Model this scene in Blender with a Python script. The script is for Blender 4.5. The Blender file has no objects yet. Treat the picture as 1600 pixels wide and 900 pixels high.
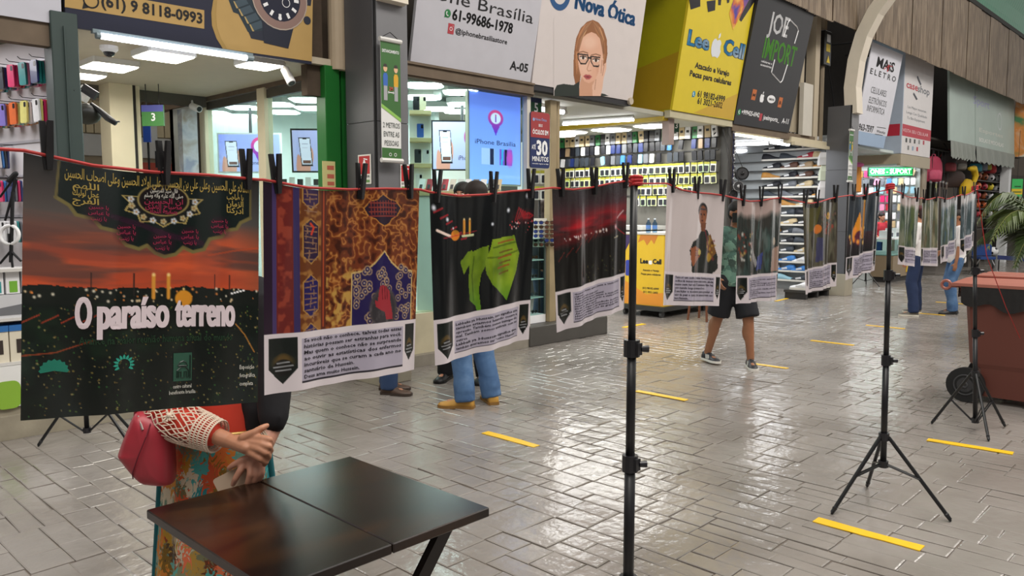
import bpy, math, random
import numpy as np
from mathutils import Vector, Matrix

# ------------------------------------------------------------------ camera, sky, exposure
SC = bpy.context.scene
COL = SC.collection
EYE = 1.61
FPX = 1230.0
PITCH = math.atan(117 / FPX)
HEAD = math.radians(43.9)
cam_d = bpy.data.cameras.new('camera')
cam_d.sensor_width = 36.0
cam_d.lens = 36.0 * FPX / 1600.0
cam_d.clip_start = 0.05
cam = bpy.data.objects.new('camera', cam_d)
cam.location = (0, 0, EYE)
cam.rotation_euler = (math.pi / 2 - PITCH, 0, HEAD - math.pi / 2)
COL.objects.link(cam)
SC.camera = cam

world = bpy.data.worlds.new('overcast_sky')
SC.world = world
world.use_nodes = True
bg = world.node_tree.nodes['Background']
bg.inputs['Color'].default_value = (1.0, 0.965, 0.92, 1)
bg.inputs['Strength'].default_value = 0.74

SC.view_settings.view_transform = 'Standard'
SC.view_settings.look = 'None'
SC.view_settings.exposure = 0.36
SC.view_settings.gamma = 1.0
SC.view_settings.use_curve_mapping = False
SC.cycles.use_denoising = True
SC.cycles.max_bounces = 8

def area_light(name, loc, rot, sx, sy, power, color=(1, 1, 1)):
    d = bpy.data.lights.new(name, 'AREA')
    d.shape = 'RECTANGLE'; d.size = sx; d.size_y = sy
    d.energy = power; d.color = color
    o = bpy.data.objects.new(name, d)
    o.location = loc; o.rotation_euler = rot
    COL.objects.link(o)
    return o

# daylight that falls in through the open crown of the vaulted roof
area_light('skylight', (9, -0.5, 9.4), (0, 0, 0), 26, 3.0, 1500, (1.0, 0.95, 0.88))
# extra area lights, added under the shop ceilings to lighten the rooms
area_light('shop_fill', (2.9, 7.6, 2.85), (0, 0, 0), 1.4, 1.6, 22, (1.0, 0.97, 0.9))
area_light('shop_fill', (5.7, 8.2, 2.9), (0, 0, 0), 2.2, 2.4, 60, (0.97, 1.0, 0.99))
area_light('shop_fill', (8.0, 7.6, 2.9), (0, 0, 0), 1.4, 1.6, 60, (1, 1, 1))
area_light('shop_fill', (10.9, 8.2, 2.9), (0, 0, 0), 1.4, 2.6, 50, (1, 1, 0.97))
area_light('shop_fill', (14.2, 7.4, 2.95), (0, 0, 0), 2.0, 1.4, 55, (0.95, 0.98, 1))
area_light('shop_fill', (20.6, 7.4, 2.85), (0, 0, 0), 1.6, 1.6, 55, (0.95, 0.98, 1))
area_light('shop_fill', (0.6, 7.4, 2.95), (0, 0, 0), 1.6, 1.6, 35, (1, 0.97, 0.98))

# ------------------------------------------------------------------ survey helpers (bearings taken from the eye point)
_R = (math.sin(HEAD), -math.cos(HEAD), 0.0)
_FW = (math.cos(HEAD) * math.cos(PITCH), math.sin(HEAD) * math.cos(PITCH), -math.sin(PITCH))
_UP = (math.cos(HEAD) * math.sin(PITCH), math.sin(HEAD) * math.sin(PITCH), math.cos(PITCH))
def ray(px, py):
    x = (px - 800) / FPX; y = (450 - py) / FPX
    return [_R[i] * x + _UP[i] * y + _FW[i] for i in range(3)]
def on_v(px, py, v):
    d = ray(px, py); t = v / d[1]; return (d[0] * t, v, EYE + d[2] * t)
def on_u(px, py, u):
    d = ray(px, py); t = u / d[0]; return (u, d[1] * t, EYE + d[2] * t)
def on_z(px, py, z=0.0):
    d = ray(px, py); t = (z - EYE) / d[2]; return (d[0] * t, d[1] * t, z)
def on_d(px, py, t):
    d = ray(px, py); return (d[0] * t, d[1] * t, EYE + d[2] * t)

# ------------------------------------------------------------------ colours and materials
def lin(h):
    if isinstance(h, str):
        h = h.lstrip('#'); h = h if len(h) == 6 else ''.join(q * 2 for q in h); c = [int(h[i:i + 2], 16) / 255 for i in (0, 2, 4)]
    else: c = list(h)
    return tuple(x / 12.92 if x <= 0.04045 else ((x + 0.055) / 1.055) ** 2.4 for x in c)
def srgb(h):
    h = h.lstrip('#'); return np.array([int(h[i:i + 2], 16) / 255 for i in (0, 2, 4)])
_MAT = {}
def _new(key):
    m = bpy.data.materials.new(key); m.use_nodes = True
    nt = m.node_tree; return m, nt, nt.nodes['Principled BSDF']
def M(hexc, rough=0.5, metal=0.0, var=0.06, scale=6.0, bump=0.0, coat=0.0, spec=0.5):
    key = ('m', hexc, rough, metal, var, scale, bump, coat, spec)
    if key in _MAT: return _MAT[key]
    m, nt, p = _new('paint_' + hexc.lstrip('#'))
    c = lin(hexc)
    tc = nt.nodes.new('ShaderNodeTexCoord'); nz = nt.nodes.new('ShaderNodeTexNoise')
    nz.inputs['Scale'].default_value = scale; nz.inputs['Detail'].default_value = 4
    nt.links.new(tc.outputs['Object'], nz.inputs['Vector'])
    mx = nt.nodes.new('ShaderNodeMix'); mx.data_type = 'RGBA'
    mx.inputs['A'].default_value = (*[x * (1 - var) for x in c], 1)
    mx.inputs['B'].default_value = (*[min(1, x * (1 + var)) for x in c], 1)
    nt.links.new(nz.outputs['Fac'], mx.inputs['Factor'])
    nt.links.new(mx.outputs['Result'], p.inputs['Base Color'])
    p.inputs['Roughness'].default_value = rough; p.inputs['Metallic'].default_value = metal
    p.inputs['Coat Weight'].default_value = coat; p.inputs['Coat Roughness'].default_value = 0.08
    p.inputs['Specular IOR Level'].default_value = spec
    if bump:
        b = nt.nodes.new('ShaderNodeBump'); b.inputs['Strength'].default_value = bump
        b.inputs['Distance'].default_value = 0.01
        nt.links.new(nz.outputs['Fac'], b.inputs['Height']); nt.links.new(b.outputs['Normal'], p.inputs['Normal'])
    _MAT[key] = m; return m
def emit(hexc, s):
    key = ('e', hexc, s)
    if key in _MAT: return _MAT[key]
    m, nt, p = _new('glow_' + hexc.lstrip('#'))
    p.inputs['Base Color'].default_value = (*lin(hexc), 1)
    p.inputs['Emission Color'].default_value = (*lin(hexc), 1); p.inputs['Emission Strength'].default_value = s
    _MAT[key] = m; return m
def glass(tint='#e8f4f2', refl=0.12):
    key = ('g', tint, refl)
    if key in _MAT: return _MAT[key]
    m, nt, p = _new('clear_glass'); nt.nodes.remove(p)
    t = nt.nodes.new('ShaderNodeBsdfTransparent'); g = nt.nodes.new('ShaderNodeBsdfGlossy')
    g.inputs['Roughness'].default_value = 0.02
    t.inputs['Color'].default_value = (*lin(tint), 1)
    fr = nt.nodes.new('ShaderNodeFresnel'); fr.inputs['IOR'].default_value = 1.10
    mx = nt.nodes.new('ShaderNodeMixShader')
    nt.links.new(fr.outputs['Fac'], mx.inputs['Fac'])
    nt.links.new(t.outputs[0], mx.inputs[1]); nt.links.new(g.outputs[0], mx.inputs[2])
    nt.links.new(mx.outputs[0], nt.nodes['Material Output'].inputs['Surface'])
    _MAT[key] = m; return m
def tinted(rough=0.35, coat=0.0, metal=0.0):
    """One material for a whole family of goods: colour comes from each object's own colour."""
    key = ('o', rough, coat, metal)
    if key in _MAT: return _MAT[key]
    m, nt, p = _new('dyed_goods')
    oi = nt.nodes.new('ShaderNodeObjectInfo'); nz = nt.nodes.new('ShaderNodeTexNoise')
    tc = nt.nodes.new('ShaderNodeTexCoord'); nz.inputs['Scale'].default_value = 14
    nt.links.new(tc.outputs['Object'], nz.inputs['Vector'])
    mr = nt.nodes.new('ShaderNodeMapRange'); mr.inputs['To Min'].default_value = 0.8; mr.inputs['To Max'].default_value = 1.2
    nt.links.new(nz.outputs['Fac'], mr.inputs['Value'])
    mx = nt.nodes.new('ShaderNodeVectorMath'); mx.operation = 'SCALE'
    nt.links.new(oi.outputs['Color'], mx.inputs[0]); nt.links.new(mr.outputs[0], mx.inputs['Scale'])
    nt.links.new(mx.outputs[0], p.inputs['Base Color'])
    p.inputs['Roughness'].default_value = rough; p.inputs['Coat Weight'].default_value = coat; p.inputs['Metallic'].default_value = metal
    _MAT[key] = m; return m
def printed(rough=0.3, glow=0.0, coat=0.0):
    key = ('v', rough, glow, coat)
    if key in _MAT: return _MAT[key]
    m, nt, p = _new('printed_ink')
    a = nt.nodes.new('ShaderNodeAttribute'); a.attribute_name = 'Col'
    nt.links.new(a.outputs['Color'], p.inputs['Base Color'])
    p.inputs['Roughness'].default_value = rough; p.inputs['Coat Weight'].default_value = coat; p.inputs['Coat Roughness'].default_value = 0.06
    if glow:
        nt.links.new(a.outputs['Color'], p.inputs['Emission Color']); p.inputs['Emission Strength'].default_value = glow
    _MAT[key] = m; return m
def pattern(key, stops, scale=8.0, rough=0.8, distort=1.5, kind='noise', stretch=(1, 1, 1)):
    if key in _MAT: return _MAT[key]
    m, nt, p = _new(key)
    tc = nt.nodes.new('ShaderNodeTexCoord'); mp = nt.nodes.new('ShaderNodeMapping')
    mp.inputs['Scale'].default_value = stretch
    nt.links.new(tc.outputs['Object'], mp.inputs['Vector'])
    r = nt.nodes.new('ShaderNodeValToRGB')
    nz = nt.nodes.new('ShaderNodeTexNoise'); nz.inputs['Scale'].default_value = scale
    nz.inputs['Detail'].default_value = 5; nz.inputs['Distortion'].default_value = distort
    nt.links.new(mp.outputs[0], nz.inputs['Vector'])
    if kind == 'cells':
        vo = nt.nodes.new('ShaderNodeTexVoronoi'); vo.inputs['Scale'].default_value = scale
        va = nt.nodes.new('ShaderNodeVectorMath'); va.operation = 'MULTIPLY_ADD'
        va.inputs[1].default_value = (0.14, 0.14, 0.14)
        nt.links.new(nz.outputs['Color'], va.inputs[0]); nt.links.new(mp.outputs[0], va.inputs[2])
        nt.links.new(va.outputs[0], vo.inputs['Vector'])
        sp = nt.nodes.new('ShaderNodeSeparateColor'); nt.links.new(vo.outputs['Color'], sp.inputs[0])
        nt.links.new(sp.outputs[0], r.inputs['Fac'])
    else: nt.links.new(nz.outputs['Fac'], r.inputs['Fac'])
    cr = r.color_ramp
    cr.elements[0].position = stops[0][0]; cr.elements[0].color = (*lin(stops[0][1]), 1)
    cr.elements[1].position = stops[-1][0]; cr.elements[1].color = (*lin(stops[-1][1]), 1)
    for pos, c in stops[1:-1]:
        e = cr.elements.new(pos); e.color = (*lin(c), 1)
    nt.links.new(r.outputs['Color'], p.inputs['Base Color']); p.inputs['Roughness'].default_value = rough
    _MAT[key] = m; return m

# ------------------------------------------------------------------ mesh building
def _basis(d):
    d = Vector(d).normalized()
    a = Vector((0, 0, 1)) if abs(d.z) < 0.9 else Vector((1, 0, 0))
    x = d.cross(a).normalized(); return x, d.cross(x).normalized(), d
class MB:
    def __init__(s): s.v = []; s.f = []; s.m = []
    def mark(s): s.m.append(len(s.f)); return s
    def add(s, vs, fs):
        n = len(s.v); s.v += [tuple(x) for x in vs]; s.f += [tuple(i + n for i in f) for f in fs]; return s
    def box(s, a, b, bev=0.0):
        (x0, y0, z0), (x1, y1, z1) = a, b
        if x0 > x1: x0, x1 = x1, x0
        if y0 > y1: y0, y1 = y1, y0
        if z0 > z1: z0, z1 = z1, z0
        if not bev:
            return s.add([(x0, y0, z0), (x1, y0, z0), (x1, y1, z0), (x0, y1, z0), (x0, y0, z1), (x1, y0, z1), (x1, y1, z1), (x0, y1, z1)],
                         [(3, 2, 1, 0), (4, 5, 6, 7), (0, 1, 5, 4), (1, 2, 6, 5), (2, 3, 7, 6), (3, 0, 4, 7)])
        c = bev; rings = []
        for z, k in ((z0, c), (z0 + c, 0), (z1 - c, 0), (z1, c)):
            rings.append([(x0 + k, y0 + c, z), (x0 + c, y0 + k, z), (x1 - c, y0 + k, z), (x1 - k, y0 + c, z), (x1 - k, y1 - c, z), (x1 - c, y1 - k, z), (x0 + c, y1 - k, z), (x0 + k, y1 - c, z)])
        return s.loft(rings)
    def obox(s, o, ex, ey, ez, lx, ly, lz):
        """box with its corner at o, edges along three unit vectors"""
        o = Vector(o); ex = Vector(ex) * lx; ey = Vector(ey) * ly; ez = Vector(ez) * lz
        vs = [o, o + ex, o + ex + ey, o + ey]; vs += [q + ez for q in vs]
        return s.add(vs, [(3, 2, 1, 0), (4, 5, 6, 7), (0, 1, 5, 4), (1, 2, 6, 5), (2, 3, 7, 6), (3, 0, 4, 7)])
    def loft(s, rings, caps=True, close=True):
        n = len(rings[0]); b = len(s.v)
        for r in rings: s.v += [tuple(q) for q in r]
        for i in range(len(rings) - 1):
            for j in range(n if close else n - 1):
                k = (j + 1) % n
                s.f.append((b + i * n + j, b + i * n + k, b + (i + 1) * n + k, b + (i + 1) * n + j))
        if caps:
            s.f.append(tuple(b + j for j in reversed(range(n)))); e = b + (len(rings) - 1) * n
            s.f.append(tuple(e + j for j in range(n)))
        return s
    def tube(s, p0, p1, r0, r1=None, n=8):
        r1 = r0 if r1 is None else r1
        p0, p1 = Vector(p0), Vector(p1); x, y, d = _basis(p1 - p0)
        cs = [(math.cos(2 * math.pi * i / n), math.sin(2 * math.pi * i / n)) for i in range(n)]
        return s.loft([[p0 + (x * a + y * b) * r0 for a, b in cs], [p1 + (x * a + y * b) * r1 for a, b in cs]])
    def path(s, pts, r, n=6):
        pts = [Vector(q) for q in pts]; rings = []
        rr = r if isinstance(r, (list, tuple)) else [r] * len(pts)
        px = None
        for i, q in enumerate(pts):
            d = (pts[min(i + 1, len(pts) - 1)] - pts[max(i - 1, 0)])
            x, y, d = _basis(d)
            if px is not None:
                x = (px - d * px.dot(d))
                x = x.normalized() if x.length > 1e-6 else _basis(d)[0]
                y = d.cross(x)
            px = x
            rings.append([q + (x * math.cos(2 * math.pi * k / n) + y * math.sin(2 * math.pi * k / n)) * rr[i] for k in range(n)])
        return s.loft(rings)
    def cap(s, a, b, ra, rb, n=12):
        """capsule with two radii"""
        a, b = Vector(a), Vector(b); x, y, d = _basis(b - a); rings = []
        for t in (-80, -45, 0): rings.append((a + d * ra * math.sin(math.radians(t)), ra * math.cos(math.radians(t))))
        for t in (0, 45, 80): rings.append((b + d * rb * math.sin(math.radians(t)), rb * math.cos(math.radians(t))))
        return s.loft([[c + (x * math.cos(2 * math.pi * k / n) + y * math.sin(2 * math.pi * k / n)) * r for k in range(n)] for c, r in rings])
    def ell(s, c, rx, ry, rz, n=14, m=9, rot=None):
        c = Vector(c); rings = []
        for i in range(m):
            t = math.pi * (i + 0.25) / (m - 0.5) - math.pi / 2
            rr = []
            for k in range(n):
                q = Vector((rx * math.cos(t) * math.cos(2 * math.pi * k / n), ry * math.cos(t) * math.sin(2 * math.pi * k / n), rz * math.sin(t)))
                rr.append(c + (rot @ q if rot else q))
            rings.append(rr)
        return s.loft(rings)
    def lathe(s, c, prof, n=16):
        c = Vector(c)
        return s.loft([[c + Vector((r * math.cos(2 * math.pi * k / n), r * math.sin(2 * math.pi * k / n), z)) for k in range(n)] for r, z in prof])
    def disc(s, c, nrm, r, th, n=20, hole=0.0):
        c = Vector(c); x, y, d = _basis(nrm)
        cs = [(math.cos(2 * math.pi * k / n), math.sin(2 * math.pi * k / n)) for k in range(n)]
        if not hole: return s.tube(c, c + d * th, r, r, n)
        R = []
        for rad, h in ((hole, 0), (r, 0), (r, th), (hole, th), (hole, 0)): R.append([c + (x * a + y * b) * rad + d * h for a, b in cs])
        return s.loft(R, caps=False)
    def ring(s, c, nrm, r, tr, n=20, m=6):
        c = Vector(c); x, y, d = _basis(nrm); R = []
        for k in range(n + 1):
            a = 2 * math.pi * k / n; e = x * math.cos(a) + y * math.sin(a)
            R.append([c + e * (r + tr * math.cos(2 * math.pi * j / m)) + d * tr * math.sin(2 * math.pi * j / m) for j in range(m)])
        return s.loft(R, caps=False)
    def prism(s, fr, poly, z0, z1):
        """flat outline (x, y) in a frame, with thickness from z0 to z1 along the frame's normal"""
        n = len(poly); A = [fr.p(x, y, z0) for x, y in poly]; B = [fr.p(x, y, z1) for x, y in poly]
        return s.loft([A, B])
    def sheet(s, fr, poly, off):
        return s.add([fr.p(x, y, off) for x, y in poly], [tuple(range(len(poly)))])
class Frame:
    def __init__(s, o, ex=(1, 0, 0), ey=(0, 0, 1)):
        s.o = Vector(o); s.ex = Vector(ex).normalized(); s.ey = Vector(ey).normalized(); s.n = s.ex.cross(s.ey)
    def p(s, x, y, off=0.0): return s.o + s.ex * x + s.ey * y + s.n * off
def lean_frame(u, v, z, deg): return Frame((u, v, z), (1, 0, 0), (0, -math.sin(math.radians(deg)), math.cos(math.radians(deg))))
def side_frame(u, v, z): return Frame((u, v, z), (0, -1, 0), (0, 0, 1))
def face_frame(c, yaw=0.0, tilt=0.0):
    """frame whose normal looks back along the camera's bearing, turned by yaw degrees"""
    a = HEAD - math.pi / 2 + math.radians(yaw)
    ex = Vector((math.cos(a), math.sin(a), 0)); f = Vector((-math.sin(a), math.cos(a), 0))
    t = math.radians(tilt)
    return Frame(c, ex, Vector((0, 0, 1)) * math.cos(t) - f * math.sin(t))

ORI = {}
def _link(o): COL.objects.link(o); return o
def props(o, label=None, cat=None, group=None, kind=None):
    if label: o['label'] = label
    if cat: o['category'] = cat
    if group: o['group'] = group
    if kind: o['kind'] = kind
    return o
def thing(name, label, cat, loc, group=None):
    o = _link(bpy.data.objects.new(name, None)); o.location = loc; o.empty_display_size = 0.1
    ORI[o] = Vector(loc); return props(o, label, cat, group)
def put(name, mb, mat, parent=None, smooth=False, loc=None, label=None, cat=None, group=None, kind=None, bev=0.0):
    if isinstance(mb, MB) and len(set(mb.m) - {0}) and len(mb.m) > 1:      # separate prints become separate parts
        cuts = sorted(set(mb.m) | {0}) + [len(mb.f)]; first = None
        for a, b in zip(cuts[:-1], cuts[1:]):
            if b > a:
                ids = sorted({i for q in mb.f[a:b] for i in q}); re_ = {i: k for k, i in enumerate(ids)}
                o = put(name, ([mb.v[i] for i in ids], [tuple(re_[i] for i in q) for q in mb.f[a:b]]), mat, parent, smooth, loc, label, cat, group, kind, bev)
                first = first or o
        return first
    v, f = (mb.v, mb.f) if isinstance(mb, MB) else mb
    if parent is not None: org = ORI[parent]
    elif loc is not None: org = Vector(loc)
    else:
        a = np.array(v); lo, hi = a.min(0), a.max(0); org = Vector(((lo[0] + hi[0]) / 2, (lo[1] + hi[1]) / 2, lo[2]))
    me = bpy.data.meshes.new(name)
    me.from_pydata([(q[0] - org.x, q[1] - org.y, q[2] - org.z) for q in v], [], f)
    if smooth: me.polygons.foreach_set('use_smooth', [True] * len(me.polygons))
    me.materials.append(mat)
    o = _link(bpy.data.objects.new(name, me)); ORI[o] = org
    if parent is not None: o.parent = parent
    else: o.location = org
    if bev:
        b = o.modifiers.new('bevel', 'BEVEL'); b.width = bev; b.segments = 2; b.limit_method = 'ANGLE'
    return props(o, label, cat, group, kind)
def structure(name, mb, mat, smooth=False, label=None):
    return put(name, mb, mat, smooth=smooth, kind='structure', label=label, loc=(0, 0, 0))
def blob(name, mb, mat, parent, voxel=0.014, smooth=6):
    """closed overlapping volumes fused into one continuous surface"""
    o = put(name, mb, mat, parent, smooth=True)
    r = o.modifiers.new('fuse', 'REMESH'); r.mode = 'VOXEL'; r.voxel_size = voxel; r.use_smooth_shade = True
    s = o.modifiers.new('soften', 'SMOOTH'); s.factor = 0.5; s.iterations = smooth
    return o
def clone(o, parent=None, loc=None, rotz=None, label=None, color=None, group=None):
    """a copy of a thing with copies of its parts and their sub-parts, sharing mesh data"""
    cc = (*lin(color), 1) if color is not None else None
    c = _link(o.copy())
    if parent is not None: c.parent = parent
    if loc is not None: c.location = loc
    if rotz is not None: c.rotation_euler = (0, 0, rotz)
    if label: c['label'] = label
    if group: c['group'] = group
    if cc: c.color = cc
    for ch in list(o.children):
        d = _link(ch.copy()); d.parent = c
        if cc: d.color = cc
        for g in list(ch.children):
            e = _link(g.copy()); e.parent = d
            if cc: e.color = cc
    return c
class Kind:
    """the first call places the thing itself, later calls place copies of it"""
    def __init__(s, root): s.root = root; s.used = False
    def __call__(s, loc, label, color=None, rot=(0, 0, 0), group=None, scale=None):
        if not s.used:
            s.used = True; o = s.root; o['label'] = label
            if group: o['group'] = group
            if color is not None:
                cc = (*lin(color), 1); o.color = cc
                for ch in o.children:
                    ch.color = cc
                    for g in ch.children: g.color = cc
        else: o = clone(s.root, label=label, color=color, group=group)
        o.location = loc; o.rotation_euler = rot
        if scale: o.scale = (scale,) * 3
        return o

# lettering --------------------------------------------------------
_TX = {}
def glyphs(body, bold=0.0, res=2):
    k = (body, bold, res)
    if k not in _TX:
        c = bpy.data.curves.new('t', 'FONT'); c.body = body; c.size = 1; c.offset = bold; c.resolution_u = res
        c.fill_mode = 'FRONT'
        o = bpy.data.objects.new('t', c); m = bpy.data.meshes.new_from_object(o)
        a = np.zeros(len(m.vertices) * 3); m.vertices.foreach_get('co', a)
        _TX[k] = (a.reshape(-1, 3)[:, :2].copy(), [tuple(p.vertices) for p in m.polygons])
        bpy.data.objects.remove(o); bpy.data.curves.remove(c); bpy.data.meshes.remove(m)
    return _TX[k]
_CAP = {}
def text(mb, where, body, x, y, cap, width=None, align='L', bold=0.0, off=0.0015, skew=0.0, res=2, heavy=0.0):
    """lettering laid on a surface: where(x, y, off) gives the point; y is the baseline, cap the height of a capital"""
    a, f = glyphs(body, bold, res)
    if len(a) == 0: return mb
    if 'H' not in _CAP: _CAP['H'] = glyphs('H')[0][:, 1].max()
    sy = cap / _CAP['H']; x0, x1 = a[:, 0].min(), a[:, 0].max()
    sx = sy if width is None else width / max(1e-6, x1 - x0)
    w = (x1 - x0) * sx; mb.mark()
    dx = {'L': 0, 'C': -w / 2, 'R': -w}[align]
    for d in ((0,) if heavy == 0 else (-heavy, -heavy / 2, 0, heavy / 2, heavy)):       # heavy faces: overprinted with a small shift
        mb.add([where(x + dx + (q[0] - x0) * sx + skew * q[1] * sy + d * cap, y + q[1] * sy, off) for q in a], f)
    return mb

# printed pictures ---------------------------------------------------
def vnoise(w, h, sx, sy, seed, octv=3):
    rg = np.random.RandomState(seed); out = np.zeros((h, w)); amp = 1.0; tot = 0
    for o in range(octv):
        nx, ny = max(2, int(sx * 2 ** o) + 2), max(2, int(sy * 2 ** o) + 2)
        g = rg.rand(ny, nx)
        X = np.linspace(0, nx - 1.001, w); Y = np.linspace(0, ny - 1.001, h)
        xi, yi = X.astype(int), Y.astype(int); fx, fy = (X - xi)[None, :], (Y - yi)[:, None]
        fx = fx * fx * (3 - 2 * fx); fy = fy * fy * (3 - 2 * fy)
        n = (g[np.ix_(yi, xi)] * (1 - fx) + g[np.ix_(yi, xi + 1)] * fx) * (1 - fy) + (g[np.ix_(yi + 1, xi)] * (1 - fx) + g[np.ix_(yi + 1, xi + 1)] * fx) * fy
        out += n * amp; tot += amp; amp *= 0.5
    return out / tot
class Canvas:
    def __init__(s, w, h, c='#ffffff'):
        s.w, s.h = w, h; s.a = np.ones((h, w, 3)) * srgb(c)
        s.X, s.Y = np.meshgrid(np.linspace(0, 1, w), np.linspace(0, 1, h)); s.Yraw = s.Y
    def mix(s, mask, c):
        c = srgb(c) if isinstance(c, str) else c
        s.a = s.a * (1 - mask[..., None]) + c * mask[..., None]; return s
    def grad(s, y0, y1, c0, c1):
        t = np.clip((s.Y - y0) / (y1 - y0), 0, 1); m = ((s.Y >= y0) & (s.Y <= y1)).astype(float)
        return s.mix(m, srgb(c0) * (1 - t[..., None]) + srgb(c1) * t[..., None])
    def poly(s, pts, c, al=1.0):
        x, y = s.X, s.Y; ins = np.zeros(x.shape, bool); n = len(pts)
        for i in range(n):
            (x0, y0), (x1, y1) = pts[i], pts[(i + 1) % n]
            if y0 == y1: continue
            cr = ((y0 > y) != (y1 > y)) & (x < (x1 - x0) * (y - y0) / (y1 - y0) + x0)
            ins ^= cr
        return s.mix(ins * al, c)
    def ell(s, cx, cy, rx, ry, c, al=1.0, soft=0.15):
        d = np.sqrt(((s.X - cx) / rx) ** 2 + ((s.Y - cy) / ry) ** 2)
        return s.mix(np.clip((1 - d) / soft + 0.5, 0, 1) * al if soft else (d < 1) * al, c)
    def rect(s, x0, y0, x1, y1, c, al=1.0): return s.mix(((s.X >= x0) & (s.X <= x1) & (s.Y >= y0) & (s.Y <= y1)) * al, c)
    def line(s, pts, wd, c, al=1.0, asp=1.0):
        D = np.full(s.X.shape, 9.0)
        for (x0, y0), (x1, y1) in zip(pts[:-1], pts[1:]):
            dx, dy = x1 - x0, (y1 - y0) * asp; L = dx * dx + dy * dy + 1e-12
            t = np.clip(((s.X - x0) * dx + (s.Y - y0) * asp * dy) / L, 0, 1)
            D = np.minimum(D, np.hypot(s.X - x0 - t * dx, (s.Y - y0) * asp - t * dy))
        return s.mix(np.clip((wd - D) / (wd * 0.5) + 0.5, 0, 1) * al, c)
    def specks(s, n, x0, y0, x1, y1, r, cols, seed=1, al=0.9):
        rg = random.Random(seed)
        for i in range(n):
            cx, cy, q = rg.uniform(x0, x1), rg.uniform(y0, y1), r * rg.uniform(0.5, 1.3)
            s.patch(cx, cy, q, rg.choice(cols), al)
        return s
    def patch(s, cx, cy, r, c, al=1.0):
        i0, i1 = max(0, int((cy - 2 * r) * s.h)), min(s.h, int((cy + 2 * r) * s.h) + 2)
        j0, j1 = max(0, int((cx - 2 * r) * s.w)), min(s.w, int((cx + 2 * r) * s.w) + 2)
        if i1 <= i0 or j1 <= j0: return
        d = np.hypot(s.X[i0:i1, j0:j1] - cx, s.Yraw[i0:i1, j0:j1] - cy) / r
        m = (np.clip(1.4 - d, 0, 1) * al)[..., None]
        s.a[i0:i1, j0:j1] = s.a[i0:i1, j0:j1] * (1 - m) + srgb(c) * m
def picture(name, cv, where, mat, parent, off=0.0, keep=None):
    """a printed picture: one vertex per dot of the print, laid on the surface where(x, y, off), x right and y down from 0 to 1"""
    h, w = cv.h, cv.w
    vs = [where(j / (w - 1), i / (h - 1), off) for i in range(h) for j in range(w)]
    fs = [(i * w + j, (i + 1) * w + j, (i + 1) * w + j + 1, i * w + j + 1) for i in range(h - 1) for j in range(w - 1)]
    org = ORI[parent]
    me = bpy.data.meshes.new(name)
    me.from_pydata([(q[0] - org.x, q[1] - org.y, q[2] - org.z) for q in vs], [], fs)
    me.polygons.foreach_set('use_smooth', [True] * len(me.polygons))
    at = me.color_attributes.new('Col', 'FLOAT_COLOR', 'POINT')
    a = np.clip(cv.a, 0, 1).reshape(-1, 3)
    a = np.where(a <= 0.04045, a / 12.92, ((a + 0.055) / 1.055) ** 2.4)
    at.data.foreach_set('color', np.concatenate([a, np.ones((len(a), 1))], 1).ravel())
    me.materials.append(mat)
    o = _link(bpy.data.objects.new(name, me)); ORI[o] = org; o.parent = parent
    return o
ORD = 'first second third fourth fifth sixth seventh eighth ninth tenth eleventh twelfth thirteenth fourteenth fifteenth sixteenth seventeenth eighteenth nineteenth twentieth'.split()
ORD += ['twenty-' + x for x in ORD[:9]] + ['thirtieth'] + ['thirty-' + x for x in ORD[:9]]

# ================================================================== THE SETTING
rnd = random.Random(7)
FLOOR = '#8d867f'
def floor_paint():
    m, nt, p = _new('glossy_grey_floor_paint')
    tc = nt.nodes.new('ShaderNodeTexCoord')
    n1 = nt.nodes.new('ShaderNodeTexNoise'); n1.inputs['Scale'].default_value = 1.3; n1.inputs['Detail'].default_value = 5
    n2 = nt.nodes.new('ShaderNodeTexNoise'); n2.inputs['Scale'].default_value = 11; n2.inputs['Detail'].default_value = 3
    n3 = nt.nodes.new('ShaderNodeTexNoise'); n3.inputs['Scale'].default_value = 60; n3.inputs['Detail'].default_value = 2
    for n in (n1, n2, n3): nt.links.new(tc.outputs['Object'], n.inputs['Vector'])
    r = nt.nodes.new('ShaderNodeValToRGB')
    r.color_ramp.elements[0].position = 0.3; r.color_ramp.elements[0].color = (*lin('#7f7872'), 1)
    r.color_ramp.elements[1].position = 0.72; r.color_ramp.elements[1].color = (*lin('#9b9590'), 1)
    nt.links.new(n1.outputs['Fac'], r.inputs['Fac']); nt.links.new(r.outputs['Color'], p.inputs['Base Color'])
    mr = nt.nodes.new('ShaderNodeMapRange'); mr.inputs['To Min'].default_value = 0.08; mr.inputs['To Max'].default_value = 0.26
    nt.links.new(n2.outputs['Fac'], mr.inputs['Value']); nt.links.new(mr.outputs[0], p.inputs['Roughness'])
    b = nt.nodes.new('ShaderNodeBump'); b.inputs['Strength'].default_value = 0.42; b.inputs['Distance'].default_value = 0.014
    b2 = nt.nodes.new('ShaderNodeBump'); b2.inputs['Strength'].default_value = 0.12; b2.inputs['Distance'].default_value = 0.003
    nt.links.new(n2.outputs['Fac'], b.inputs['Height']); nt.links.new(n3.outputs['Fac'], b2.inputs['Height'])
    nt.links.new(b.outputs['Normal'], b2.inputs['Normal']); nt.links.new(b2.outputs['Normal'], p.inputs['Normal'])
    p.inputs['Specular IOR Level'].default_value = 0.6
    return m
FP = floor_paint()
U0, U1, V0, V1 = -0.6, 30.0, -1.2, 6.36
mb = MB()
mb.box((U0, V0, -0.03), (U1, V1, -0.007))
floor = structure('floor', mb, M('#655a50', 0.7))
for a, b in (((U0, V1, -0.03), (U1, 16, -0.001)), ((-8, V0, -0.03), (U0, 16, -0.001)), ((-8, -9, -0.03), (60, V0, -0.001)), ((U1, V0, -0.03), (60, 16, -0.001))):
    put('paved_area', MB().box(a, b), FP, floor)
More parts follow.
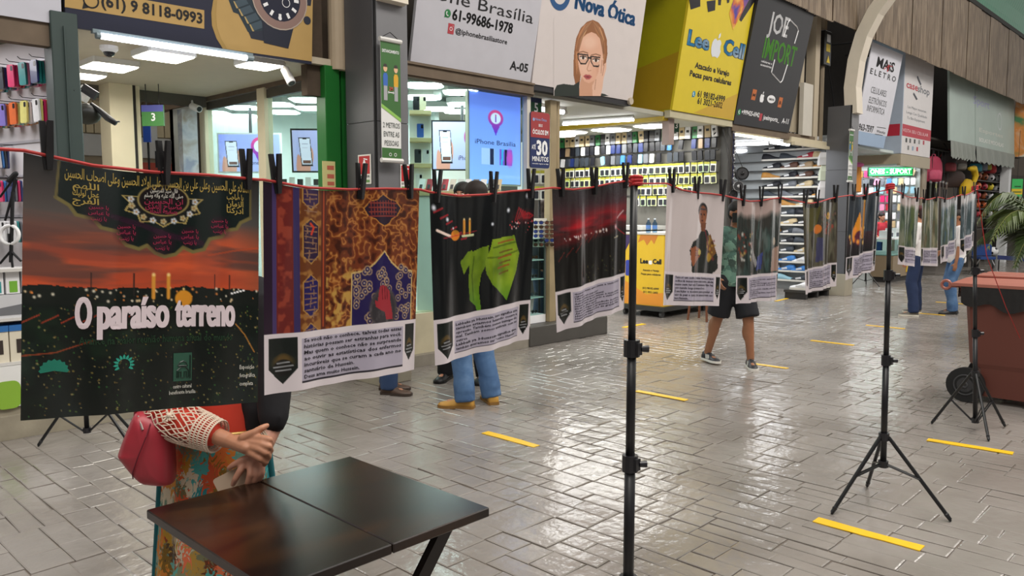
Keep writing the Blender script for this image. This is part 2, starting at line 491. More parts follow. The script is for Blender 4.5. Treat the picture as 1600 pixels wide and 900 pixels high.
# stamped stones: rows run across the corridor
stones = []
def lay(u0, u1, v0, v1, lmin=.17, lmax=.34):
    v = v0
    while v < v1 - .001:
        l = rnd.uniform(lmin, lmax)
        if v1 - v - l < lmin * .7: l = v1 - v
        stones.append((u0, v, u1, v + l)); v += l
u = U0
while u < U1 - 0.2:
    w = rnd.uniform(.27, .34); v = V0
    if u + w > U1: w = U1 - u
    while v < V1 - .01:
        seg = rnd.uniform(.5, 1.1)
        if V1 - v - seg < .35: seg = V1 - v
        q = rnd.random(); cut = u + w * rnd.choice((.42, .5, .5, .58))
        if q < .72: lay(u, cut, v, v + seg); lay(cut, u + w, v, v + seg)
        elif q < .88: lay(u, u + w, v, v + seg, .22, .36)
        else:
            t1, t2 = u + w * .33, u + w * .68
            lay(u, t1, v, v + seg, .2, .42); lay(t1, t2, v, v + seg, .2, .42); lay(t2, u + w, v, v + seg, .2, .42)
        v += seg
    u += w
def stone_mb(mb, s, near):
    g = 0.0034; u0, v0, u1, v1 = s[0] + g * rnd.uniform(0.4, 1.2), s[1] + g * rnd.uniform(0.4, 1.2), s[2] - g * rnd.uniform(0.4, 1.2), s[3] - g * rnd.uniform(0.4, 1.2)
    if v1 - v0 < 0.02: return mb
    j = lambda: rnd.uniform(-0.004, 0.004)
    a, b = rnd.gauss(0, 0.010), rnd.gauss(0, 0.009); c = rnd.uniform(-0.0012, 0.001)
    k = 0.007; cu, cv = (u0 + u1) / 2, (v0 + v1) / 2
    z = lambda x, y: c + a * (x - cu) + b * (y - cv)
    lo = [(u0 + j(), v0 + j()), (u1 + j(), v0 + j()), (u1 + j(), v1 + j()), (u0 + j(), v1 + j())]
    hi = [(x + (k if x < cu else -k), y + (k if y < cv else -k)) for x, y in lo]
    return mb.loft([[(x, y, -0.0075) for x, y in lo], [(x, y, z(x, y) - 0.0022) for x, y in lo], [(x, y, z(x, y)) for x, y in hi]], caps=False).add([(x, y, z(x, y)) for x, y in hi], [(0, 1, 2, 3)])
def seen(s):
    q = ((s[0] + s[2]) / 2, (s[1] + s[3]) / 2, -EYE)
    d = sum(q[i] * _FW[i] for i in range(3))
    if d < 0.5: return 1e9
    x = 800 + FPX * sum(q[i] * _R[i] for i in range(3)) / d; y = 450 - FPX * sum(q[i] * _UP[i] for i in range(3)) / d
    return d if -20 < x < 1620 and y < 930 else 1e9
stones.sort(key=seen)
for s in stones[:300]: put('paver', stone_mb(MB(), s, True), FP, floor)
mb = MB()
for s in stones[300:]: stone_mb(mb, s, False)
props(put('paver_field', mb, FP, floor), kind='stuff')

# yellow queue marks on the floor
TAPE = M('#eebf22', 0.35, var=0.12, scale=25)
for i, (u_, v_, l_, w_, ang, lab) in enumerate([
        (3.95, 3.82, 0.51, 0.07, 0, 'yellow floor stripe left of the nearest pole, beyond the dark table'),
        (5.85, 3.80, 0.52, 0.07, 0, 'yellow floor stripe just right of the nearest black pole'),
        (4.00, 1.37, 0.52, 0.075, 0, 'worn yellow floor stripe before the feet of the open tripod'),
        (6.03, 1.41, 0.52, 0.07, 5, 'yellow floor stripe in front of the red-brown bin'),
        (7.80, 3.71, 0.36, 0.06, 0, 'yellow floor stripe behind the walking man in black shorts'),
        (9.75, 3.85, 0.53, 0.06, 0, 'thin yellow floor stripe between the walking man and the tripod pole'),
        (11.65, 3.86, 0.52, 0.06, 0, 'thin yellow floor stripe crossed by the tripod pole'),
        (13.64, 3.90, 0.54, 0.06, 0, 'thin yellow floor stripe at the feet of the man in navy jeans'),
        (15.6, 4.06, 0.5, 0.06, 0, 'furthest yellow floor stripe behind the two men in white shirts'),
        (9.28, 6.5, 0.5, 0.07, 75, 'yellow floor stripe in the side passage beside the yellow kiosk'),
        (14.05, 6.5, 0.7, 0.06, 80, 'yellow floor stripe below the shoe rack'), ]):
    a = math.radians(90 + ang if ang < 30 else ang - 75 + 0)
    ca, sa = math.cos(a), math.sin(a); mb = MB(); n = 7
    lo, hi = [], []
    for k in range(n):
        t = (k / (n - 1) - 0.5) * l_
        for sd, arr in ((-1, lo), (1, hi)):
            ww = sd * w_ * (0.5 + rnd.uniform(-0.05, 0.05))
            arr.append((u_ + ca * t - sa * ww, v_ + sa * t + ca * ww))
    rings = [[(lo[k][0], lo[k][1], 0.001), (lo[k][0], lo[k][1], 0.0055), (hi[k][0], hi[k][1], 0.0055), (hi[k][0], hi[k][1], 0.001)] for k in range(n)]
    put('floor_stripe', mb.loft(rings), TAPE, label=lab, cat='floor marking')

# ---- plinth and facade
STONE = M('#8f887c', 0.85, var=0.25, scale=9, bump=0.3)
CREAM = M('#d8cdb0', 0.55, var=0.06)
RUST = M('#6b5c4c', 0.75, var=0.35, scale=5)
DARKGREEN = M('#3c4a48', 0.45, var=0.08)
DARK = M('#2a2724', 0.8, var=0.2)
structure('trim_1', MB().box((-2, 6.38, 0), (3.0, 6.75, 0.17)).box((-2, 6.42, 0.17), (1.85, 6.9, 0.22)), M('#9c9482', 0.9, var=0.35, scale=7, bump=0.5))
structure('trim_2', MB().box((3.0, 6.36, 0), (6.95, 6.7, 0.12)), STONE)
kb = MB()
structure('trim_3', MB().box((6.9, 6.34, 0), (8.44, 6.55, 0.24), 0.008), M('#4a4743', 0.5, var=0.2))
structure('trim_4', MB().box((1.87, 6.36, 0.17), (2.05, 6.54, 3.05), 0.006).box((1.95, 6.345, 0.17), (1.96, 6.36, 2.95)), DARKGREEN)          # door post
# header beams under the signs
structure('trim_5', MB().box((-2, 6.40, 2.80), (1.95, 6.5, 2.965)), RUST)
structure('trim_6', MB().box((4.75, 6.38, 2.98), (7.0, 6.52, 3.14)).box((4.75, 6.36, 3.0), (7.0, 6.38, 3.015)).box((4.75, 6.36, 3.11), (7.0, 6.38, 3.13)), RUST)
structure('trim_7', MB().box((11.8, 6.40, 2.94), (15.0, 6.5, 3.06)), RUST)
structure('trim_8', MB().box((9.96, 6.40, 3.0), (11.8, 6.5, 3.1)), M('#b9b195', 0.6, var=0.15))
structure('wall_back', MB().box((-2, 7.3, 3.12), (34, 7.4, 7.2)), M('#2e2822', 0.9, var=0.3))
structure('wall_left', MB().box((4.03, 6.50, 2.7), (4.2, 6.6, 5.5)).box((4.2, 6.62, 2.9), (4.5, 6.7, 5.5)), M('#4d4034', 0.9, var=0.3, scale=12))

# ---- vaulted roof, open along its crown
mb = MB(); prof = []
for k in range(13):
    t = k / 12 * math.radians(66); prof.append((5.98 - 6.4 * (1 - math.cos(t)) * 0.9, 6.98 + 3.3 * math.sin(t)))
rings = []
for i in range(0, 841):
    uu = -6 + i * 0.055
    w = 0.012 * (1 if i % 4 in (0, 1) else -1)
    rings.append([(uu, a - w * 0.3, b + w) for a, b in prof])
mb.loft(rings, caps=False, close=False)
roof = structure('ceiling', mb, M('#2f7f5f', 0.45, var=0.12, scale=1.5))
# brown translucent corrugated fascia, sheet by sheet
FAS = pattern('brown_corrugated_sheet', [(0.25, '#5d4f42'), (0.5, '#7b6b5a'), (0.75, '#9a8975')], scale=3, rough=0.28, distort=0.3, stretch=(5, 1, 0.5))
fa = props(_link(bpy.data.objects.new('trim_9', None)), kind='structure'); ORI[fa] = Vector((0, 0, 0))
def fascia_sheet(u0, off, z0):
    m = MB(); A, B = [], []
    for k in range(0, 57):
        x = u0 + k * 0.02; w = 0.018 * math.sin(k * math.pi / 2)
        A.append((x, 5.95 + w + off, z0)); B.append((x, 5.97 + w + off, 7.02))
    m.loft([A, B], caps=False, close=False); return m
for k in range(28):
    put('fascia_sheet', fascia_sheet(7.0 + k * 1.07, (k % 2) * -0.02, 5.06 + rnd.uniform(-0.02, 0.02)), FAS, fa, smooth=True)
put('shadow_strip', MB().box((-6, 5.92, 7.0), (40, 6.3, 7.12)), M('#2b2a28', 0.8), fa)  # dark strip standing in for the shadow between fascia top and green roof

# ---- pillars with arches
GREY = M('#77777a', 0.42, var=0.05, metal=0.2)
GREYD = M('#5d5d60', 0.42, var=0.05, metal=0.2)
def pillar(u0, name):
    t = props(_link(bpy.data.objects.new(name, None)), kind='structure'); t.location = (u0, 5.9, 0); ORI[t] = Vector((u0, 5.9, 0))
    B = MB().box((u0, 5.9, 0), (u0 + 0.38, 6.36, 0.43), 0.004); put('plinth', B, M('#a29a88', 0.7, var=0.1), t)
    for z0, z1, k in ((0.435, 1.25, 0), (1.256, 2.44, 0), (2.446, 3.66, 0)):
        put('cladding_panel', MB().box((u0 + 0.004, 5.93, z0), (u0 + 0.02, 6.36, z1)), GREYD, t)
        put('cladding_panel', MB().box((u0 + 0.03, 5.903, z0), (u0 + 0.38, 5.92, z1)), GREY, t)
    put('core', MB().box((u0 + 0.015, 5.915, 0.43), (u0 + 0.376, 6.35, 3.66)), M('#161616', 0.7), t)
    pts = [(5.93, 3.5), (5.97, 4.0), (5.92, 4.5), (5.80, 4.95), (5.60, 5.35), (5.3, 5.75), (4.8, 6.3), (4.1, 6.9), (3.0, 7.6), (1.6, 8.1), (0, 8.3), (-1.6, 8.1), (-3.0, 7.6)]
    rings = []
    for i, (v, z) in enumerate(pts):
        a = pts[max(0, i - 1)]; b = pts[min(len(pts) - 1, i + 1)]
        d = Vector((0, b[0] - a[0], b[1] - a[1])).normalized(); n = Vector((0, d.z, -d.y)) * 0.115
        c = Vector((0, v, z))
        rings.append([c - n + Vector((u0 + 0.03, 0, 0)), c + n + Vector((u0 + 0.03, 0, 0)), c + n + Vector((u0 + 0.33, 0, 0)), c - n + Vector((u0 + 0.33, 0, 0))])
    put('arch', MB().loft(rings), M('#d9cfbf', 0.55, var=0.06), t)
pillar(4.35, 'trim_10'); pillar(15.46, 'trim_11')
# green column, rusty pipe above it
structure('trim_12', MB().box((4.17, 6.42, 0.12), (4.33, 6.58, 2.98), 0.006).box((4.36, 6.44, 0.12), (4.42, 6.6, 2.98)), M('#1f6b2b', 0.3, var=0.1))
structure('trim_13', MB().tube((4.33, 6.45, 2.95), (4.33, 6.45, 5.5), 0.085, n=16), M('#b3a189', 0.6, var=0.2, scale=3))

# ---- shop rooms -------------------------------------------------------
WHITE = M('#e6e6e2', 0.6); MINT = M('#e0e8e6', 0.45); BEIGE = M('#cdbf9f', 0.6)
# first shop (phone cases) and the passage beside it
structure('wall_1', MB().obox((1.98, 6.56, 0.2), (-0.193, 0.981, 0), (0.981, 0.193, 0), (0, 0, 1), 3.2, 0.03, 2.75), M('#d3d0d2', 0.6))
cl = structure('ceiling_1', MB().box((-2, 6.5, 2.99), (2.0, 10, 3.05)), M('#6d6358', 0.7))
for k in range(9):
    put('ceiling_plank', MB().box((-0.6 + k * 0.27, 6.52, 2.965), (-0.345 + k * 0.27, 9.8, 2.989), 0.004), M('#a2968a', 0.6, var=0.1), cl)
structure('wall_2', MB().box((-2, 9.8, 0), (2.0, 9.9, 3.0)), WHITE)
structure('ceiling_2', MB().box((2.05, 6.44, 2.98), (4.33, 9.2, 3.04)), M('#c4b8a2', 0.7))
structure('trim_14', MB().box((2.05, 9.2, 2.86), (4.33, 9.3, 3.04)), M('#55524c', 0.6))
structure('ceiling_3', MB().box((0.5, 9.3, 3.34), (8.5, 13.4, 3.4)), M('#b5ab98', 0.7))
structure('trim_15', MB().box((3.14, 8.9, 0), (3.38, 9.2, 2.98), 0.004).box((3.42, 8.95, 0), (3.47, 9.2, 2.98)), CREAM)
structure('trim_16', MB().box((3.385, 8.93, 0), (3.42, 9.15, 2.98)), M('#241d18', 0.7))
w3 = structure('wall_3', MB().box((0.5, 13.3, 0), (8.5, 13.4, 5)), M('#8f8069', 0.7))
for k in range(62):
    put('wall_rib', MB().box((0.6 + k * 0.12, 13.26, 2.85), (0.705 + k * 0.12, 13.3, 3.34)), M('#c3b28f', 0.6, var=0.12, scale=3), w3)
put('pale_panel', MB().box((0.5, 13.25, 2.5), (8.5, 13.3, 2.83)), M('#bdbab4', 0.6), w3)
put('red_panel', MB().box((0.5, 13.1, 1.2), (3.3, 13.25, 2.42)), M('#a33b24', 0.5), w3)
put('red_panel', MB().box((5.0, 13.1, 1.2), (5.55, 13.25, 2.42)), M('#a33b24', 0.5), w3)
# glazed side of the second shop
structure('trim_17', MB().box((4.36, 6.6, 2.94), (4.46, 11.4, 3.07)).box((4.33, 6.6, 3.05), (4.36, 11.4, 3.075)), M('#6b5a4a', 0.7, var=0.35, scale=6))
w4 = structure('trim_18', MB().box((4.40, 6.6, 3.07), (4.46, 11.4, 3.5)), M('#6a6152', 0.7))
for k in range(39): put('wall_rib', MB().box((4.365, 6.62 + k * 0.12, 3.08), (4.40, 6.71 + k * 0.12, 3.5)), M('#827865', 0.65, var=0.15), w4)
for i, (v0, v1) in enumerate(((9.28, 9.42), (7.86, 8.02), (6.62, 6.68))):
    structure('trim_%d' % (19 + i), MB().box((4.34, v0, 0.1), (4.44, v1, 2.95), 0.004), CREAM if i < 2 else M('#57534b', 0.5))
structure('trim_22', MB().box((4.33, 9.44, 0), (4.45, 9.52, 2.95)), M('#4f473d', 0.5))
for i, (v0, v1) in enumerate(((8.02, 9.28), (6.68, 7.86))):
    structure('window_%d' % (i + 1), MB().box((4.385, v0, 0.5), (4.393, v1, 2.86)), glass())
    structure('trim_%d' % (23 + i), MB().box((4.37, v0, 2.84), (4.41, v1, 2.93)), M('#4a453d', 0.5))
    structure('trim_%d' % (25 + i), MB().box((4.35, v0, 0.1), (4.43, v1, 0.5)), CREAM)
structure('wall_4', MB().box((4.4, 10.3, 0), (7.1, 10.4, 3.1)).box((4.40, 9.52, 0), (4.46, 10.4, 3.0)), MINT)
structure('wall_5', MB().box((7.02, 8.2, 0), (7.1, 10.3, 3.1)), MINT)
structure('ceiling_4', MB().box((4.46, 6.52, 3.06), (7.1, 10.4, 3.12)), M('#d5e2de', 0.6))
structure('window_3', MB().box((4.76, 6.475, 0.55), (6.95, 6.483, 2.98)), glass())
structure('trim_27', MB().box((4.76, 6.45, 0.12), (6.9, 6.52, 0.55)), M('#cfc5a8', 0.7, var=0.15))
structure('trim_28', MB().box((6.93, 6.42, 0.12), (6.99, 6.5, 3.0)), M('#cfcac0', 0.5))
# optician
structure('wall_6', MB().box((7.1, 9.2, 0), (9.3, 9.3, 3.1)), M('#d9d9d3', 0.6))
structure('ceiling_5', MB().box((7.1, 6.5, 3.02), (9.98, 11.2, 3.08)), M('#a7a598', 0.7))
structure('trim_29', MB().box((7.44, 6.5, 0.24), (7.56, 6.6, 3.0), 0.004).box((7.6, 6.52, 0.24), (7.64, 6.6, 3.0)), M('#9b8a6a', 0.5, var=0.25, scale=4))
# phone accessory shop at the corner of the second passage
structure('wall_7', MB().box((11.74, 6.55, 0), (11.80, 11.0, 3.1)), M('#6f6d67', 0.7))
structure('wall_8', MB().box((8.5, 11.2, 0), (11.8, 11.3, 3.1)), M('#7d7a72', 0.7))
structure('ceiling_6', MB().box((9.98, 6.5, 3.04), (11.8, 11.2, 3.1)), M('#b3b0a4', 0.6))
structure('trim_30', MB().box((9.94, 6.5, 2.96), (10.06, 11.0, 3.1)), M('#b59a1d', 0.4))
structure('trim_31', MB().box((11.72, 6.42, 0), (11.80, 6.56, 3.0)), M('#3b3936', 0.5))
structure('trim_32', MB().box((11.86, 6.42, 0), (11.93, 6.55, 3.0)), M('#77706a', 0.4))
structure('trim_33', MB().box((10.06, 6.48, 2.62), (10.2, 6.6, 3.0)), M('#9a8781', 0.5))
# shoe shop
structure('wall_9', MB().box((16.24, 6.45, 0), (16.30, 9.6, 3.2)), M('#b9bcbc', 0.6))
structure('wall_10', MB().box((11.8, 9.0, 0), (16.3, 9.1, 3.2)), M('#dfe3e6', 0.6))
structure('wall_11', MB().box((11.80, 6.6, 0), (11.86, 9.0, 3.1)), M('#c8ccd0', 0.6))
structure('ceiling_7', MB().box((11.86, 6.5, 3.04), (16.3, 9.0, 3.1)), M('#c9ccce', 0.6))
pl = structure('wall_12', MB().box((13.8, 6.56, 3.05), (14.7, 6.62, 5.2)), M('#8b8170', 0.7))
for k in range(5): put('wall_plank', MB().box((13.85 + k * 0.165, 6.50, 3.0), (14.0 + k * 0.165, 6.56, 5.2), 0.004), M('#a89c87', 0.6, var=0.1), pl)
structure('trim_34', MB().box((13.9, 6.36, 2.88), (15.5, 6.52, 2.99), 0.004).box((13.9, 6.3, 2.84), (15.5, 6.36, 2.9)), M('#c5baa0', 0.5))
# case shop
structure('wall_13', MB().box((21.64, 6.5, 0), (21.7, 10, 3.0)), M('#c4ccc9', 0.6))
structure('wall_14', MB().box((15.9, 9.6, 0), (21.7, 9.7, 3.1)), M('#b8c0bd', 0.6))
structure('ceiling_8', MB().box((16.3, 6.5, 3.0), (21.7, 9.6, 3.06)), M('#c7d1ce', 0.6))
structure('trim_35', MB().box((19.64, 6.36, 2.76), (19.7, 9.0, 2.99)).box((19.66, 6.34, 2.72), (21.85, 6.42, 2.99)), M('#a89d88', 0.55))
structure('trim_36', MB().box((21.72, 6.4, 0), (21.86, 6.6, 3.0)), M('#8b7e6d', 0.5))
# sports shop
structure('wall_15', MB().box((22, 9.2, 0), (33, 9.3, 3.8)), M('#4c463f', 0.8))
structure('ceiling_9', MB().box((21.9, 6.6, 3.55), (33, 9.2, 3.6)), M('#3c3833', 0.8))
structure('trim_37', MB().box((29.75, 6.25, 0), (30.05, 6.5, 3.3)), M('#e4e6e8', 0.5))
structure('wall_16', MB().box((38, 2.5, 0), (38.2, 12, 7)), M('#544d45', 0.8))
structure('wall_17', MB().box((30.1, 6.9, 0), (38, 7.0, 3.0)), M('#453f3a', 0.8))

# ---- the other side of the corridor, behind the eye point
structure('wall_right', MB().box((-8, -7.2, 0), (34, -7.0, 7.0)), M('#4a4540', 0.8, var=0.2))
for k in range(6):
    structure('trim_%d' % (40 + k), MB().box((-6 + k * 6.4, -7.02, 0.6), (-2.6 + k * 6.4, -6.98, 2.7)), M('#8c8a84', 0.6))
    structure('trim_%d' % (50 + k), MB().tube((-5.9 + k * 6.4, -6.9, 2.9), (-2.7 + k * 6.4, -6.9, 2.9), .05), emit('#f2f4ff', 7))  # unseen glowing tubes, added to put streak reflections on the glossy posters
structure('wall_rear', MB().box((-8.2, -7.2, 0), (-8.0, 16, 7.0)), M('#4a4540', 0.8, var=0.2))

# ================================================================== SIGNS AND SCREENS
def on_fr(px, py, fr):
    d = Vector(ray(px, py)); o = Vector((0, 0, EYE))
    t = (fr.o - o).dot(fr.n) / d.dot(fr.n); q = o + d * t - fr.o
    return q.dot(fr.ex), q.dot(fr.ey)
def line_of(mb, fr, body, a, b, cap_px, bold=0.0, off=0.002, skew=0.0, res=2, heavy=0.0):
    """one line of lettering surveyed by the two ends of its baseline and the height of its capitals"""
    x0, y0 = on_fr(*a, fr); x1, y1 = on_fr(*b, fr); cap = on_fr(a[0], a[1] - cap_px, fr)[1] - y0
    return text(mb, fr.p, body, x0, (y0 + y1) / 2, cap, x1 - x0, bold=bold, off=off, skew=skew, res=res, heavy=heavy)
INK = M('#141316', 0.5); PAPERW = M('#efeff1', 0.5)
def board(fr, w, h, th=0.04): return MB().obox(fr.p(0, 0, -th), fr.ex, fr.ey, fr.n, w, h, th)
def rectp(mb, fr, x0, y0, x1, y1, off): return mb.mark().sheet(fr, [(x0, y0), (x1, y0), (x1, y1), (x0, y1)], off)
def discp(mb, fr, cx, cy, rx, ry, off, n=24): return mb.mark().sheet(fr, [(cx + rx * math.cos(2 * math.pi * k / n), cy + ry * math.sin(2 * math.pi * k / n)) for k in range(n)], off)
def ringp(mb, fr, cx, cy, r0, r1, off, n=28):
    mb.mark()
    for k in range(n):
        a, b = 2 * math.pi * k / n, 2 * math.pi * (k + 1) / n
        mb.sheet(fr, [(cx + r0 * math.cos(a), cy + r0 * math.sin(a)), (cx + r1 * math.cos(a), cy + r1 * math.sin(a)), (cx + r1 * math.cos(b), cy + r1 * math.sin(b)), (cx + r0 * math.cos(b), cy + r0 * math.sin(b))], off)
    return mb
def chat_icon(t, fr, c, r, mat, mark):
    put('chat_icon', discp(MB(), fr, c[0], c[1], r, r, 0.002).sheet(fr, [(c[0] - r * .9, c[1] - r * .3), (c[0] - r * .95, c[1] - r * 1.05), (c[0] - r * .2, c[1] - r * .9)], 0.002), mat, t)
    put('handset_mark', MB().path([fr.p(c[0] + r * .5 * math.cos(a), c[1] + r * .5 * math.sin(a), .003) for a in (2.2, 2.7, 3.3, 3.9, 4.5, 5.0)], r * .16, 5), mark, t)
def apple_outline(cx, cy, s):
    P = [(0, .32), (.14, .40), (.30, .38), (.42, .26), (.36, .10), (.40, -.06), (.48, -.12), (.40, -.36), (.24, -.50), (.10, -.46), (0, -.46), (-.10, -.46), (-.24, -.50), (-.40, -.34), (-.48, -.08), (-.44, .20), (-.30, .37), (-.14, .40)]
    return [(cx + x * s, cy + y * s) for x, y in P]
def leaf_outline(cx, cy, s): return [(cx + x * s, cy + y * s) for x, y in ((0, .44), (.02, .62), (.16, .74), (.2, .58), (.12, .46))]

# blank pale sign
fr = lean_frame(-1.6, 6.38, 2.962, 3)
t = thing('shop_sign', 'blank pale grey shop sign at the far left above the phone cases', 'sign', fr.o)
put('panel', board(fr, 3.55, 1.5), M('#c9c9d4', 0.5), t)
# navy and gold watch sign
fr = lean_frame(1.975, 6.38, 2.955, 4)
t = thing('shop_sign', 'navy and gold sign with a large wristwatch and phone number', 'sign', fr.o)
put('panel', board(fr, 2.03, 1.4), M('#23263a', 0.45), t)
GOLD = M('#b8975c', 0.45, var=0.08)
q = [on_fr(*p_, fr) for p_ in ((101, 11), (319, 45), (319, 16), (101, -22))]
put('gold_band', MB().sheet(fr, q, 0.002), GOLD, t)
put('lettering', line_of(MB(), fr, '(61) 9 8118-0993', (158, 10), (316, 36), 17, 0.03, 0.004), INK, t)
c = on_fr(142, 1, fr); put('chat_icon', ringp(MB(), fr, c[0], c[1], .045, .056, 0.004).sheet(fr, [(c[0] - .05, c[1] - .02), (c[0] - .062, c[1] - .07), (c[0] - .015, c[1] - .052)], 0.004), INK, t)
arc = [on_fr(*p_, fr) for p_ in ((339, -40), (333, 0), (330, 20), (331, 40), (338, 60), (348, 76), (487, 96), (489, -40))]
put('gold_field', MB().sheet(fr, arc, 0.002), M('#a98a4e', 0.45, var=0.12, scale=2), t)
arc2 = [on_fr(*p_, fr) for p_ in ((346, -40), (339, 0), (337, 22), (339, 44), (345, 60), (355, 77), (487, 96), (489, -40))]
put('gold_field', MB().sheet(fr, arc2, 0.003), GOLD, t)
def wfr(x, y, off): return fr.p(*on_fr(350 + 140 * x, -40 + 128 * y, fr), off)
# the watch, drawn shape by shape
def wp(pts, name, mat, off): put(name, MB().sheet(fr, [on_fr(*p_, fr) for p_ in pts], off), mat, t)
wp([(353, -10), (372, -30), (412, -10), (411, 48), (396, 52), (387, 50), (372, 22), (364, 19)], 'watch_bracelet', M('#37434c', 0.35, metal=.3), .004)
for k, (x, y) in enumerate(((366, 2), (374, 14), (383, 26), (391, 38))):
    wp([(x, y), (x + 16, y - 6), (x + 22, y + 4), (x + 6, y + 10)], 'bracelet_link', M('#566570', 0.3, metal=.4), .005)
    wp([(x - 2, y), (x, y), (x + 6, y + 11), (x + 3, y + 11)], 'bracelet_trim', M('#b9a06a', 0.4), .0055)
wp([(408, 22), (460, 36), (450, 76), (412, 67), (410, 48)], 'watch_strap', M('#1d2233', 0.5), .006)
wp([(388, 50), (412, 48), (412, 64), (392, 60)], 'watch_strap', M('#232838', 0.5), .005)
c = on_fr(437, -3, fr); rx = on_fr(478, -3, fr)[0] - c[0]
put('watch_bezel', ringp(MB(), fr, c[0], c[1], rx * .76, rx, .008), M('#9b8078', 0.35, metal=.3), t)
put('watch_bezel', ringp(MB(), fr, c[0], c[1], rx * .98, rx * 1.04, .0075), M('#c5b5a8', 0.3, metal=.3), t)
put('watch_face', discp(MB(), fr, c[0], c[1], rx * .78, rx * .78, .007), M('#1c1f33', 0.4), t)
mb = MB()
for k in range(12):
    a = math.radians(30 * k); e = (math.cos(a), math.sin(a)); n_ = (-e[1], e[0]); w_ = rx * .05
    mb.mark().sheet(fr, [(c[0] + rx * (r_ * e[0]) + n_[0] * s_ * w_, c[1] + rx * (r_ * e[1]) + n_[1] * s_ * w_) for r_, s_ in ((.52, -1), (.7, -1), (.7, 1), (.52, 1))], .009)
text(mb, fr.p, '6', c[0], c[1] - rx * .72, rx * .2, align='C', bold=.02, off=.0095); ringp(mb, fr, c[0], c[1] + rx * .2, rx * .16, rx * .18, .009); ringp(mb, fr, c[0] + rx * .22, c[1] - rx * .12, rx * .13, rx * .15, .009)
put('watch_marks', mb, PAPERW, t)
put('watch_crown', discp(MB(), fr, c[0] + rx * 1.05, c[1] - rx * .55, rx * .14, rx * .14, .006), M('#2a2f3d', .4), t)
wp([(474, -6), (487, -6), (485, 9), (474, 8)], 'watch_guard', M('#2a2f3d', .4), .006)
# LED tube below it
t = thing('tube_light', 'long white LED tube under the navy and gold sign', 'lamp', (2.18, 6.37, 2.92))
put('diffuser', MB().tube((2.2, 6.36, 2.92), (3.36, 6.36, 2.92), .022, n=10), emit('#eef2ff', 9), t)
put('housing', MB().box((2.15, 6.355, 2.935), (3.42, 6.40, 2.965)).tube((2.17, 6.36, 2.92), (2.2, 6.36, 2.92), .026, n=10).tube((3.36, 6.36, 2.92), (3.42, 6.36, 2.92), .026, n=10), M('#7f8f96', .4), t)

# white phone-store sign
fr = lean_frame(5.15, 6.38, 3.14, 11)
t = thing('shop_sign', 'white shop sign with phone number and photo-app handle ending A-05', 'sign', fr.o)
put('panel', board(fr, 1.79, 1.6), M('#c3c2ca', 0.45), t)
mb = MB()
line_of(mb, fr, '61-99686-1978', (706, 31), (800, 52), 17, .02, heavy=.02)
line_of(mb, fr, '@iphonebrasiliastore', (711, 52), (792, 69), 8, .02)
line_of(mb, fr, 'A-05', (796, 107), (824, 114), 13, .03)
put('lettering', mb, INK, t)
put('lettering', line_of(MB(), fr, 'iPhone Brasília', (635, -4), (833, 30), 21, .0), INK, t)
chat_icon(t, fr, on_fr(699.5, 21, fr), .042, M('#2c7d46', .5), PAPERW)
c = on_fr(704.5, 45, fr)
mb = rectp(MB(), fr, c[0] - .042, c[1] - .052, c[0] + .042, c[1] + .052, .002); put('photo_app_icon', mb, M('#b3404a', .5, var=.3, scale=20), t)
put('icon_mark', ringp(rectp(MB(), fr, c[0] + .02, c[1] + .028, c[0] + .026, c[1] + .036, .003), fr, c[0], c[1], .014, .02, .003), PAPERW, t)
# optician sign with the woman's portrait
fr = lean_frame(6.965, 6.38, 3.125, 9)
t = thing('shop_sign', "optician's white sign with a woman in black glasses", 'sign', fr.o)
put('panel', board(fr, 2.02, 1.9), M('#d5ccca', 0.45), t)
cv = Canvas(190, 230, '#d5ccca')
P = lambda px, py: ((px - 865) / 95, (py - 28) / 122)
poly = lambda pts, c_, al=1.0: cv.poly([P(*q) for q in pts], c_, al)
poly([(897, 80), (900, 60), (907, 44), (917, 34), (926, 31), (935, 35), (943, 46), (948, 62), (949, 84), (946, 102), (940, 114), (908, 112), (905, 134), (900, 138), (896, 118), (896, 96)], '#93603c')
poly([(909, 116), (922, 124), (936, 118), (940, 128), (937, 152), (904, 150), (906, 130)], '#cf9c80')
poly([(866, 141), (870, 133), (880, 131), (896, 133), (905, 127), (905, 152), (866, 152)], '#2e3530'); poly([(936, 145), (945, 147), (955, 152), (936, 152)], '#2e3530')
poly([(904, 70), (909, 60), (917, 53), (924, 50), (931, 53), (937, 60), (941, 70), (942, 88), (940, 104), (935, 117), (928, 126), (920, 130), (913, 127), (907, 117), (904, 104), (902, 88)], '#e0ae94')
cv.ell(*P(914, 104), 9 / 95, 15 / 122, '#eec6b0', .6, soft=.9); cv.ell(*P(921, 66), 11 / 95, 10 / 122, '#eec8b2', .6, soft=.9); cv.ell(*P(937, 106), 5 / 95, 16 / 122, '#c98f77', .5, soft=.9)
poly([(924, 34), (914, 44), (908, 58), (904, 76), (903, 100), (901, 118), (899, 96), (900, 72), (905, 52), (913, 39)], '#b98058'); poly([(926, 33), (934, 38), (941, 50), (945, 68), (946, 88), (943, 100), (941, 76), (937, 60), (930, 47)], '#a8744d')
poly([(925, 33), (918, 44), (910, 60), (905, 72), (908, 56), (915, 42)], '#d8ab80'); poly([(926, 33), (933, 44), (939, 60), (941, 72), (944, 62), (938, 44)], '#cb976a')
for k in range(7): cv.line([P(925 - k * 1.6, 34 + k * .9), P(912 - k * 1.5, 52 + k * 2), P(904 - k * .6, 80)], .005, '#7d5236', .5, asp=1.28)
for k in range(6): cv.line([P(926 + k * 1.6, 34 + k), P(937 + k * 1.2, 54 + k * 2), P(942 + k * .5, 84)], .005, '#7d5236', .5, asp=1.28)
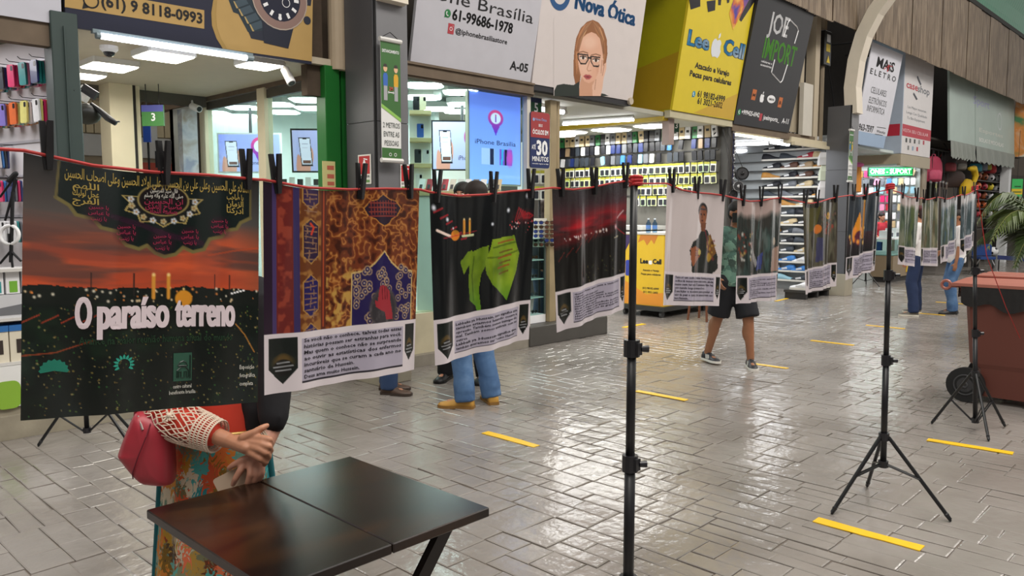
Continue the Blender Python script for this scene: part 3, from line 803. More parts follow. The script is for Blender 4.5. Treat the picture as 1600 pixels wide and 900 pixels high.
for ex in ((911, 91), (931, 95)):
    poly([(ex[0] - 9, ex[1] - 8), (ex[0] + 8, ex[1] - 6), (ex[0] + 8.5, ex[1] + 3), (ex[0] + 4, ex[1] + 10), (ex[0] - 4, ex[1] + 9.5), (ex[0] - 8.5, ex[1] + 1)], '#231a1a')
    poly([(ex[0] - 7, ex[1] - 5.6), (ex[0] + 6.4, ex[1] - 4), (ex[0] + 6.8, ex[1] + 2), (ex[0] + 3.4, ex[1] + 7.6), (ex[0] - 3.6, ex[1] + 7.2), (ex[0] - 6.8, ex[1] + .6)], '#dcae96')
    cv.ell(*P(ex[0], ex[1] - .5), 4.6 / 95, 2.5 / 122, '#efe2da'); cv.ell(*P(ex[0], ex[1] - .6), 2 / 95, 2.5 / 122, '#3d2a20')
    cv.line([P(ex[0] - 5, ex[1] - 2.4), P(ex[0], ex[1] - 3.6), P(ex[0] + 5, ex[1] - 2)], .008, '#33211a', asp=1.28)
    cv.line([P(ex[0] - 7, ex[1] - 9), P(ex[0], ex[1] - 10.5), P(ex[0] + 7, ex[1] - 8)], .009, '#7d563d', .8, asp=1.28)
cv.line([P(919, 90), P(923, 91)], .014, '#231a1a', asp=1.28)
cv.line([P(921, 96), P(917, 108), P(919, 111), P(923, 110)], .008, '#b9846c', .7, asp=1.28); poly([(911, 119), (915, 116), (918, 117), (921, 116.5), (925, 120), (921, 124), (916, 124.5)], '#b65a5b'); poly([(912.5, 119.6), (918, 119), (923.5, 120.4), (918, 121.6)], '#7a3033')
poly([(926, 152), (925, 134), (931, 122), (935, 112), (937, 92), (940, 84), (942.5, 92), (942, 104), (944, 100), (947.5, 97), (947, 108), (943, 122), (941, 138), (938, 152)], '#e4b8a0')
for a_, b_ in (((940.5, 94), (939, 114)), ((944, 102), (941, 118)), ((931, 124), (929, 140))): cv.line([P(*a_), P(*b_)], .006, '#b98a74', asp=1.28)
x0, y0 = on_fr(866, 150, fr); x1, _ = on_fr(960, 150, fr); _, y1 = on_fr(905, 28, fr)
def wmap(x, y, off): return fr.p(*on_fr(865 + 95 * x, 28 + 122 * y + (x - .5) * 0, fr), off)
picture('portrait_print', cv, wmap, printed(.4), t, .002)
put('lettering', line_of(MB(), fr, 'Nova Ótica', (898, 12), (991, 41), 25, .02, heavy=.055), M('#1d5c93', .5), t)
c = on_fr(875, -10, fr); put('logo', ringp(MB(), fr, c[0], c[1], .12, .19, .002), M('#1d4f83', .5), t)
put('underside', MB().box((6.97, 6.39, 3.06), (8.97, 6.9, 3.12)), M('#1c1b20', .6), t)
put('end_tube', MB().tube((8.93, 6.35, 3.12), (8.93, 6.8, 3.12), .05), M('#b7aa98', .6), t)
t = thing('tube_light', "white tube lamp under the optician's sign", 'lamp', (7.6, 6.7, 2.99))
put('diffuser', MB().tube((7.45, 6.9, 2.95), (8.15, 6.9, 2.95), .03), emit('#f2f4ff', 9), t); put('end_cap', MB().tube((8.15, 6.9, 2.95), (8.2, 6.9, 2.95), .035).box((7.4, 6.88, 2.96), (8.2, 6.92, 3.018)), M('#bfbdb8', .4), t)

# yellow corner sign
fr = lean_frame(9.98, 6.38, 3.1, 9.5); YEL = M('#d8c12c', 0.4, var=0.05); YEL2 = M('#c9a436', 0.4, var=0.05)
t = thing('shop_sign', 'yellow corner shop sign with blue lettering and phone pictures', 'sign', fr.o)
put('panel', board(fr, 1.81, 2.05), YEL, t)
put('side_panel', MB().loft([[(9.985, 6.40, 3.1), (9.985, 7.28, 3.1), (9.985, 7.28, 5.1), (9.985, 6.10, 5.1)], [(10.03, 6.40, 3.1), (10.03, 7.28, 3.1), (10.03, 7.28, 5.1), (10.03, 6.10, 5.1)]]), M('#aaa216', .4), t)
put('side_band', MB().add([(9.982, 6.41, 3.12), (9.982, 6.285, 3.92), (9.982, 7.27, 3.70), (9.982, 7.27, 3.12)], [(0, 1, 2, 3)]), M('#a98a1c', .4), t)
put('lower_band', MB().sheet(fr, [on_fr(*p_, fr) for p_ in ((1084, 176), (1145, 187), (1153, 146))], .002), YEL2, t)
mb = MB()
line_of(mb, fr, 'Atacado e Varejo', (1085, 107), (1139, 118), 9, .035); line_of(mb, fr, 'Peças para celulares', (1077, 119), (1142, 133), 9, .035)
line_of(mb, fr, '61 98182-6999', (1089, 151), (1132, 159), 9.5, .03); line_of(mb, fr, '61 3021-2602', (1089, 162), (1128, 169), 9.5, .03)
put('lettering', mb, INK, t)
chat_icon(t, fr, on_fr(1084, 147, fr), .045, M('#2f8fb0', .5), PAPERW)
def jolly(body, a, b, cap):
    put('blue_lettering', line_of(MB(), fr, body, a, b, cap, .04, .002, heavy=.05), M('#123a5c', .5), t)
    put('blue_lettering', line_of(MB(), fr, body, a, b, cap, .02, .004, heavy=.02), pattern('blue_to_white_letters', [(.3, '#e8f2f8'), (.5, '#3f9fd6'), (.75, '#1f6fb0')], 3, .4, 0), t)
jolly('Lee', (1073, 71), (1107, 77), 24); jolly('Cell', (1129, 84), (1161, 92), 24)
c = on_fr(1119, 74, fr); put('fruit_emblem', MB().sheet(fr, apple_outline(c[0], c[1], .30), .004), M('#d9dde4', .3), t); put('fruit_emblem', MB().sheet(fr, leaf_outline(c[0] + .01, c[1], .30), .004), M('#dfe3ea', .3), t)
PH = M('#201d22', .3)
for pts in (((1076, -4), (1094, -2), (1094, 10), (1079, 15)), ((1104, 2), (1118, 0), (1117, 16), (1106, 19)), ((1122, -2), (1127, -2), (1126, 8), (1122, 8)), ((1135, -2), (1140, -2), (1139, 4), (1136, 5))): put('phone_picture', MB().sheet(fr, [on_fr(*p_, fr) for p_ in pts], .003), PH, t)
put('phone_picture', MB().sheet(fr, [on_fr(*p_, fr) for p_ in ((1168, -4), (1183, -4), (1158, 34), (1155, 31))], .003), PH, t)
put('phone_picture', MB().sheet(fr, [on_fr(*p_, fr) for p_ in ((1147, -4), (1172, -4), (1145, 47), (1139, 21))], .004), pattern('orange_to_purple_screen', [(.35, '#4a3f9a'), (.5, '#c9622f'), (.65, '#e8b24a')], 4, .3, .5), t)

# black sign
fr = lean_frame(11.8, 6.38, 3.05, 11)
t = thing('shop_sign', 'black shop sign with white and green lettering over a phone outline', 'sign', fr.o)
put('panel', board(fr, 2.02, 2.05), M('#26262a', 0.42), t)
put('lettering', line_of(MB(), fr, 'JOE', (1199, 49), (1229, 58), 33, .01, heavy=.015), PAPERW, t)
put('green_lettering', line_of(MB(), fr, 'IMPORT', (1190, 90), (1240, 104), 34, .01, heavy=.012), M('#5fae3a', .45), t)
mb = MB(); S = lambda *pts: mb.mark().path([fr.p(*on_fr(*p_, fr), .003) for p_ in pts], .011, 4)
S((1224, 58), (1231, 35), (1234, 31), (1245, 42), (1247, 48), (1241, 68)); S((1210, 93), (1205, 113), (1207, 116), (1219, 129), (1222, 126), (1230, 101))
put('phone_outline', mb, PAPERW, t)
mb = MB()
line_of(mb, fr, 'celulares e', (1189, 97), (1206, 101), 3.5, .01); line_of(mb, fr, 'acessórios', (1188, 102), (1205, 107), 3.5, .01)
line_of(mb, fr, '+999425-6942', (1158, 178), (1186, 183), 7, .02); line_of(mb, fr, 'joeimports_', (1192, 186), (1217, 191), 7, .02); line_of(mb, fr, 'A-11', (1221, 192), (1231, 194), 8, .02)
c = on_fr(1190.5, 153, fr); mb.mark().sheet(fr, apple_outline(c[0], c[1], .15), .002); mb.mark().sheet(fr, leaf_outline(c[0], c[1], .15), .002)
c = on_fr(1205, 155, fr); discp(mb, fr, c[0], c[1], .15, .065, .002)
put('lettering', mb, PAPERW, t)
x, y = on_fr(1205, 157, fr); put('oval_lettering', text(MB(), fr.p, 'SAMSUNG', x, y, .035, .2, 'C', .02, .004), INK, t)
for px, py, s_ in ((1178, 148, 'M'), (1219, 160, 'JBL')):
    c = on_fr(px, py, fr); put('orange_badge', rectp(MB(), fr, c[0] - .07, c[1] - .085, c[0] + .07, c[1] + .085, .002), M('#c06a35', .5), t)
    put('badge_lettering', text(MB(), fr.p, s_, c[0], c[1] - .03, .05, .09, 'C', .02, .004), M('#3a1c10', .5), t)
chat_icon(t, fr, on_fr(1155, 175, fr), .05, M('#2c8a56', .5), PAPERW)
c = on_fr(1188.5, 183, fr); put('photo_app_icon', rectp(MB(), fr, c[0] - .045, c[1] - .06, c[0] + .045, c[1] + .06, .002), M('#b3404a', .5), t)

# white electronics banner, and the case shop's box sign
fr = lean_frame(16.98, 6.38, 3.33, 8.5)
t = thing('shop_banner', 'leaning white banner with black and red title and pale blue ends', 'banner', fr.o)
put('sheet', board(fr, 1.83, 1.9, .02), M('#d9d9e2', .5), t)
put('bracket', MB().tube(fr.p(.2, 1.85, -.02), (fr.p(.2, 1.85).x, 7.29, 5.2), .015).tube(fr.p(1.6, 1.85, -.02), (fr.p(1.6, 1.85).x, 7.29, 5.2), .015), INK, t)
put('blue_band', rectp(MB(), fr, 0, 1.78, 1.83, 1.9, .002), M('#a9c3dc', .5), t)
put('blue_skirt', board(Frame(fr.p(0.05, -0.27), fr.ex, fr.ey), 1.72, .27, .02), M('#9db4d0', .5), t)
mb = MB()
line_of(mb, fr, 'MAiS', (1369, 104), (1396, 113), 16, .02, heavy=.03); line_of(mb, fr, 'E L E T R O', (1359, 115), (1399, 128), 9, .02)
line_of(mb, fr, 'CELULARES', (1360, 145), (1384, 151), 10, .0); line_of(mb, fr, 'ELETRÔNICOS', (1357, 160), (1384, 168), 10, .0); line_of(mb, fr, 'INFORMÁTICA', (1354, 173), (1381, 180), 10, .0)
line_of(mb, fr, '3963-7597', (1338, 202), (1364, 207), 10, .03); line_of(mb, fr, 'WhatsApp', (1369, 207), (1383, 209), 4, .01)
S = lambda a, b: mb.mark().sheet(fr, [on_fr(*a, fr), on_fr(*b, fr), on_fr(b[0], b[1] - 1, fr), on_fr(a[0], a[1] - 1, fr)], .002)
S((1370, 199), (1384, 201)); S((1367, 210), (1379, 212)); put('lettering', mb, INK, t)
put('red_stroke', MB().path([fr.p(*on_fr(*p_, fr), .004) for p_ in ((1381, 108), (1388, 103), (1394, 104))], .008, 5).path([fr.p(*on_fr(*p_, fr), .004) for p_ in ((1386, 112), (1388, 105), (1388, 101))], .012, 5), M('#c23a3f', .5), t)
fr = lean_frame(19.68, 6.34, 3.0, 0)
t = thing('shop_sign', 'white box sign with red and grey lettering and a red stripe', 'sign', fr.o)
put('panel', board(fr, 2.12, 2.3), M('#d6d2d2', .5), t)
put('side_panel', MB().box((19.64, 6.34, 3.0), (19.68, 7.28, 5.3)), M('#aeb9c9', .5), t)
put('red_stripe', rectp(MB(), fr, .0, .41, 2.12, .68, .002), M('#b5283c', .5), t)
put('red_stripe', MB().add([(19.637, 6.38, 3.41), (19.637, 7.25, 3.41), (19.637, 7.25, 3.68), (19.637, 6.38, 3.68)], [(0, 1, 2, 3)]), M('#b5283c', .5), t)
put('lettering', line_of(MB(), fr, 'case', (1416, 137), (1434, 142), 11, .02), M('#b5283c', .5), t)
put('lettering', line_of(MB(), fr, 'shop', (1434, 143), (1452, 150), 11, .01), M('#4e5560', .5), t)
mb = MB()
for a, b in (((1433, 120), (1438, 132)), ((1427, 146), (1432, 155))): mb.mark().path([fr.p(*on_fr(*a, fr), .002), fr.p(*on_fr(*b, fr), .002)], .025, 5)
line_of(mb, fr, 'Las Mejor materiais', (1418, 170), (1447, 175), 4, 0); line_of(mb, fr, 'Longe Con Qualidade', (1416, 178), (1448, 184), 4, 0); line_of(mb, fr, 'Tu Bin Equipment', (1417, 187), (1445, 191), 4, 0)
put('lettering', mb, M('#6e737c', .5), t)
put('stripe_lettering', line_of(MB(), fr, 'VESTA SEU CELULAR', (1410, 207), (1450, 212), 5, 0, .004), M('#e6c9cc', .5), t)
for px, py, c_ in ((1416, 219, '#333333'), (1422, 220, '#555555'), (1429, 221, '#333333'), (1436, 222, '#888888'), (1443, 223, '#b33a4c'), (1433, 233, '#b5283c'), (1419, 231, '#777777'), (1426, 232, '#8aa2b8')):
    c = on_fr(px, py, fr); put('brand_mark', rectp(MB(), fr, c[0] - .06, c[1] - .05, c[0] + .06, c[1] + .05, .003), M(c_, .5), t)
# sports shop sign panels and valances
for i, (u0, u1, lab) in enumerate(((23.1, 25.55, 'pale green blank awning panel left of the sport lettering'), (25.6, 30.3, 'pale grey-green awning panel with faded sport lettering'))):
    fr = lean_frame(u0, 6.25, 3.52, -3); t = thing('awning', lab, 'awning', fr.o)
    put('panel', board(fr, u1 - u0, 1.9, .05), M('#a9bab2', .45, var=.12, scale=1.5), t)
    A, B, n = [], [], 40
    for k in range(n + 1):
        x = (u1 - u0) * k / n; A.append(fr.p(x, 0, .02)); B.append(fr.p(x, -.42 - (.06 if k % 2 else 0), .03 + .05 * math.sin(k * .9)))
    put('valance', MB().loft([A, B], caps=False, close=False), M('#8b9089', .6), t)
    if i:
        put('lettering', line_of(MB(), fr, 'Sport', (1521, 162), (1546, 170), 12, .01), M('#9a9cc4', .5), t)
        put('lettering', line_of(MB(), fr, 'Esportes', (1530, 207), (1567, 214), 6, .01), M('#cfd0c6', .5), t)
        put('lettering', line_of(MB(), fr, 'BOLAS E MOCHILAS', (1530, 222), (1568, 229), 6, .02), M('#e3e4de', .5), t)
        c = on_fr(1562, 190, fr); put('emblem', ringp(MB(), fr, c[0], c[1], .22, .27, .002), M('#c8cfd0', .5), t)

# rounded optician board on the door post
fr = Frame((6.97, 6.40, 2.15)); t = thing('board', 'red and navy rounded board promising glasses in 30 minutes', 'sign', fr.o)
def rrect(x0, y0, x1, y1, r, n=5):
    P = []
    for cx, cy, a0 in ((x1 - r, y0 + r, -90), (x1 - r, y1 - r, 0), (x0 + r, y1 - r, 90), (x0 + r, y0 + r, 180)):
        for k in range(n + 1):
            a = math.radians(a0 + 90 * k / n); P.append((cx + r * math.cos(a), cy + r * math.sin(a)))
    return P
put('panel', MB().prism(fr, rrect(0, 0, .34, .66, .035), -.02, 0), M('#23305e', .4), t)
top = [(x, y) for x, y in rrect(0, 0, .34, .66, .035) if y > .3]; put('red_top', MB().sheet(fr, [(.34, .36)] + top + [(0, .36)], .002), M('#9e3a3c', .4), t)
mb = MB()
text(mb, fr.p, 'SEUS', .17, .49, .03, .07, 'C', .02, .004); text(mb, fr.p, 'ÓCULOS EM', .17, .40, .05, .28, 'C', .03, .004)
text(mb, fr.p, 'ATÉ', .015, .22, .05, .07, 'L', .02, .004); text(mb, fr.p, '30', .10, .16, .16, .2, 'L', .04, .004); text(mb, fr.p, 'MINUTOS', .17, .08, .055, .29, 'C', .02, .004); text(mb, fr.p, 'consulte regras na loja', .17, .045, .014, .29, 'C', .01, .004)
put('lettering', mb, PAPERW, t)
put('logo', text(discp(MB(), fr, .05, .57, .02, .02, .004), fr.p, 'Nova Ótica', .08, .56, .03, .2, 'L', .01, .004), M('#8fa3d0', .5), t)
def hang_plate(lab, fr, w, h, body, cols, up=.15):
    t = thing('hanging_sign', lab, 'sign', fr.o)
    put('panel', board(fr, w, h, .02), M(cols[0], .45), t); put('top_band', rectp(MB(), fr, 0, h * .68, w, h, .002), M(cols[1], .45), t)
    mb = MB()
    for s_, x_, y_, c_ in body: text(mb, fr.p, s_, x_ * w, y_ * h, c_ * h, None, 'C', .02, .004)
    put('lettering', mb, PAPERW, t); put('hanger', MB().tube(fr.p(w * .2, h, -.01), fr.p(w * .2, h + up, -.01), .005).tube(fr.p(w * .8, h, -.01), fr.p(w * .8, h + up, -.01), .005), INK, t)
hang_plate("green and navy corner sign lettered A 5 beside the optician's lamp", Frame((6.99, 6.62, 2.80)), .42, .24, (('A', .2, .2, .3), ('5', .75, .2, .45)), ('#1e5a38', '#1f2c52'), .0)
p0 = on_d(222, 197, 8.4); hang_plate('green and blue hanging sign with the figure 3 in the passage', face_frame(p0, -6), .245, .22, (('3', .54, .25, .35),), ('#3f7d3c', '#4a4f9c'), .22)
p0 = on_d(1050, 206, 12.6); hang_plate('small dark green sign with a 3 under the yellow shop beam', face_frame(p0, 20), .13, .24, (('3', .6, .25, .35),), ('#2a5140', '#25483a'))
# distancing banners on the two pillars
def distancing(lab, fr, h):
    t = thing('roller_banner', lab, 'banner', fr.o); w = h * .205
    W = lambda x, y, off=0: fr.p(x * w, y * h, off)
    put('sheet', board(fr, w, h, .004), M('#e4e4e2', .5), t)
    g = Frame(fr.p(0, 0, .001), fr.ex, fr.ey)
    put('green_print', MB().sheet(g, [(0, h * .47), (w, h * .36), (w, h), (0, h)], .001).sheet(g, [(0, 0), (w, 0), (w, h * .105), (0, h * .105)], .001), M('#3c6b34', .5), t)
    put('green_stripe', MB().sheet(g, [(0, h * .44), (w, h * .33), (w, h * .36), (0, h * .47)], .002), M('#8fc05a', .5), t)
    rod = MB()
    for yy in (h, 0): rod.mark().tube(fr.p(-.04 * w, yy, .0), fr.p(w * 1.06, yy, .0), .022)
    put('rod', rod, M('#d8d6d2', .4), t)
    put('cord', MB().path([fr.p(w * .1, h + .02), fr.p(w * .5, h + .07), fr.p(w * .9, h + .02)], .004), INK, t)
    put('lettering', text(MB(), g.p, 'DISTANCIAMENTO', w / 2, h * .895, h * .024, w * .86, 'C', .02, .003), PAPERW, t)
    mb = MB()
    for i, s_ in enumerate(('2 METROS', 'ENTRE AS', 'PESSOAS')): text(mb, g.p, s_, w * .5, h * (.275 - i * .075), h * .042, w * (.86, .8, .72)[i], 'C', 0, .003)
    put('lettering', mb, M('#3d4440', .5), t)
    for i, (x, c_) in enumerate(((.22, '#3a68b8'), (.76, '#d8a52c'))):
        put('figure_print', MB().sheet(g, [((x - .11) * w, h * .62), ((x + .11) * w, h * .62), ((x + .12) * w, h * .7), ((x + .07) * w, h * .725), ((x - .07) * w, h * .725), ((x - .12) * w, h * .7)], .003), M(c_, .5), t)
        put('figure_print', MB().sheet(g, [((x - .09) * w, h * .5), ((x + .09) * w, h * .5), ((x + .09) * w, h * .62), ((x - .09) * w, h * .62)], .003), M('#a7a7ab', .5), t)
        put('figure_print', discp(MB(), g, x * w, h * .765, w * .1, h * .03, .003), M('#e0b48f', .5), t)
        put('figure_print', MB().sheet(g, [((x - .1) * w, h * .775), ((x + .1) * w, h * .775), ((x + .06) * w, h * .8), ((x - .06) * w, h * .8)], .004), M('#3a3230', .5), t)
    put('red_lettering', text(MB(), g.p, '2M', w * .5, h * .585, h * .03, w * .2, 'C', .02, .003), M('#c4463c', .5), t)
    put('arrow', MB().sheet(g, [(w * .36, h * .565), (w * .62, h * .565), (w * .62, h * .572), (w * .36, h * .572)], .003).sheet(g, [(w * .33, h * .5685), (w * .39, h * .582), (w * .39, h * .556)], .003).sheet(g, [(w * .66, h * .5685), (w * .6, h * .556), (w * .6, h * .582)], .003), PAPERW, t)
    put('footer_icons', ringp(ringp(MB(), g, w * .42, h * .05, w * .05, w * .07, .003, 14), g, w * .68, h * .05, w * .05, w * .07, .003, 14), PAPERW, t)
a = on_v(597, 250, 5.83); b = on_v(594, 60, 5.83)
distancing('tall green and white distancing banner on the nearest grey pillar', Frame((a[0], 5.83, a[2]), (1, 0, 0), (0, 0, 1)), b[2] - a[2])
a = on_v(1324.5, 283, 5.86); b = on_v(1329, 203, 5.86)
distancing('far green and white banner on the second grey pillar', Frame((a[0], 5.86, a[2]), (1, 0, 0), (0, 0, 1)), b[2] - a[2])
# extinguisher notices
def notice(lab, fr, w, h):
    t = thing('notice', lab, 'sign', fr.o)
    put('plate', board(fr, w, h, .004), M('#e8e6df', .4), t); g = fr
    put('red_field', rectp(MB(), g, w * .08, h * .34, w * .92, h * .95, .001), M('#c0282c', .4), t)
    put('extinguisher_print', rectp(MB(), g, w * .38, h * .42, w * .62, h * .72, .002).sheet(g, [(w * .4, h * .72), (w * .6, h * .72), (w * .55, h * .82), (w * .45, h * .82)], .002).sheet(g, [(w * .45, h * .84), (w * .75, h * .8), (w * .75, h * .84), (w * .45, h * .88)], .002), PAPERW, t)
    put('green_print', MB().sheet(g, [(w * .1, h * .05), (w * .9, h * .05), (w * .9, h * .14), (w * .1, h * .14)], .001), M('#6f9c5a', .4), t)
    put('lettering', text(MB(), g.p, 'EXTINTOR', w * .5, h * .22, h * .07, w * .8, 'C', .02, .002), INK, t)
a = on_u(560, 288, 4.345); notice('fire extinguisher notice on the side of the nearest grey pillar', Frame((4.345, a[1], a[2]), (0, -1, 0), (0, 0, 1)), .2, .27)
a = on_v(626, 297, 5.895); notice('fire extinguisher notice below the tall distancing banner', Frame((a[0], 5.895, a[2])), .13, .24)
a = on_v(504, 292, 6.415); fr = Frame((a[0], 6.41, a[2])); t = thing('notice', 'yellow and red striped notice on the green column', 'sign', fr.o)
put('plate', board(fr, .14, .24, .004), M('#d5cf8f', .4), t); put('red_print', rectp(rectp(rectp(MB(), fr, .05, .16, .125, .2, .001), fr, .05, .08, .125, .12, .001), fr, .05, .015, .125, .05, .001), M('#c66a55', .4), t)

# ---- screens
def pin(cv, cx, cy, r, asp):
    m = np.zeros(cv.X.shape)
    d = np.hypot(cv.X - cx, (cv.Y - cy) * asp); m = np.clip((r - d) / (r * .08) + .5, 0, 1)
    tip = (np.abs(cv.X - cx) < (r * .93) * (1 - ((cv.Y - cy) * asp) / (r * 2.1))) & ((cv.Y - cy) * asp > r * .3) & ((cv.Y - cy) * asp < r * 2.1)
    m = np.maximum(m, tip)
    tt = np.clip(((cv.Y - cy) * asp + r) / (3 * r), 0, 1)[..., None]
    cv.mix(m, srgb('#d8447c') * (1 - tt) + srgb('#5a34c8') * tt)
    cv.mix(np.clip((r * .66 - d) / (r * .08) + .5, 0, 1), '#cdd2ee')
    cv.rect(cx - r * .1, cy - r * .2 / asp, cx + r * .1, cy + r * .45 / asp, '#7a3fb0'); cv.ell(cx, cy - r * .38 / asp, r * .12, r * .12 / asp, '#b0407c')
def hand_phone(bgc):
    cv = Canvas(150, 90, bgc); cv.grad(.0, 1, bgc, '#a9aee0')
    cv.ell(.17, .9, .12, .3, '#c98f80'); cv.ell(.09, .75, .03, .16, '#c98f80'); cv.ell(.31, .62, .035, .2, '#c98f80')
    cv.poly([(.10, .17), (.30, .17), (.33, .88), (.14, .88)], '#26242c'); cv.poly([(.115, .2), (.29, .2), (.315, .84), (.15, .84)], '#d3d4ea')
    cv.rect(.17, .17, .24, .215, '#26242c'); cv.rect(.16, .32, .26, .34, '#a4a6c4'); cv.rect(.16, .42, .25, .435, '#a4a6c4'); cv.rect(.165, .74, .3, .82, '#6b4a44')
    pin(cv, .68, .32, .15, .6); return cv
def screen(lab, fr, w, h, cv, glow, words=(), edge='#18181b', mount=True):
    t = thing('screen', lab, 'screen', fr.o)
    if mount: put('mount', MB().tube(fr.p(w * .5, h * .6, -.08), fr.p(w * .5, h * .6, -.08) + Vector((0, 0, 3.07 - fr.p(0, h * .6).z)), .02).obox(fr.p(w * .4, h * .5, -.09), fr.ex, fr.ey, fr.n, w * .2, h * .2, .045), M('#3a3a3d', .4), t)
    put('bezel', MB().obox(fr.p(-.02, -.02, -.05), fr.ex, fr.ey, fr.n, w + .04, h + .04, .045), M(edge, .4), t)
    picture('display', cv, lambda x, y, off: fr.p(x * w, (1 - y) * h, off), printed(.25, glow), t, .0)
    if words:
        mb = MB()
        for s_, x_, y_, c_, w_ in words: text(mb, fr.p, s_, x_ * w, y_ * h, c_ * h, w_ * w, 'C', .0, .002)
        put('lettering', mb, M('#2b2a55', .4), t)
    return t
cv = Canvas(80, 140, '#7f9cf0'); cv.grad(0, 1, '#6f86ee', '#8fb2fa'); pin(cv, .5, .27, .15, 1.62)
cv.poly([(.22, .61), (.47, .61), (.47, .79), (.22, .79)], '#a9bdf2'); cv.poly([(.38, .61), (.46, .61), (.46, .79), (.39, .79)], '#262a4a'); cv.poly([(.57, .61), (.83, .61), (.83, .79), (.57, .79)], '#7a4fc4'); cv.poly([(.62, .61), (.66, .61), (.64, .79), (.6, .79)], '#3aa0d8'); cv.poly([(.68, .61), (.73, .61), (.71, .79), (.68, .79)], '#1c1c3a'); cv.ell(.78, .7, .06, .09, '#c04fb8', soft=.8)
screen('upright blue advertising screen in the phone store window', Frame((6.13, 6.56, 1.95)), .83, 1.03, cv, .75, (('iPhone Brasília', .5, .435, .05, .8),), '#c8bfae', False)
HPW = (('iPhone Brasília', .68, .19, .1, .5),)
p0 = on_d(677, 264, 9.7); screen('wall screen behind the window, left of the upright blue screen', face_frame(p0, 4, 6), .72, .57, hand_phone('#b8b8e6'), .55, HPW)
p0 = on_d(343, 268, 9.9); screen('white framed wall screen seen through the two left panes', face_frame(p0, 0), .76, .46, hand_phone('#8f9af0'), .6, HPW, '#d8d8d8')
p0 = on_d(459, 267, 8.9); screen('tilted wall screen half behind the green column', face_frame(p0, 3, 6), .66, .45, hand_phone('#b0b0e2'), .5, HPW)
# running LED text
fr = face_frame(on_d(1356, 276, 19.6), -8); t = thing('led_sign', 'green running LED text sign over the case shop counter', 'sign', fr.o)
put('case', board(fr, 1.06, .24, .06), M('#0c2a18', .4), t)
put('lit_field', rectp(MB(), fr, .02, .02, 1.04, .22, .002), emit('#12a44a', .7), t)
put('lettering', text(MB(), fr.p, 'ONES - SUPORT', .53, .07, .11, .96, 'C', .03, .005), emit('#c8ffe0', 2.2), t)
mb = MB()
for k in range(30): rectp(mb, fr, .04 + k * .034, .035, .055 + k * .034, .05, .004); rectp(mb, fr, .04 + k * .034, .195, .055 + k * .034, .208, .004)
put('dot_rows', mb, emit('#8affb8', 1.5), t)
# yellow and green price card at the far right
fr = face_frame(on_d(1580, 308, 24), 0); t = thing('price_card', 'green card with a yellow foot hanging at the far right', 'sign', fr.o)
put('hanger', MB().tube(fr.p(.16, .55, -.005), fr.p(.16, 2.0, -.005), .006), INK, t)
put('card', board(fr, .33, .55, .01), M('#48c46a', .5), t); put('yellow_foot', rectp(MB(), fr, .0, .08, .33, .25, .002), M('#e8c93a', .5), t); put('print', rectp(rectp(MB(), fr, .08, .3, .28, .34, .003), fr, .04, .14, .3, .17, .003), M('#27613a', .5), t)
fr = face_frame(on_d(1582, 245, 26), -10); t = thing('banner', 'green and orange banner beyond the sport awning at the right edge', 'banner', fr.o)
put('sheet', board(fr, .8, 1.9, .01), pattern('green_orange_print', [(.35, '#3f7d4a'), (.5, '#d98a3c'), (.6, '#d9d6c0'), (.7, '#8f5a2a')], 1.2, .5, .5), t)

# ================================================================== THE LINE OF POSTERS
import unicodedata
def _arab_forms():
    F = {}
    for c in range(0xFE70, 0xFEFD):
        d = unicodedata.decomposition(chr(c)).split()
        if len(d) >= 2 and d[0] in ('<isolated>', '<final>', '<initial>', '<medial>'):
            F[(''.join(chr(int(q, 16)) for q in d[1:]), d[0][1:-1])] = chr(c)
    return F
_AF = _arab_forms()
def arabic(s):
    """joins the letters and orders them for a left-to-right setter"""
    u, i = [], 0
    while i < len(s):
        if s[i] == '\u0644' and i + 1 < len(s) and s[i + 1] == '\u0627': u.append(s[i:i + 2]); i += 2
        else: u.append(s[i]); i += 1
    out = []
    for k, c in enumerate(u):
        pj = k > 0 and (u[k - 1], 'initial') in _AF and (c, 'final') in _AF
        nj = (c, 'initial') in _AF and k + 1 < len(u) and (u[k + 1], 'final') in _AF
        out.append(_AF.get((c, 'medial' if pj and nj else 'final' if pj else 'initial' if nj else 'isolated'), c if len(c) == 1 else c[0]))
    return ''.join(reversed(out))
LV = 1.5
GLOSS = printed(.2, 0, .28)
class Sheet:
    def __init__(s, tl, tr, bl, br, ph, amp=.006):
        s.c = [Vector(on_v(*q, LV)) for q in (tl, tr, bl, br)]; s.ph = ph; s.amp = amp
        s.w = (s.c[1] - s.c[0]).length; s.h = (s.c[2] - s.c[0]).length
    def at(s, x, y, off=0.0):
        a, b, c, d = s.c
        q = a * (1 - x) * (1 - y) + b * x * (1 - y) + c * (1 - x) * y + d * x * y
        k = s.amp * (.35 + .65 * y)
        w = math.sin(2 * math.pi * (1.9 * x + s.ph)) + .5 * math.sin(2 * math.pi * (4.3 * x + 2 * s.ph + .2 * y))
        q = q.copy(); q.y += w * k - off; q.z += -.004 * math.sin(math.pi * x * 2) * (1 - y) - .010 * math.sin(math.pi * x) * max(0, 1 - 4 * y)
        return q
    def tx(s, x, y, off=0.0):           # for lettering: metres, y upwards from the foot
        return s.at(x / s.w, 1 - y / s.h, off)
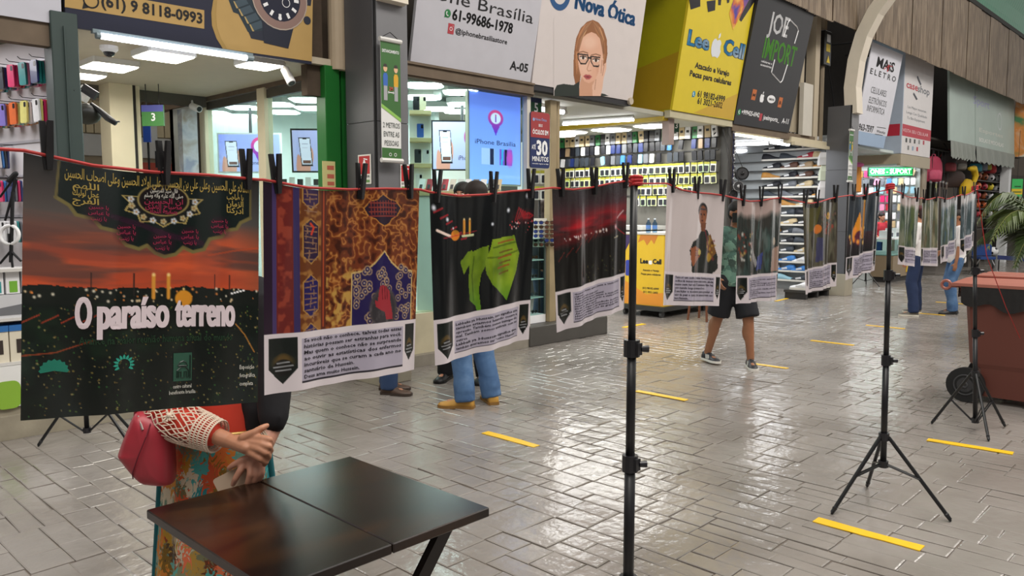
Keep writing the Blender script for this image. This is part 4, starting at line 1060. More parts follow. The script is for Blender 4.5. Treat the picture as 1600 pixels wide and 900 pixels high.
def pennant(cv, x0, x1, y0, y1, tip, seed):
    xm = (x0 + x1) / 2
    cv.poly([(x0, y0), (x1, y0), (x1, y1), (xm, tip), (x0, y1)], '#141c1a')
    w = x1 - x0
    for k in range(3): cv.ell(xm, y1 - .055 + k * .012, w * (.18 + .1 * k), .02 + .006 * k, '#6b5226', .5, soft=.6)
    cv.ell(xm, y1 - .005, w * .32, .04, '#10100f', .9)
    for k, q in enumerate((.2, .32, .25)): cv.line([(xm - w * q, y1 - .028 + k * .018), (xm + w * q, y1 - .03 + k * .018)], .0035, '#b9bcc0', .8)
def panel_layout(cv, y=.715, tx0=.205, tx1=.895, right=True):
    cv.rect(0, y, 1, 1, '#e2d8dc'); cv.rect(tx0, y + .03, tx1, .962, '#b5aebf'); cv.rect(tx0, .957, tx1, .966, '#2a2630')
    pennant(cv, .025, .185, y + .02, y + .17, y + .245, 1)
    if right: pennant(cv, .91, .985, y + .02, y + .17, y + .225, 2)
def poster(px, label, paint, n, lines=(), ph=0.0, amp=.006, tx=(.22, .88), ty=(.765, .945), extra=None, just=(), ink='#1c1820'):
    S = Sheet(*px, ph, amp)
    t = thing('hanging_poster', label, 'poster', S.at(.5, 0)); t['group'] = 'glossy posters pegged to the red line'
    cv = Canvas(n, int(n * 1.1), '#202020'); paint(cv)
    picture('print', cv, S.at, GLOSS, t)
    if lines:
        k = len(lines); mb = MB(); dy = (ty[1] - ty[0]) / (k - 1 if k > 1 else 1)
        for i, l in enumerate(lines):
            if not l: continue
            full = (tx[1] - tx[0]) * S.w
            wd = full if i in just else min(full, full * len(l) / max(len(q) for q in lines))
            text(mb, S.tx, l, tx[0] * S.w, S.h * (1 - ty[0] - dy * i), S.h * dy * .60, wd, bold=.02, off=.0008, res=1)
        put('lettering', mb, M(ink, .3), t)
    if extra: extra(S, t)
    return S

# --- first poster: the sunset title sheet
def paint1(cv):
    cv.a[:] = srgb('#4b4643')
    cv.grad(0, .2, '#2c2a29', '#5a524f'); cv.grad(.2, .36, '#5a524f', '#a04a36'); cv.grad(.36, .5, '#a04a36', '#c8502f'); cv.grad(.5, 1, '#0f1916', '#0a1310')
    st = vnoise(cv.w, cv.h, 2.5, 16, 4, 4); m = np.clip((st - .44) * 5, 0, 1) * np.clip((cv.Y - .2) / .12, 0, 1) * np.clip((.5 - cv.Y) / .02, 0, 1)
    cv.mix(m * .9, '#dd5f38'); st2 = vnoise(cv.w, cv.h, 2, 20, 9, 4); cv.mix(np.clip((st2 - .52) * 6, 0, 1) * np.clip((cv.Y - .22) / .1, 0, 1) * np.clip((.49 - cv.Y) / .02, 0, 1) * .7, '#54403d')
    cv.mix(np.clip((cv.X - .85) * 5, 0, 1) * .4 * (cv.Y < .5), '#38423f')
    cv.mix(((cv.Y > .478 + .02 * vnoise(cv.w, cv.h, 30, 2, 5)) & (cv.Y < .56)).astype(float), '#141b18')
    nz = vnoise(cv.w, cv.h, 14, 14, 3); cv.mix(np.clip((nz - .5) * 3, 0, 1) * (cv.Y > .55) * .45, '#1f3a24'); nz = vnoise(cv.w, cv.h, 5, 3, 8); cv.mix(np.clip((nz - .55) * 3, 0, 1) * (cv.Y > .7) * .3, '#3c4a52')
    cv.specks(420, 0, .56, 1, .99, .0032, ['#6f8a3c', '#b59a4c', '#3f7a3a', '#8a6a3a', '#c9b070'], 2, .8)
    cv.specks(60, 0, .49, 1, .545, .005, ['#ffe0b0', '#fff4dc', '#ff9a4c'], 3, .9)
    for x in (.505, .57): cv.line([(x, .44), (x, .53)], .008, '#e09a3a'); cv.patch(x, .435, .008, '#ffd98c')
    cv.ell(.64, .535, .04, .035, '#e0962c'); cv.patch(.64, .495, .006, '#ffd98c')
    for x in (.25, .42, .78, .85): cv.line([(x, .43), (x, .52)], .0025, '#2a2422')
    for k in range(5): cv.line([(.86 + .015 * k, .51 - .004 * k), (.865 + .015 * k, .51 - .004 * k)], .004, '#ffffff')
    for k in range(6): cv.line([(.0 + .07 * k, .63), (.06 + .07 * k, .60)], .0025, '#c4432c', .8)
    cv.line([(.0, .755), (.12, .745), (.26, .70)], .0025, '#b04a2a', .8); cv.line([(.86, .62), (.93, .69), (.98, .77)], .003, '#d08a3a', .8)
    cv.line([(.75, .35), (.86, .325), (1, .30)], .004, '#c8502e', .6)
    # lobed dark banner
    edge = [(.125, 0), (.115, .145), (.165, .17), (.19, .205), (.255, .215), (.285, .25), (.35, .262), (.355, .285), (.385, .315), (.44, .33), (.475, .315), (.51, .345), (.55, .36), (.6, .35), (.635, .32), (.68, .338), (.73, .325), (.755, .28), (.81, .265), (.835, .235), (.885, .225), (.905, .195), (.955, .17), (.955, 0)]
    cv.poly(edge, '#0f1c1b')
    cv.line(edge[1:-1], .008, '#7a6f42', asp=1.1); cv.line([edge[0], edge[1]], .005, '#6d633c'); cv.line([edge[-2], edge[-1]], .005, '#6d633c')
    cx, cy = .545, .125
    star = []
    for k in range(13):
        a = math.radians(-10 + k * 200 / 12); r = (.185 if k % 2 == 0 else .150); star.append((cx + r * math.cos(a), cy + r * .62 * math.sin(a)))
    cv.poly(star, '#a8955a'); cv.poly([(cx + (x - cx) * .94, cy + (y - cy) * .94) for x, y in star], '#1a1c1a')
    for k in range(11):
        a = math.radians(-4 + k * 188 / 10); x, y = cx + .142 * math.cos(a), cy + .088 * math.sin(a)
        for j in range(5): cv.patch(x + .009 * math.cos(j * 1.256), y + .009 * math.sin(j * 1.256), .006, ('#d9dce0', '#c9b98c')[k % 2])
        cv.patch(x, y, .004, '#c4883a')
    cv.ell(cx, cy - .008, .115, .072, '#a8955a', soft=.06); cv.ell(cx, cy - .008, .107, .066, '#1b1416', soft=.06)
    for x, y, r in ((.275, .19, .042), (.385, .265, .042), (.54, .30, .048), (.665, .275, .04), (.80, .22, .04)):
        cv.ell(x, y, r, r * .95, '#3c1226', .7, soft=.9)
    cv.line([(.33, .2), (.45, .23), (.56, .27), (.72, .3)], .012, '#3d1530', .6)
def extra1(S, t):
    W, Hh = S.w, S.h
    R = lambda x, y: (x * W, (1 - y) * Hh)
    for nm, dx, o_, hv, mt in (('title_shadow', .002, .0008, .05, M('#14100f', .3)), ('title_lettering', 0, .0013, .036, M('#e9d9df', .25))):
        mb = MB(); x, y = R(.193, .650)
        text(mb, S.tx, 'O', x + dx, y - dx, .120 * Hh, .056 * W, bold=.012, off=o_, res=4, heavy=hv)
        text(mb, S.tx, 'paraíso', R(.275, 0)[0] + dx, y - dx, .126 * Hh, .295 * W, bold=.02, off=o_, res=4, heavy=hv * .9)
        text(mb, S.tx, 'terreno', R(.603, 0)[0] + dx, y - dx, .126 * Hh, .272 * W, bold=.02, off=o_, res=4, heavy=hv * .9)
        put(nm, mb, mt, t)
    mb = MB(); text(mb, S.tx, 'Avance na maior reunião humana anual do mundo', *R(.205, .715), .03 * Hh, .66 * W, bold=.02, off=.0008, res=1); put('dark_green_lettering', mb, M('#15351f', .4), t)
    G = M('#b59b4e', .35); Wt = M('#d5d2c8', .35)
    mb = MB(); text(mb, S.tx, arabic('السلام على الحسين وعلى علي بن الحسين وعلى اولاد الحسين وعلى اصحاب الحسين'), *R(.145, .058), .042 * Hh, .80 * W, bold=.01, off=.0008, res=1)
    for i, w in enumerate(('اللهم', 'عجل لوليك', 'الفرج')): text(mb, S.tx, arabic(w), *R(.225, .095 + .03 * i), .024 * Hh, .10 * W, 'C', .015, .0008, res=1)
    for i, w in enumerate(('يا صاحب', 'الزمان', 'ادركنا')): text(mb, S.tx, arabic(w), *R(.875, .095 + .03 * i), .024 * Hh, .085 * W, 'C', .015, .0008, res=1)
    put('gold_calligraphy', mb, G, t)
    mb = MB(); text(mb, S.tx, arabic('قال سيد المرسلين'), *R(.545, .082), .018 * Hh, .12 * W, 'C', .01, .001, res=1); text(mb, S.tx, arabic('صلى الله عليه واله وسلم'), *R(.545, .105), .018 * Hh, .17 * W, 'C', .01, .001, res=1)
    put('white_calligraphy', mb, Wt, t)
    mb = MB(); text(mb, S.tx, arabic('ان الحسين'), *R(.545, .132), .022 * Hh, .17 * W, 'C', .01, .001, res=1); text(mb, S.tx, arabic('مصباح الهدى'), *R(.545, .155), .022 * Hh, .16 * W, 'C', .01, .001, res=1); text(mb, S.tx, arabic('وسفينة النجاة'), *R(.545, .176), .02 * Hh, .12 * W, 'C', .01, .001, res=1)
    for x, y in ((.275, .19), (.385, .265), (.54, .30), (.665, .275), (.80, .22)):
        for i, w in enumerate(('يا حسين', 'يا عباس', 'يا زينب')): text(mb, S.tx, arabic(w), *R(x, y - .018 + .024 * i), .015 * Hh, (.075, .08, .06)[i] * W, 'C', .01, .001, res=1)
    put('crimson_calligraphy', mb, M('#a32a4c', .35), t)
    fr_ = lambda x, y: S.at(x, y, .001)
    def polyp(mb, pts): return mb.add([fr_(*q) for q in pts], [tuple(range(len(pts)))])
    mb = MB()
    for k in range(9):
        a0 = math.pi * k / 8; polyp(mb, [(.115, .815), (.115 + .05 * math.cos(a0 - .2), .815 - .04 * math.sin(a0 - .2)), (.115 + .056 * math.cos(a0), .815 - .047 * math.sin(a0)), (.115 + .05 * math.cos(a0 + .2), .815 - .04 * math.sin(a0 + .2))])
    put('lotus_emblem', mb, M('#1f7d68', .35), t); mb = MB()
    for k in range(11):
        a0 = math.radians(-30 + 24 * k); polyp(mb, [(.38 + r * math.cos(a0 + d), .80 - r * .9 * math.sin(a0 + d)) for r, d in ((.026, -.2), (.038, -.14), (.047, 0), (.038, .14), (.026, .2))][::-1])
    put('ring_emblem', mb, M('#2fa08a', .35), t)
    mb = polyp(MB(), [(.595, .765), (.595, .885), (.68, .885), (.68, .765)]); put('green_plaque', mb, M('#2f5a48', .35), t)
    mb = MB(); L = lambda *p: mb.path([S.at(x, y, .002) for x, y in p], .0012, 4)
    L((.612, .87), (.612, .84), (.63, .825), (.65, .825), (.664, .84), (.664, .87), (.655, .87), (.655, .845), (.645, .845), (.645, .87), (.63, .87), (.63, .845), (.62, .845), (.62, .87)); L((.615, .82), (.625, .805), (.64, .80), (.652, .806), (.66, .82), (.615, .82)); L((.672, .775), (.672, .875))
    put('plaque_drawing', mb, M('#12211b', .4), t)
    mb = MB(); text(mb, S.tx, 'centro cultural', *R(.637, .915), .016 * Hh, .085 * W, 'C', .01, .001, res=1); text(mb, S.tx, 'beneficente brasília', *R(.637, .94), .016 * Hh, .12 * W, 'C', .01, .001, res=1)
    for i, w in enumerate(('Exposição', 'fotográfica', 'completa')): text(mb, S.tx, w, *R(.905, .845 + .037 * i), .018 * Hh, (.075, .078, .068)[i] * W, 'L', .01, .001, res=1)
    put('lettering', mb, Wt, t)
SH = [poster(((37, 238), (405, 283), (33, 658), (402, 628)), 'large sunset poster titled O paraíso terreno at the left', paint1, 250, ph=.1, amp=.004, extra=extra1)]

# --- second poster: gilded relief and a hand
def paint2(cv):
    cv.a[:] = srgb('#6a3219')
    nz = vnoise(cv.w, cv.h, 30, 32, 1, 2); nz2 = vnoise(cv.w, cv.h, 4, 4, 6); rdg = 1 - np.abs(2 * vnoise(cv.w, cv.h, 26, 28, 12, 2) - 1)
    cv.mix(np.clip((nz2 - .4) * 2, 0, 1) * .5, '#7d3a22'); cv.mix(np.clip((rdg - .78) * 6, 0, 1) * .75, '#b06a30'); cv.mix(np.clip((rdg - .92) * 12, 0, 1) * .7, '#d9a055'); cv.mix(np.clip((.62 - rdg) * 5, 0, 1) * .8, '#35150c'); cv.mix(np.clip((nz2 - .5) * 2, 0, 1) * .25, '#8c3c34')
    low = np.clip((cv.Y - .36) / .1, 0, 1) * (cv.X > .37) * (cv.X < .56); cv.mix(np.clip((nz - .5) * 6, 0, 1) * low, '#c2974a')
    for x0, x1, c in ((0, .05, '#2a1a2c'), (.05, .07, '#4a3a6a'), (.07, .165, '#6e2522'), (.165, .2, '#3a3060'), (.335, .365, '#5c2a1c')): cv.rect(x0, 0, x1, .715, c)
    cv.mix(np.clip((nz - .5) * 6, 0, 1) * ((cv.X > .08) & (cv.X < .155)) * .7, '#a84a34')
    cv.rect(.20, 0, .335, .715, '#6b3a1c'); cv.mix(np.clip((nz - .5) * 6, 0, 1) * ((cv.X > .2) & (cv.X < .335)) * .8, '#a8763a')
    cv.rect(.345, 0, .352, .7, '#d4552c', .7)
    for y0, y1, c in ((-.04, .11, '#35224a'), (.15, .385, '#30203c'), (.43, .65, '#241c58'), (.67, .9, '#241c58')):
        cv.poly([(.215, y0 + .04), (.265, y0), (.32, y0 + .04), (.32, y1 - .04), (.268, y1), (.215, y1 - .04)], '#b08242'); cv.poly([(.222, y0 + .042), (.266, y0 + .008), (.313, y0 + .042), (.313, y1 - .042), (.268, y1 - .008), (.222, y1 - .042)], c)
        rg = random.Random(int(y0 * 100))
        for k in range(int((y1 - y0) / .03)):
            y = y0 + .04 + k * .028; cv.line([(.23, y), (.305, y + rg.uniform(-.01, .01))], .003, '#8f6a52'); x = rg.uniform(.235, .3); cv.line([(x, y - .015), (x, y + .012)], .003, '#8f6a52')
    cv.line([(.265, .18), (.285, .2), (.27, .235)], .006, '#d03c28')
    md = [(.60, .1), (.64, .06), (.69, .05), (.73, .02), (.78, .05), (.83, .06), (.87, .1), (.84, .145), (.80, .165), (.78, .19), (.745, .205), (.71, .19), (.68, .165), (.63, .145)]
    cv.poly(md, '#c0803a'); cv.poly([(.735 + (x - .735) * .93, .11 + (y - .11) * .93) for x, y in md], '#2c1c2e')
    for k in range(4): cv.line([(.64, .07 + k * .025), (.83, .075 + k * .024)], .0035, '#8c3a34')
    for k in range(9): cv.line([(.65 + k * .02, .06), (.655 + k * .02, .135)], .003, '#8c3a34')
    ar = [(.53, .715), (.53, .44), (.62, .43), (.68, .39), (.745, .33), (.80, .39), (.86, .43), (.96, .44), (.96, .715)]
    cv.poly(ar, '#d0b070'); cv.poly([(.745 + (x - .745) * .965, .72 + (y - .72) * .97) for x, y in ar], '#251b52')
    rg = random.Random(4)
    for k in range(64):
        x, y = rg.uniform(.55, .945), rg.uniform(.41, .7)
        if abs(x - .745) < .2 * (y - .33) + .02 or x < .66 or x > .83:
            cv.ell(x, y, .02, .02, '#b89a74', .8, soft=.1); cv.ell(x, y, .013, .013, '#251b52', 1, soft=.1); cv.patch(x, y, .005, '#d8c8a8')
    cv.ell(.745, .64, .10, .115, '#4b4446'); cv.ell(.745, .645, .085, .1, '#39363a'); cv.mix(np.clip((vnoise(cv.w, cv.h, 30, 30, 2) - .5) * 4, 0, 1) * (np.hypot((cv.X - .745) / .1, (cv.Y - .64) / .115) < 1) * .4, '#7c7478')
    cv.poly([(.715, .52), (.735, .515), (.755, .52), (.77, .535), (.79, .55), (.795, .60), (.81, .66), (.815, .70), (.765, .70), (.755, .66), (.72, .645), (.685, .625), (.68, .59), (.70, .60), (.705, .56)], '#a3303a')
    for x in (.735, .755, .772): cv.line([(x - .005, .525), (x, .59)], .003, '#6e1c26')
    panel_layout(cv)
T2 = ['Se você não o conhece, talvez todas essas', 'histórias possam ser estranhas para você.', 'Mas quem o conhece não se surpreende', 'ao ouvir as estatísticas dos enfermos', 'incuráveis que se curam a cada ano no', 'santuário de Hussein.', 'Deus ama muito Hussein.']
SH.append(poster(((411, 283), (656, 298), (414, 618), (650, 578)), 'copper relief poster with a red hand and a lilac text panel', paint2, 260, T2, .35, .005, just=(0, 1, 2, 3, 4)))
# --- third: green cloth on black
def paint3(cv):
    cv.a[:] = srgb('#0b1013'); cv.mix(np.clip((vnoise(cv.w, cv.h, 5, 2, 5) - .5) * 2, 0, 1) * .35, '#1c2a33')
    Y0 = cv.Y; cv.Y = (Y0 + .084) / .953
    for k in range(6): cv.line([(.03 + .05 * k, .2 + .035 * k), (.10 + .045 * k, .17 + .04 * k)], .006, '#c02a34', .8)
    for k in range(7):
        cv.line([(.80 + .025 * k, .3 - .01 * k), (.84 + .025 * k, .2 + .01 * k), (.9 + .01 * k, .28)], .005, '#c4242e', .7)
    cv.mix(np.clip(1 - np.hypot((cv.X - .9) / .16, (cv.Y - .27) / .07), 0, 1) * .6, '#a01c28')
    for x, y, r in ((.03, .08, .018), (.14, .145, .014), (.73, .12, .016), (.56, .20, .012), (.93, .03, .02), (.2, .2, .008)): cv.patch(x, y, r, '#f0f4ff')
    cv.line([(.05, .31), (.12, .335), (.23, .365)], .009, '#ffe6d8'); cv.ell(.22, .345, .045, .035, '#e8862a')
    for x in (.305, .355): cv.line([(x, .25), (x, .34)], .010, '#f0a040'); cv.patch(x, .145, .008, '#ffe0a0')
    cv.line([(.29, .355), (.39, .355)], .007, '#d8e0b0'); cv.line([(.1, .36), (.42, .33)], .004, '#c8303a', .6)
    cv.specks(24, .75, .2, 1, .28, .006, ['#ffd8d8', '#ff5a5a'], 4)
    G = '#7d9a20'
    cv.poly([(.27, .52), (.34, .46), (.38, .455), (.39, .5), (.33, .57), (.30, .6)], '#6f8c1c'); cv.poly([(.36, .47), (.48, .445), (.53, .44), (.52, .55), (.47, .62), (.45, .72), (.47, .85), (.45, .89), (.42, .82), (.36, .78), (.345, .66)], '#6d8a1c'); cv.line([(.4, .5), (.38, .62), (.4, .78)], .006, '#4c6412')
    cv.poly([(.56, .405), (.80, .395), (.83, .46), (.87, .52), (.84, .64), (.78, .74), (.735, .83), (.69, .79), (.56, .70), (.51, .62), (.50, .54), (.54, .47)], G)
    m = (cv.a[..., 1] > cv.a[..., 2] + .3).astype(float); nz = vnoise(cv.w, cv.h, 8, 9, 7); cv.mix(m * np.clip((nz - .5) * 3, 0, 1) * .6, '#a8c02c'); cv.mix(m * np.clip((.45 - nz) * 4, 0, 1) * .6, '#4a6414')
    cv.mix(m * np.clip((cv.Y - .66) * 5, 0, 1) * .5, '#3a8a22')
    cv.line([(.57, .46), (.72, .45), (.82, .44)], .006, '#4c6414', .8); cv.line([(.52, .52), (.66, .53), (.85, .5)], .006, '#566c16', .8)
    for k, y in enumerate((.435, .5, .535, .57, .6, .64)): cv.line([(.62 + .02 * (k % 2), y), (.79 - .01 * k, y - .012)], .006, ('#9c4a1c', '#6c4a1c')[k % 2], .8)
    cv.Y = Y0; panel_layout(cv, .735)
T3 = ['Labbaika ya Hussein, isso significa que', 'também estamos lutando contra a', 'opressão. Também somos inimigos do', 'mal. Também somos amáveis com os', 'outros.', 'Labbaik ya Hussein significa que', 'também queremos ser “como Hussein”.']
SH.append(poster(((671, 302), (836, 298), (679, 571), (825, 530)), 'black poster showing a knotted lime green cloth', paint3, 190, T3, .6, .007, ty=(.795, .945), just=(0, 1, 2, 3, 5, 6)))
# --- fourth: red streaked sky
def paint4(cv):
    cv.a[:] = srgb('#171615'); cv.grad(0, .3, '#2c2427', '#3a2429'); st = vnoise(cv.w, cv.h, 2.5, 14, 3, 4)
    Y0 = cv.Y; cv.Y = Y0 / .74; sl = cv.Y + .05 * cv.X - .03
    cv.mix(np.clip(1 - np.abs(sl - .36) / .2, 0, 1) * np.clip((st - .2) * 2.6, 0, 1), '#c2222c'); cv.mix(np.clip(1 - np.abs(sl - .2) / .12, 0, 1) * .4, '#5a3038')
    cv.mix(np.clip((vnoise(cv.w, cv.h, 6, 2, 2) - .5) * 2, 0, 1) * (cv.Y > .5) * .4, '#2b3230')
    cv.specks(26, .1, .345, .7, .365, .008, ['#ffffff', '#ffe8d8'], 2); cv.line([(.85, .37), (.95, .3)], .006, '#f0e0e0', .8); cv.line([(.82, .46), (.97, .55)], .007, '#a02a34', .8); cv.patch(.82, .34, .02, '#e0b0b8')
    for k in range(6): cv.line([(.05 + .1 * k, .68 - .03 * k), (.13 + .1 * k, .6 - .03 * k)], .004, '#8a2a24', .7)
    cv.specks(60, .4, .55, .98, .75, .007, ['#4a4a2c', '#6a5a34', '#3a4a38'], 5, .8)
    cv.line([(.8, .57), (.86, .56)], .008, '#c0b89a', .8); cv.Y = Y0; panel_layout(cv)
T4 = ['Quando o Imam entra, passa a visita todos', 'regressam.', 'Tanto tempo sem sentir amor!', 'Todos regressam porque é Natural.', 'Aqui está uma lei de vida. Hussein é muito amado', 'Hussein é muito amado quando a visita se move', 'Ele não deve saber segredo.', 'Quando eu cheguei ali, vivi pedindo de joelhos,', 'Até as terras vazias que não alcanço por você e', 'Hussein se multiplicou nos de grandes fiéis.', 'Hussein é muito amado.']
SH.append(poster(((864, 295), (980, 284), (872, 520), (976, 482)), 'black poster with a red streaked sky left of the pole', paint4, 120, T4, .2, .008, just=(0, 4, 5, 7, 8, 9)))
# --- fifth: boy on white
def paint5(cv):
    cv.a[:] = srgb('#d9cdcc'); cv.mix(np.clip((vnoise(cv.w, cv.h, 4, 3, 5) - .5) * 2, 0, 1) * .3, '#cabebd')
    cv.poly([(.55, .41), (.6, .36), (.64, .33), (.72, .33), (.78, .38), (.86, .44), (.92, .55), (.93, .66), (.88, .70), (.86, .715), (.46, .715), (.44, .6), (.42, .52), (.46, .44)], '#232826')
    cv.ell(.62, .16, .085, .075, '#1d1a1c'); cv.ell(.625, .2, .075, .09, '#8a5136'); cv.ell(.64, .25, .05, .05, '#9c5f40', .8); cv.poly([(.60, .27), (.70, .27), (.68, .35), (.61, .34)], '#7c4a32'); cv.rect(.55, .135, .7, .15, '#4c3c3c')
    for x in (.595, .655): cv.ell(x, .195, .014, .008, '#20140f')
    cv.ell(.625, .255, .022, .008, '#5a2c22'); cv.line([(.625, .2), (.618, .23)], .006, '#6a3d28')
    cv.poly([(.43, .5), (.5, .48), (.6, .5), (.62, .56), (.56, .60), (.47, .66), (.44, .6)], '#9a5a3c')
    for k in range(3): cv.line([(.5, .52 + .02 * k), (.6, .515 + .02 * k)], .004, '#6a3a26')
    cv.ell(.6, .53, .03, .025, '#c9b46a'); cv.poly([(.74, .38), (.8, .36), (.87, .45), (.9, .52), (.82, .6), (.76, .56), (.72, .45)], '#7a5228'); cv.specks(26, .74, .4, .88, .58, .016, ['#c49a3a', '#7c2a34', '#4a2c1c', '#a8843c'], 3); cv.ell(.79, .57, .04, .04, '#b08a30')
    cv.line([(.68, .33), (.78, .5)], .006, '#7c2436'); panel_layout(cv); cv.rect(.48, .69, .86, .715, '#1d2221')
T5 = ['Tenho só um sonho, é visitar Karbala porque', 'os filhos lá nunca choram sem motivo, ainda', 'mesmo sem ter nada. É santuário. Não há', 'outro mundo longe dos tempos bons.', ' É uma lição e movimento para aprender o', 'valor da paz e carma. Sei amando bem ao', 'Imam Hussein.']
SH.append(poster(((1041, 288), (1132, 307), (1033, 477), (1122, 478)), 'pale poster of a boy in a dark shirt right of the nearest pole', paint5, 110, T5, .8, .006, just=(0, 1, 2, 4, 5)))
# --- the smaller ones, crowds and shrines
def crowd(base, cols, seed, extra=None, stretch=(14, 4), sky=None):
    def f(cv):
        cv.a[:] = srgb(base); rg = random.Random(seed)
        for k, c in enumerate(cols): cv.mix(np.clip((vnoise(cv.w, cv.h, stretch[0], stretch[1], seed * 7 + k, 3) - .52) * 6, 0, 1) * .85, c)
        if sky: cv.mix(np.clip((.12 + .14 * vnoise(cv.w, cv.h, 9, 2, seed + 50) - cv.Y) * 14, 0, 1), sky)
        if extra: extra(cv)
        panel_layout(cv, .725)
    return f
def ex6(cv): cv.poly([(.76, .5), (.98, .46), (.97, .715), (.72, .715)], '#a08272'); cv.poly([(.24, .42), (.3, .4), (.46, .62), (.42, .66)], '#c8c4c4', .7); cv.poly([(.46, .56), (.6, .52), (.58, .68), (.44, .69)], '#3c4a9c', .8); cv.specks(30, .02, .3, .3, .6, .02, ['#b89a5a', '#d8d8d0', '#8a3a2c'], 6); cv.ell(.82, .42, .04, .04, '#b0a08c')
def ex7(cv): cv.poly([(.05, .05), (.5, .05), (.4, .3), (.1, .35)], '#57541f', .8); cv.ell(.42, .31, .09, .05, '#d8782a'); cv.ell(.75, .19, .06, .04, '#c9983a'); cv.poly([(.42, .4), (.56, .42), (.56, .66), (.4, .68)], '#3a3c72', .7); cv.specks(40, .5, .15, .95, .4, .02, ['#7a5a4c', '#b0483c', '#3c3a3c'], 6)
def ex8(cv):
    cv.a[:] = srgb('#1f2a34'); cv.mix(np.clip((vnoise(cv.w, cv.h, 6, 1.5, 4) - .5) * 3, 0, 1) * .6, '#454f5a'); cv.grad(.48, .73, '#3c2430', '#141418'); cv.ell(.3, .46, .17, .12, '#e8962a'); cv.poly([(.16, .42), (.3, .2), (.44, .42)], '#e8962a'); cv.line([(.5, .08), (.5, .52)], .03, '#c8842c'); cv.patch(.5, .06, .03, '#f0c060'); cv.ell(.3, .52, .1, .09, '#5a1c34'); cv.specks(20, .05, .4, .6, .6, .03, ['#ffd070', '#ff9a3a'], 3)
LOREM = ['Foi uma jornada em que todos nós caminhamos juntos', 'entre rezas de amor e luz', 'Alguns irmãos vêm de longe para servir ao', 'peregrino que passa a pé todos os anos', 'aqui.', 'Há tanta bondade em cada mesa posta', 'Recebemos água e sombra.', 'Na peregrinação ninguém tem fome por', 'um santuário de paz.']
for px, lab, fn, n, k, ph in (
        (((1153, 312), (1222, 310), (1151, 475), (1217, 468)), 'glossy crowd poster in teal tones beside the masked man', crowd('#2c3836', ['#4c6460', '#1d2422', '#5e6a66', '#33302c'], 3, ex6, sky='#b9a29c'), 100, 9, .3),
        (((1254, 317), (1308, 309), (1255, 460), (1304, 447)), 'olive toned crowd poster before the shoe rack and second pillar', crowd('#3c3a2e', ['#5c5a48', '#2a2823', '#6e6a58', '#463c34'], 5, ex7), 90, 8, .7),
        (((1329, 306), (1374, 300), (1323, 438), (1366, 422)), 'dark poster with a glowing golden dome', ex8, 80, 8, .15),
        (((1407, 302), (1438, 311), (1404, 413), (1432, 417)), 'green toned poster just right of the tripod pole', crowd('#4c5c4c', ['#6c7a66', '#33443a', '#8a8c78', '#5c6a40'], 8, sky='#c4b4b0'), 60, 7, .4),
        (((1440, 310), (1466, 309), (1438, 415), (1464, 416)), 'sandy green poster over the man in navy jeans', crowd('#5c6450', ['#8a8468', '#46503e', '#a09a80', '#6a5a44'], 9), 60, 7, .9),
        (((1472, 310), (1496, 307), (1471, 412), (1493, 396)), 'blue green poster second from the right end of the line', crowd('#56655a', ['#74857e', '#3c4a44', '#8c9ca4', '#4c6478'], 10, sky='#a8aaac'), 60, 7, .2),
        (((1502, 305), (1526, 297), (1500, 399), (1522, 385)), 'grey blue poster last at the right beside the far pole', crowd('#4a5a60', ['#6c7c84', '#333e44', '#8c98a0', '#3c4c50'], 11, sky='#c8c4c4'), 60, 7, .5)):
    def fin(cv, fn=fn):
        fn(cv)
        if fn is ex8: panel_layout(cv, .725)
    SH.append(poster(px, lab, fin, n, LOREM[:k], ph, .009, tx=(.23, .88), ty=(.79, .94), just=(0, 2, 3, 5, 7)))

# ---- stands
BLK = M('#17171a', 0.38, var=.1); BLK2 = M('#222226', 0.3)
def stand(lab, base, top, collar, hub, foot_r, az, clamps, r=.0165, group='light stands of the poster line'):
    t = thing('light_stand', lab, 'stand', (base[0], base[1], 0)); t['group'] = group
    b = Vector((base[0], base[1], 0)); T = Vector(top); ax = (T - b)
    at = lambda z: b + ax * (z / T.z)
    zs = [hub] + list(clamps) + [T.z]
    for i in range(len(zs) - 1): put('pole_section', MB().tube(at(zs[i]), at(zs[i + 1]), r * (1 - .16 * i), n=14), BLK, t, smooth=True)
    for i, z in enumerate(clamps):
        c = put('clamp', MB().tube(at(z - .028), at(z + .028), r * 1.45, n=12).box(at(z) + Vector((-.012, -.034, -.02)), at(z) + Vector((.012, -.015, .02))), BLK2, t)
        put('knob', MB().tube(at(z) + Vector((.012, -.03, 0)), at(z) + Vector((.030, -.046, 0)), .010, .012, 10), BLK2, c)
    put('collar', MB().tube(at(collar - .02), at(collar + .02), r * 1.7, n=12), BLK2, t); put('hub', MB().tube(at(hub - .015), at(hub + .02), r * 1.6, n=12), BLK2, t)
    for k, a in enumerate(az):
        d = Vector((math.cos(a), math.sin(a), 0)); p0 = at(collar) + d * r * 1.4; p1 = b + d * foot_r; p1.z = .012
        lg = put('leg', MB().tube(p0, p1, .0105, n=8), BLK, t); put('foot', MB().cap(p1 - Vector((0, 0, .004)), p1 + (p0 - p1).normalized() * .03, .0075, .013, 8), BLK2, lg)
        s = Vector((-d.y, d.x, 0)) * .008; m = p0.lerp(p1, .52); h = at(hub) + d * r * 1.4
        put('brace', MB().tube(h + s, m + s, .005, n=6).tube(h - s, m - s, .005, n=6), BLK, t)
    return t
ang = lambda c, p: math.atan2(p[1] - c[1], p[0] - c[0])
c2, c3, c4 = (2.13, 1.5), (4.425, 1.44), (6.52, 1.49)
stand('nearest black stand, its pole crossing the picture centre', c2, (2.13, 1.5, 1.70), .36, .2, .4, [2.6, 4.7, .5], (.775, 1.165), .0185)
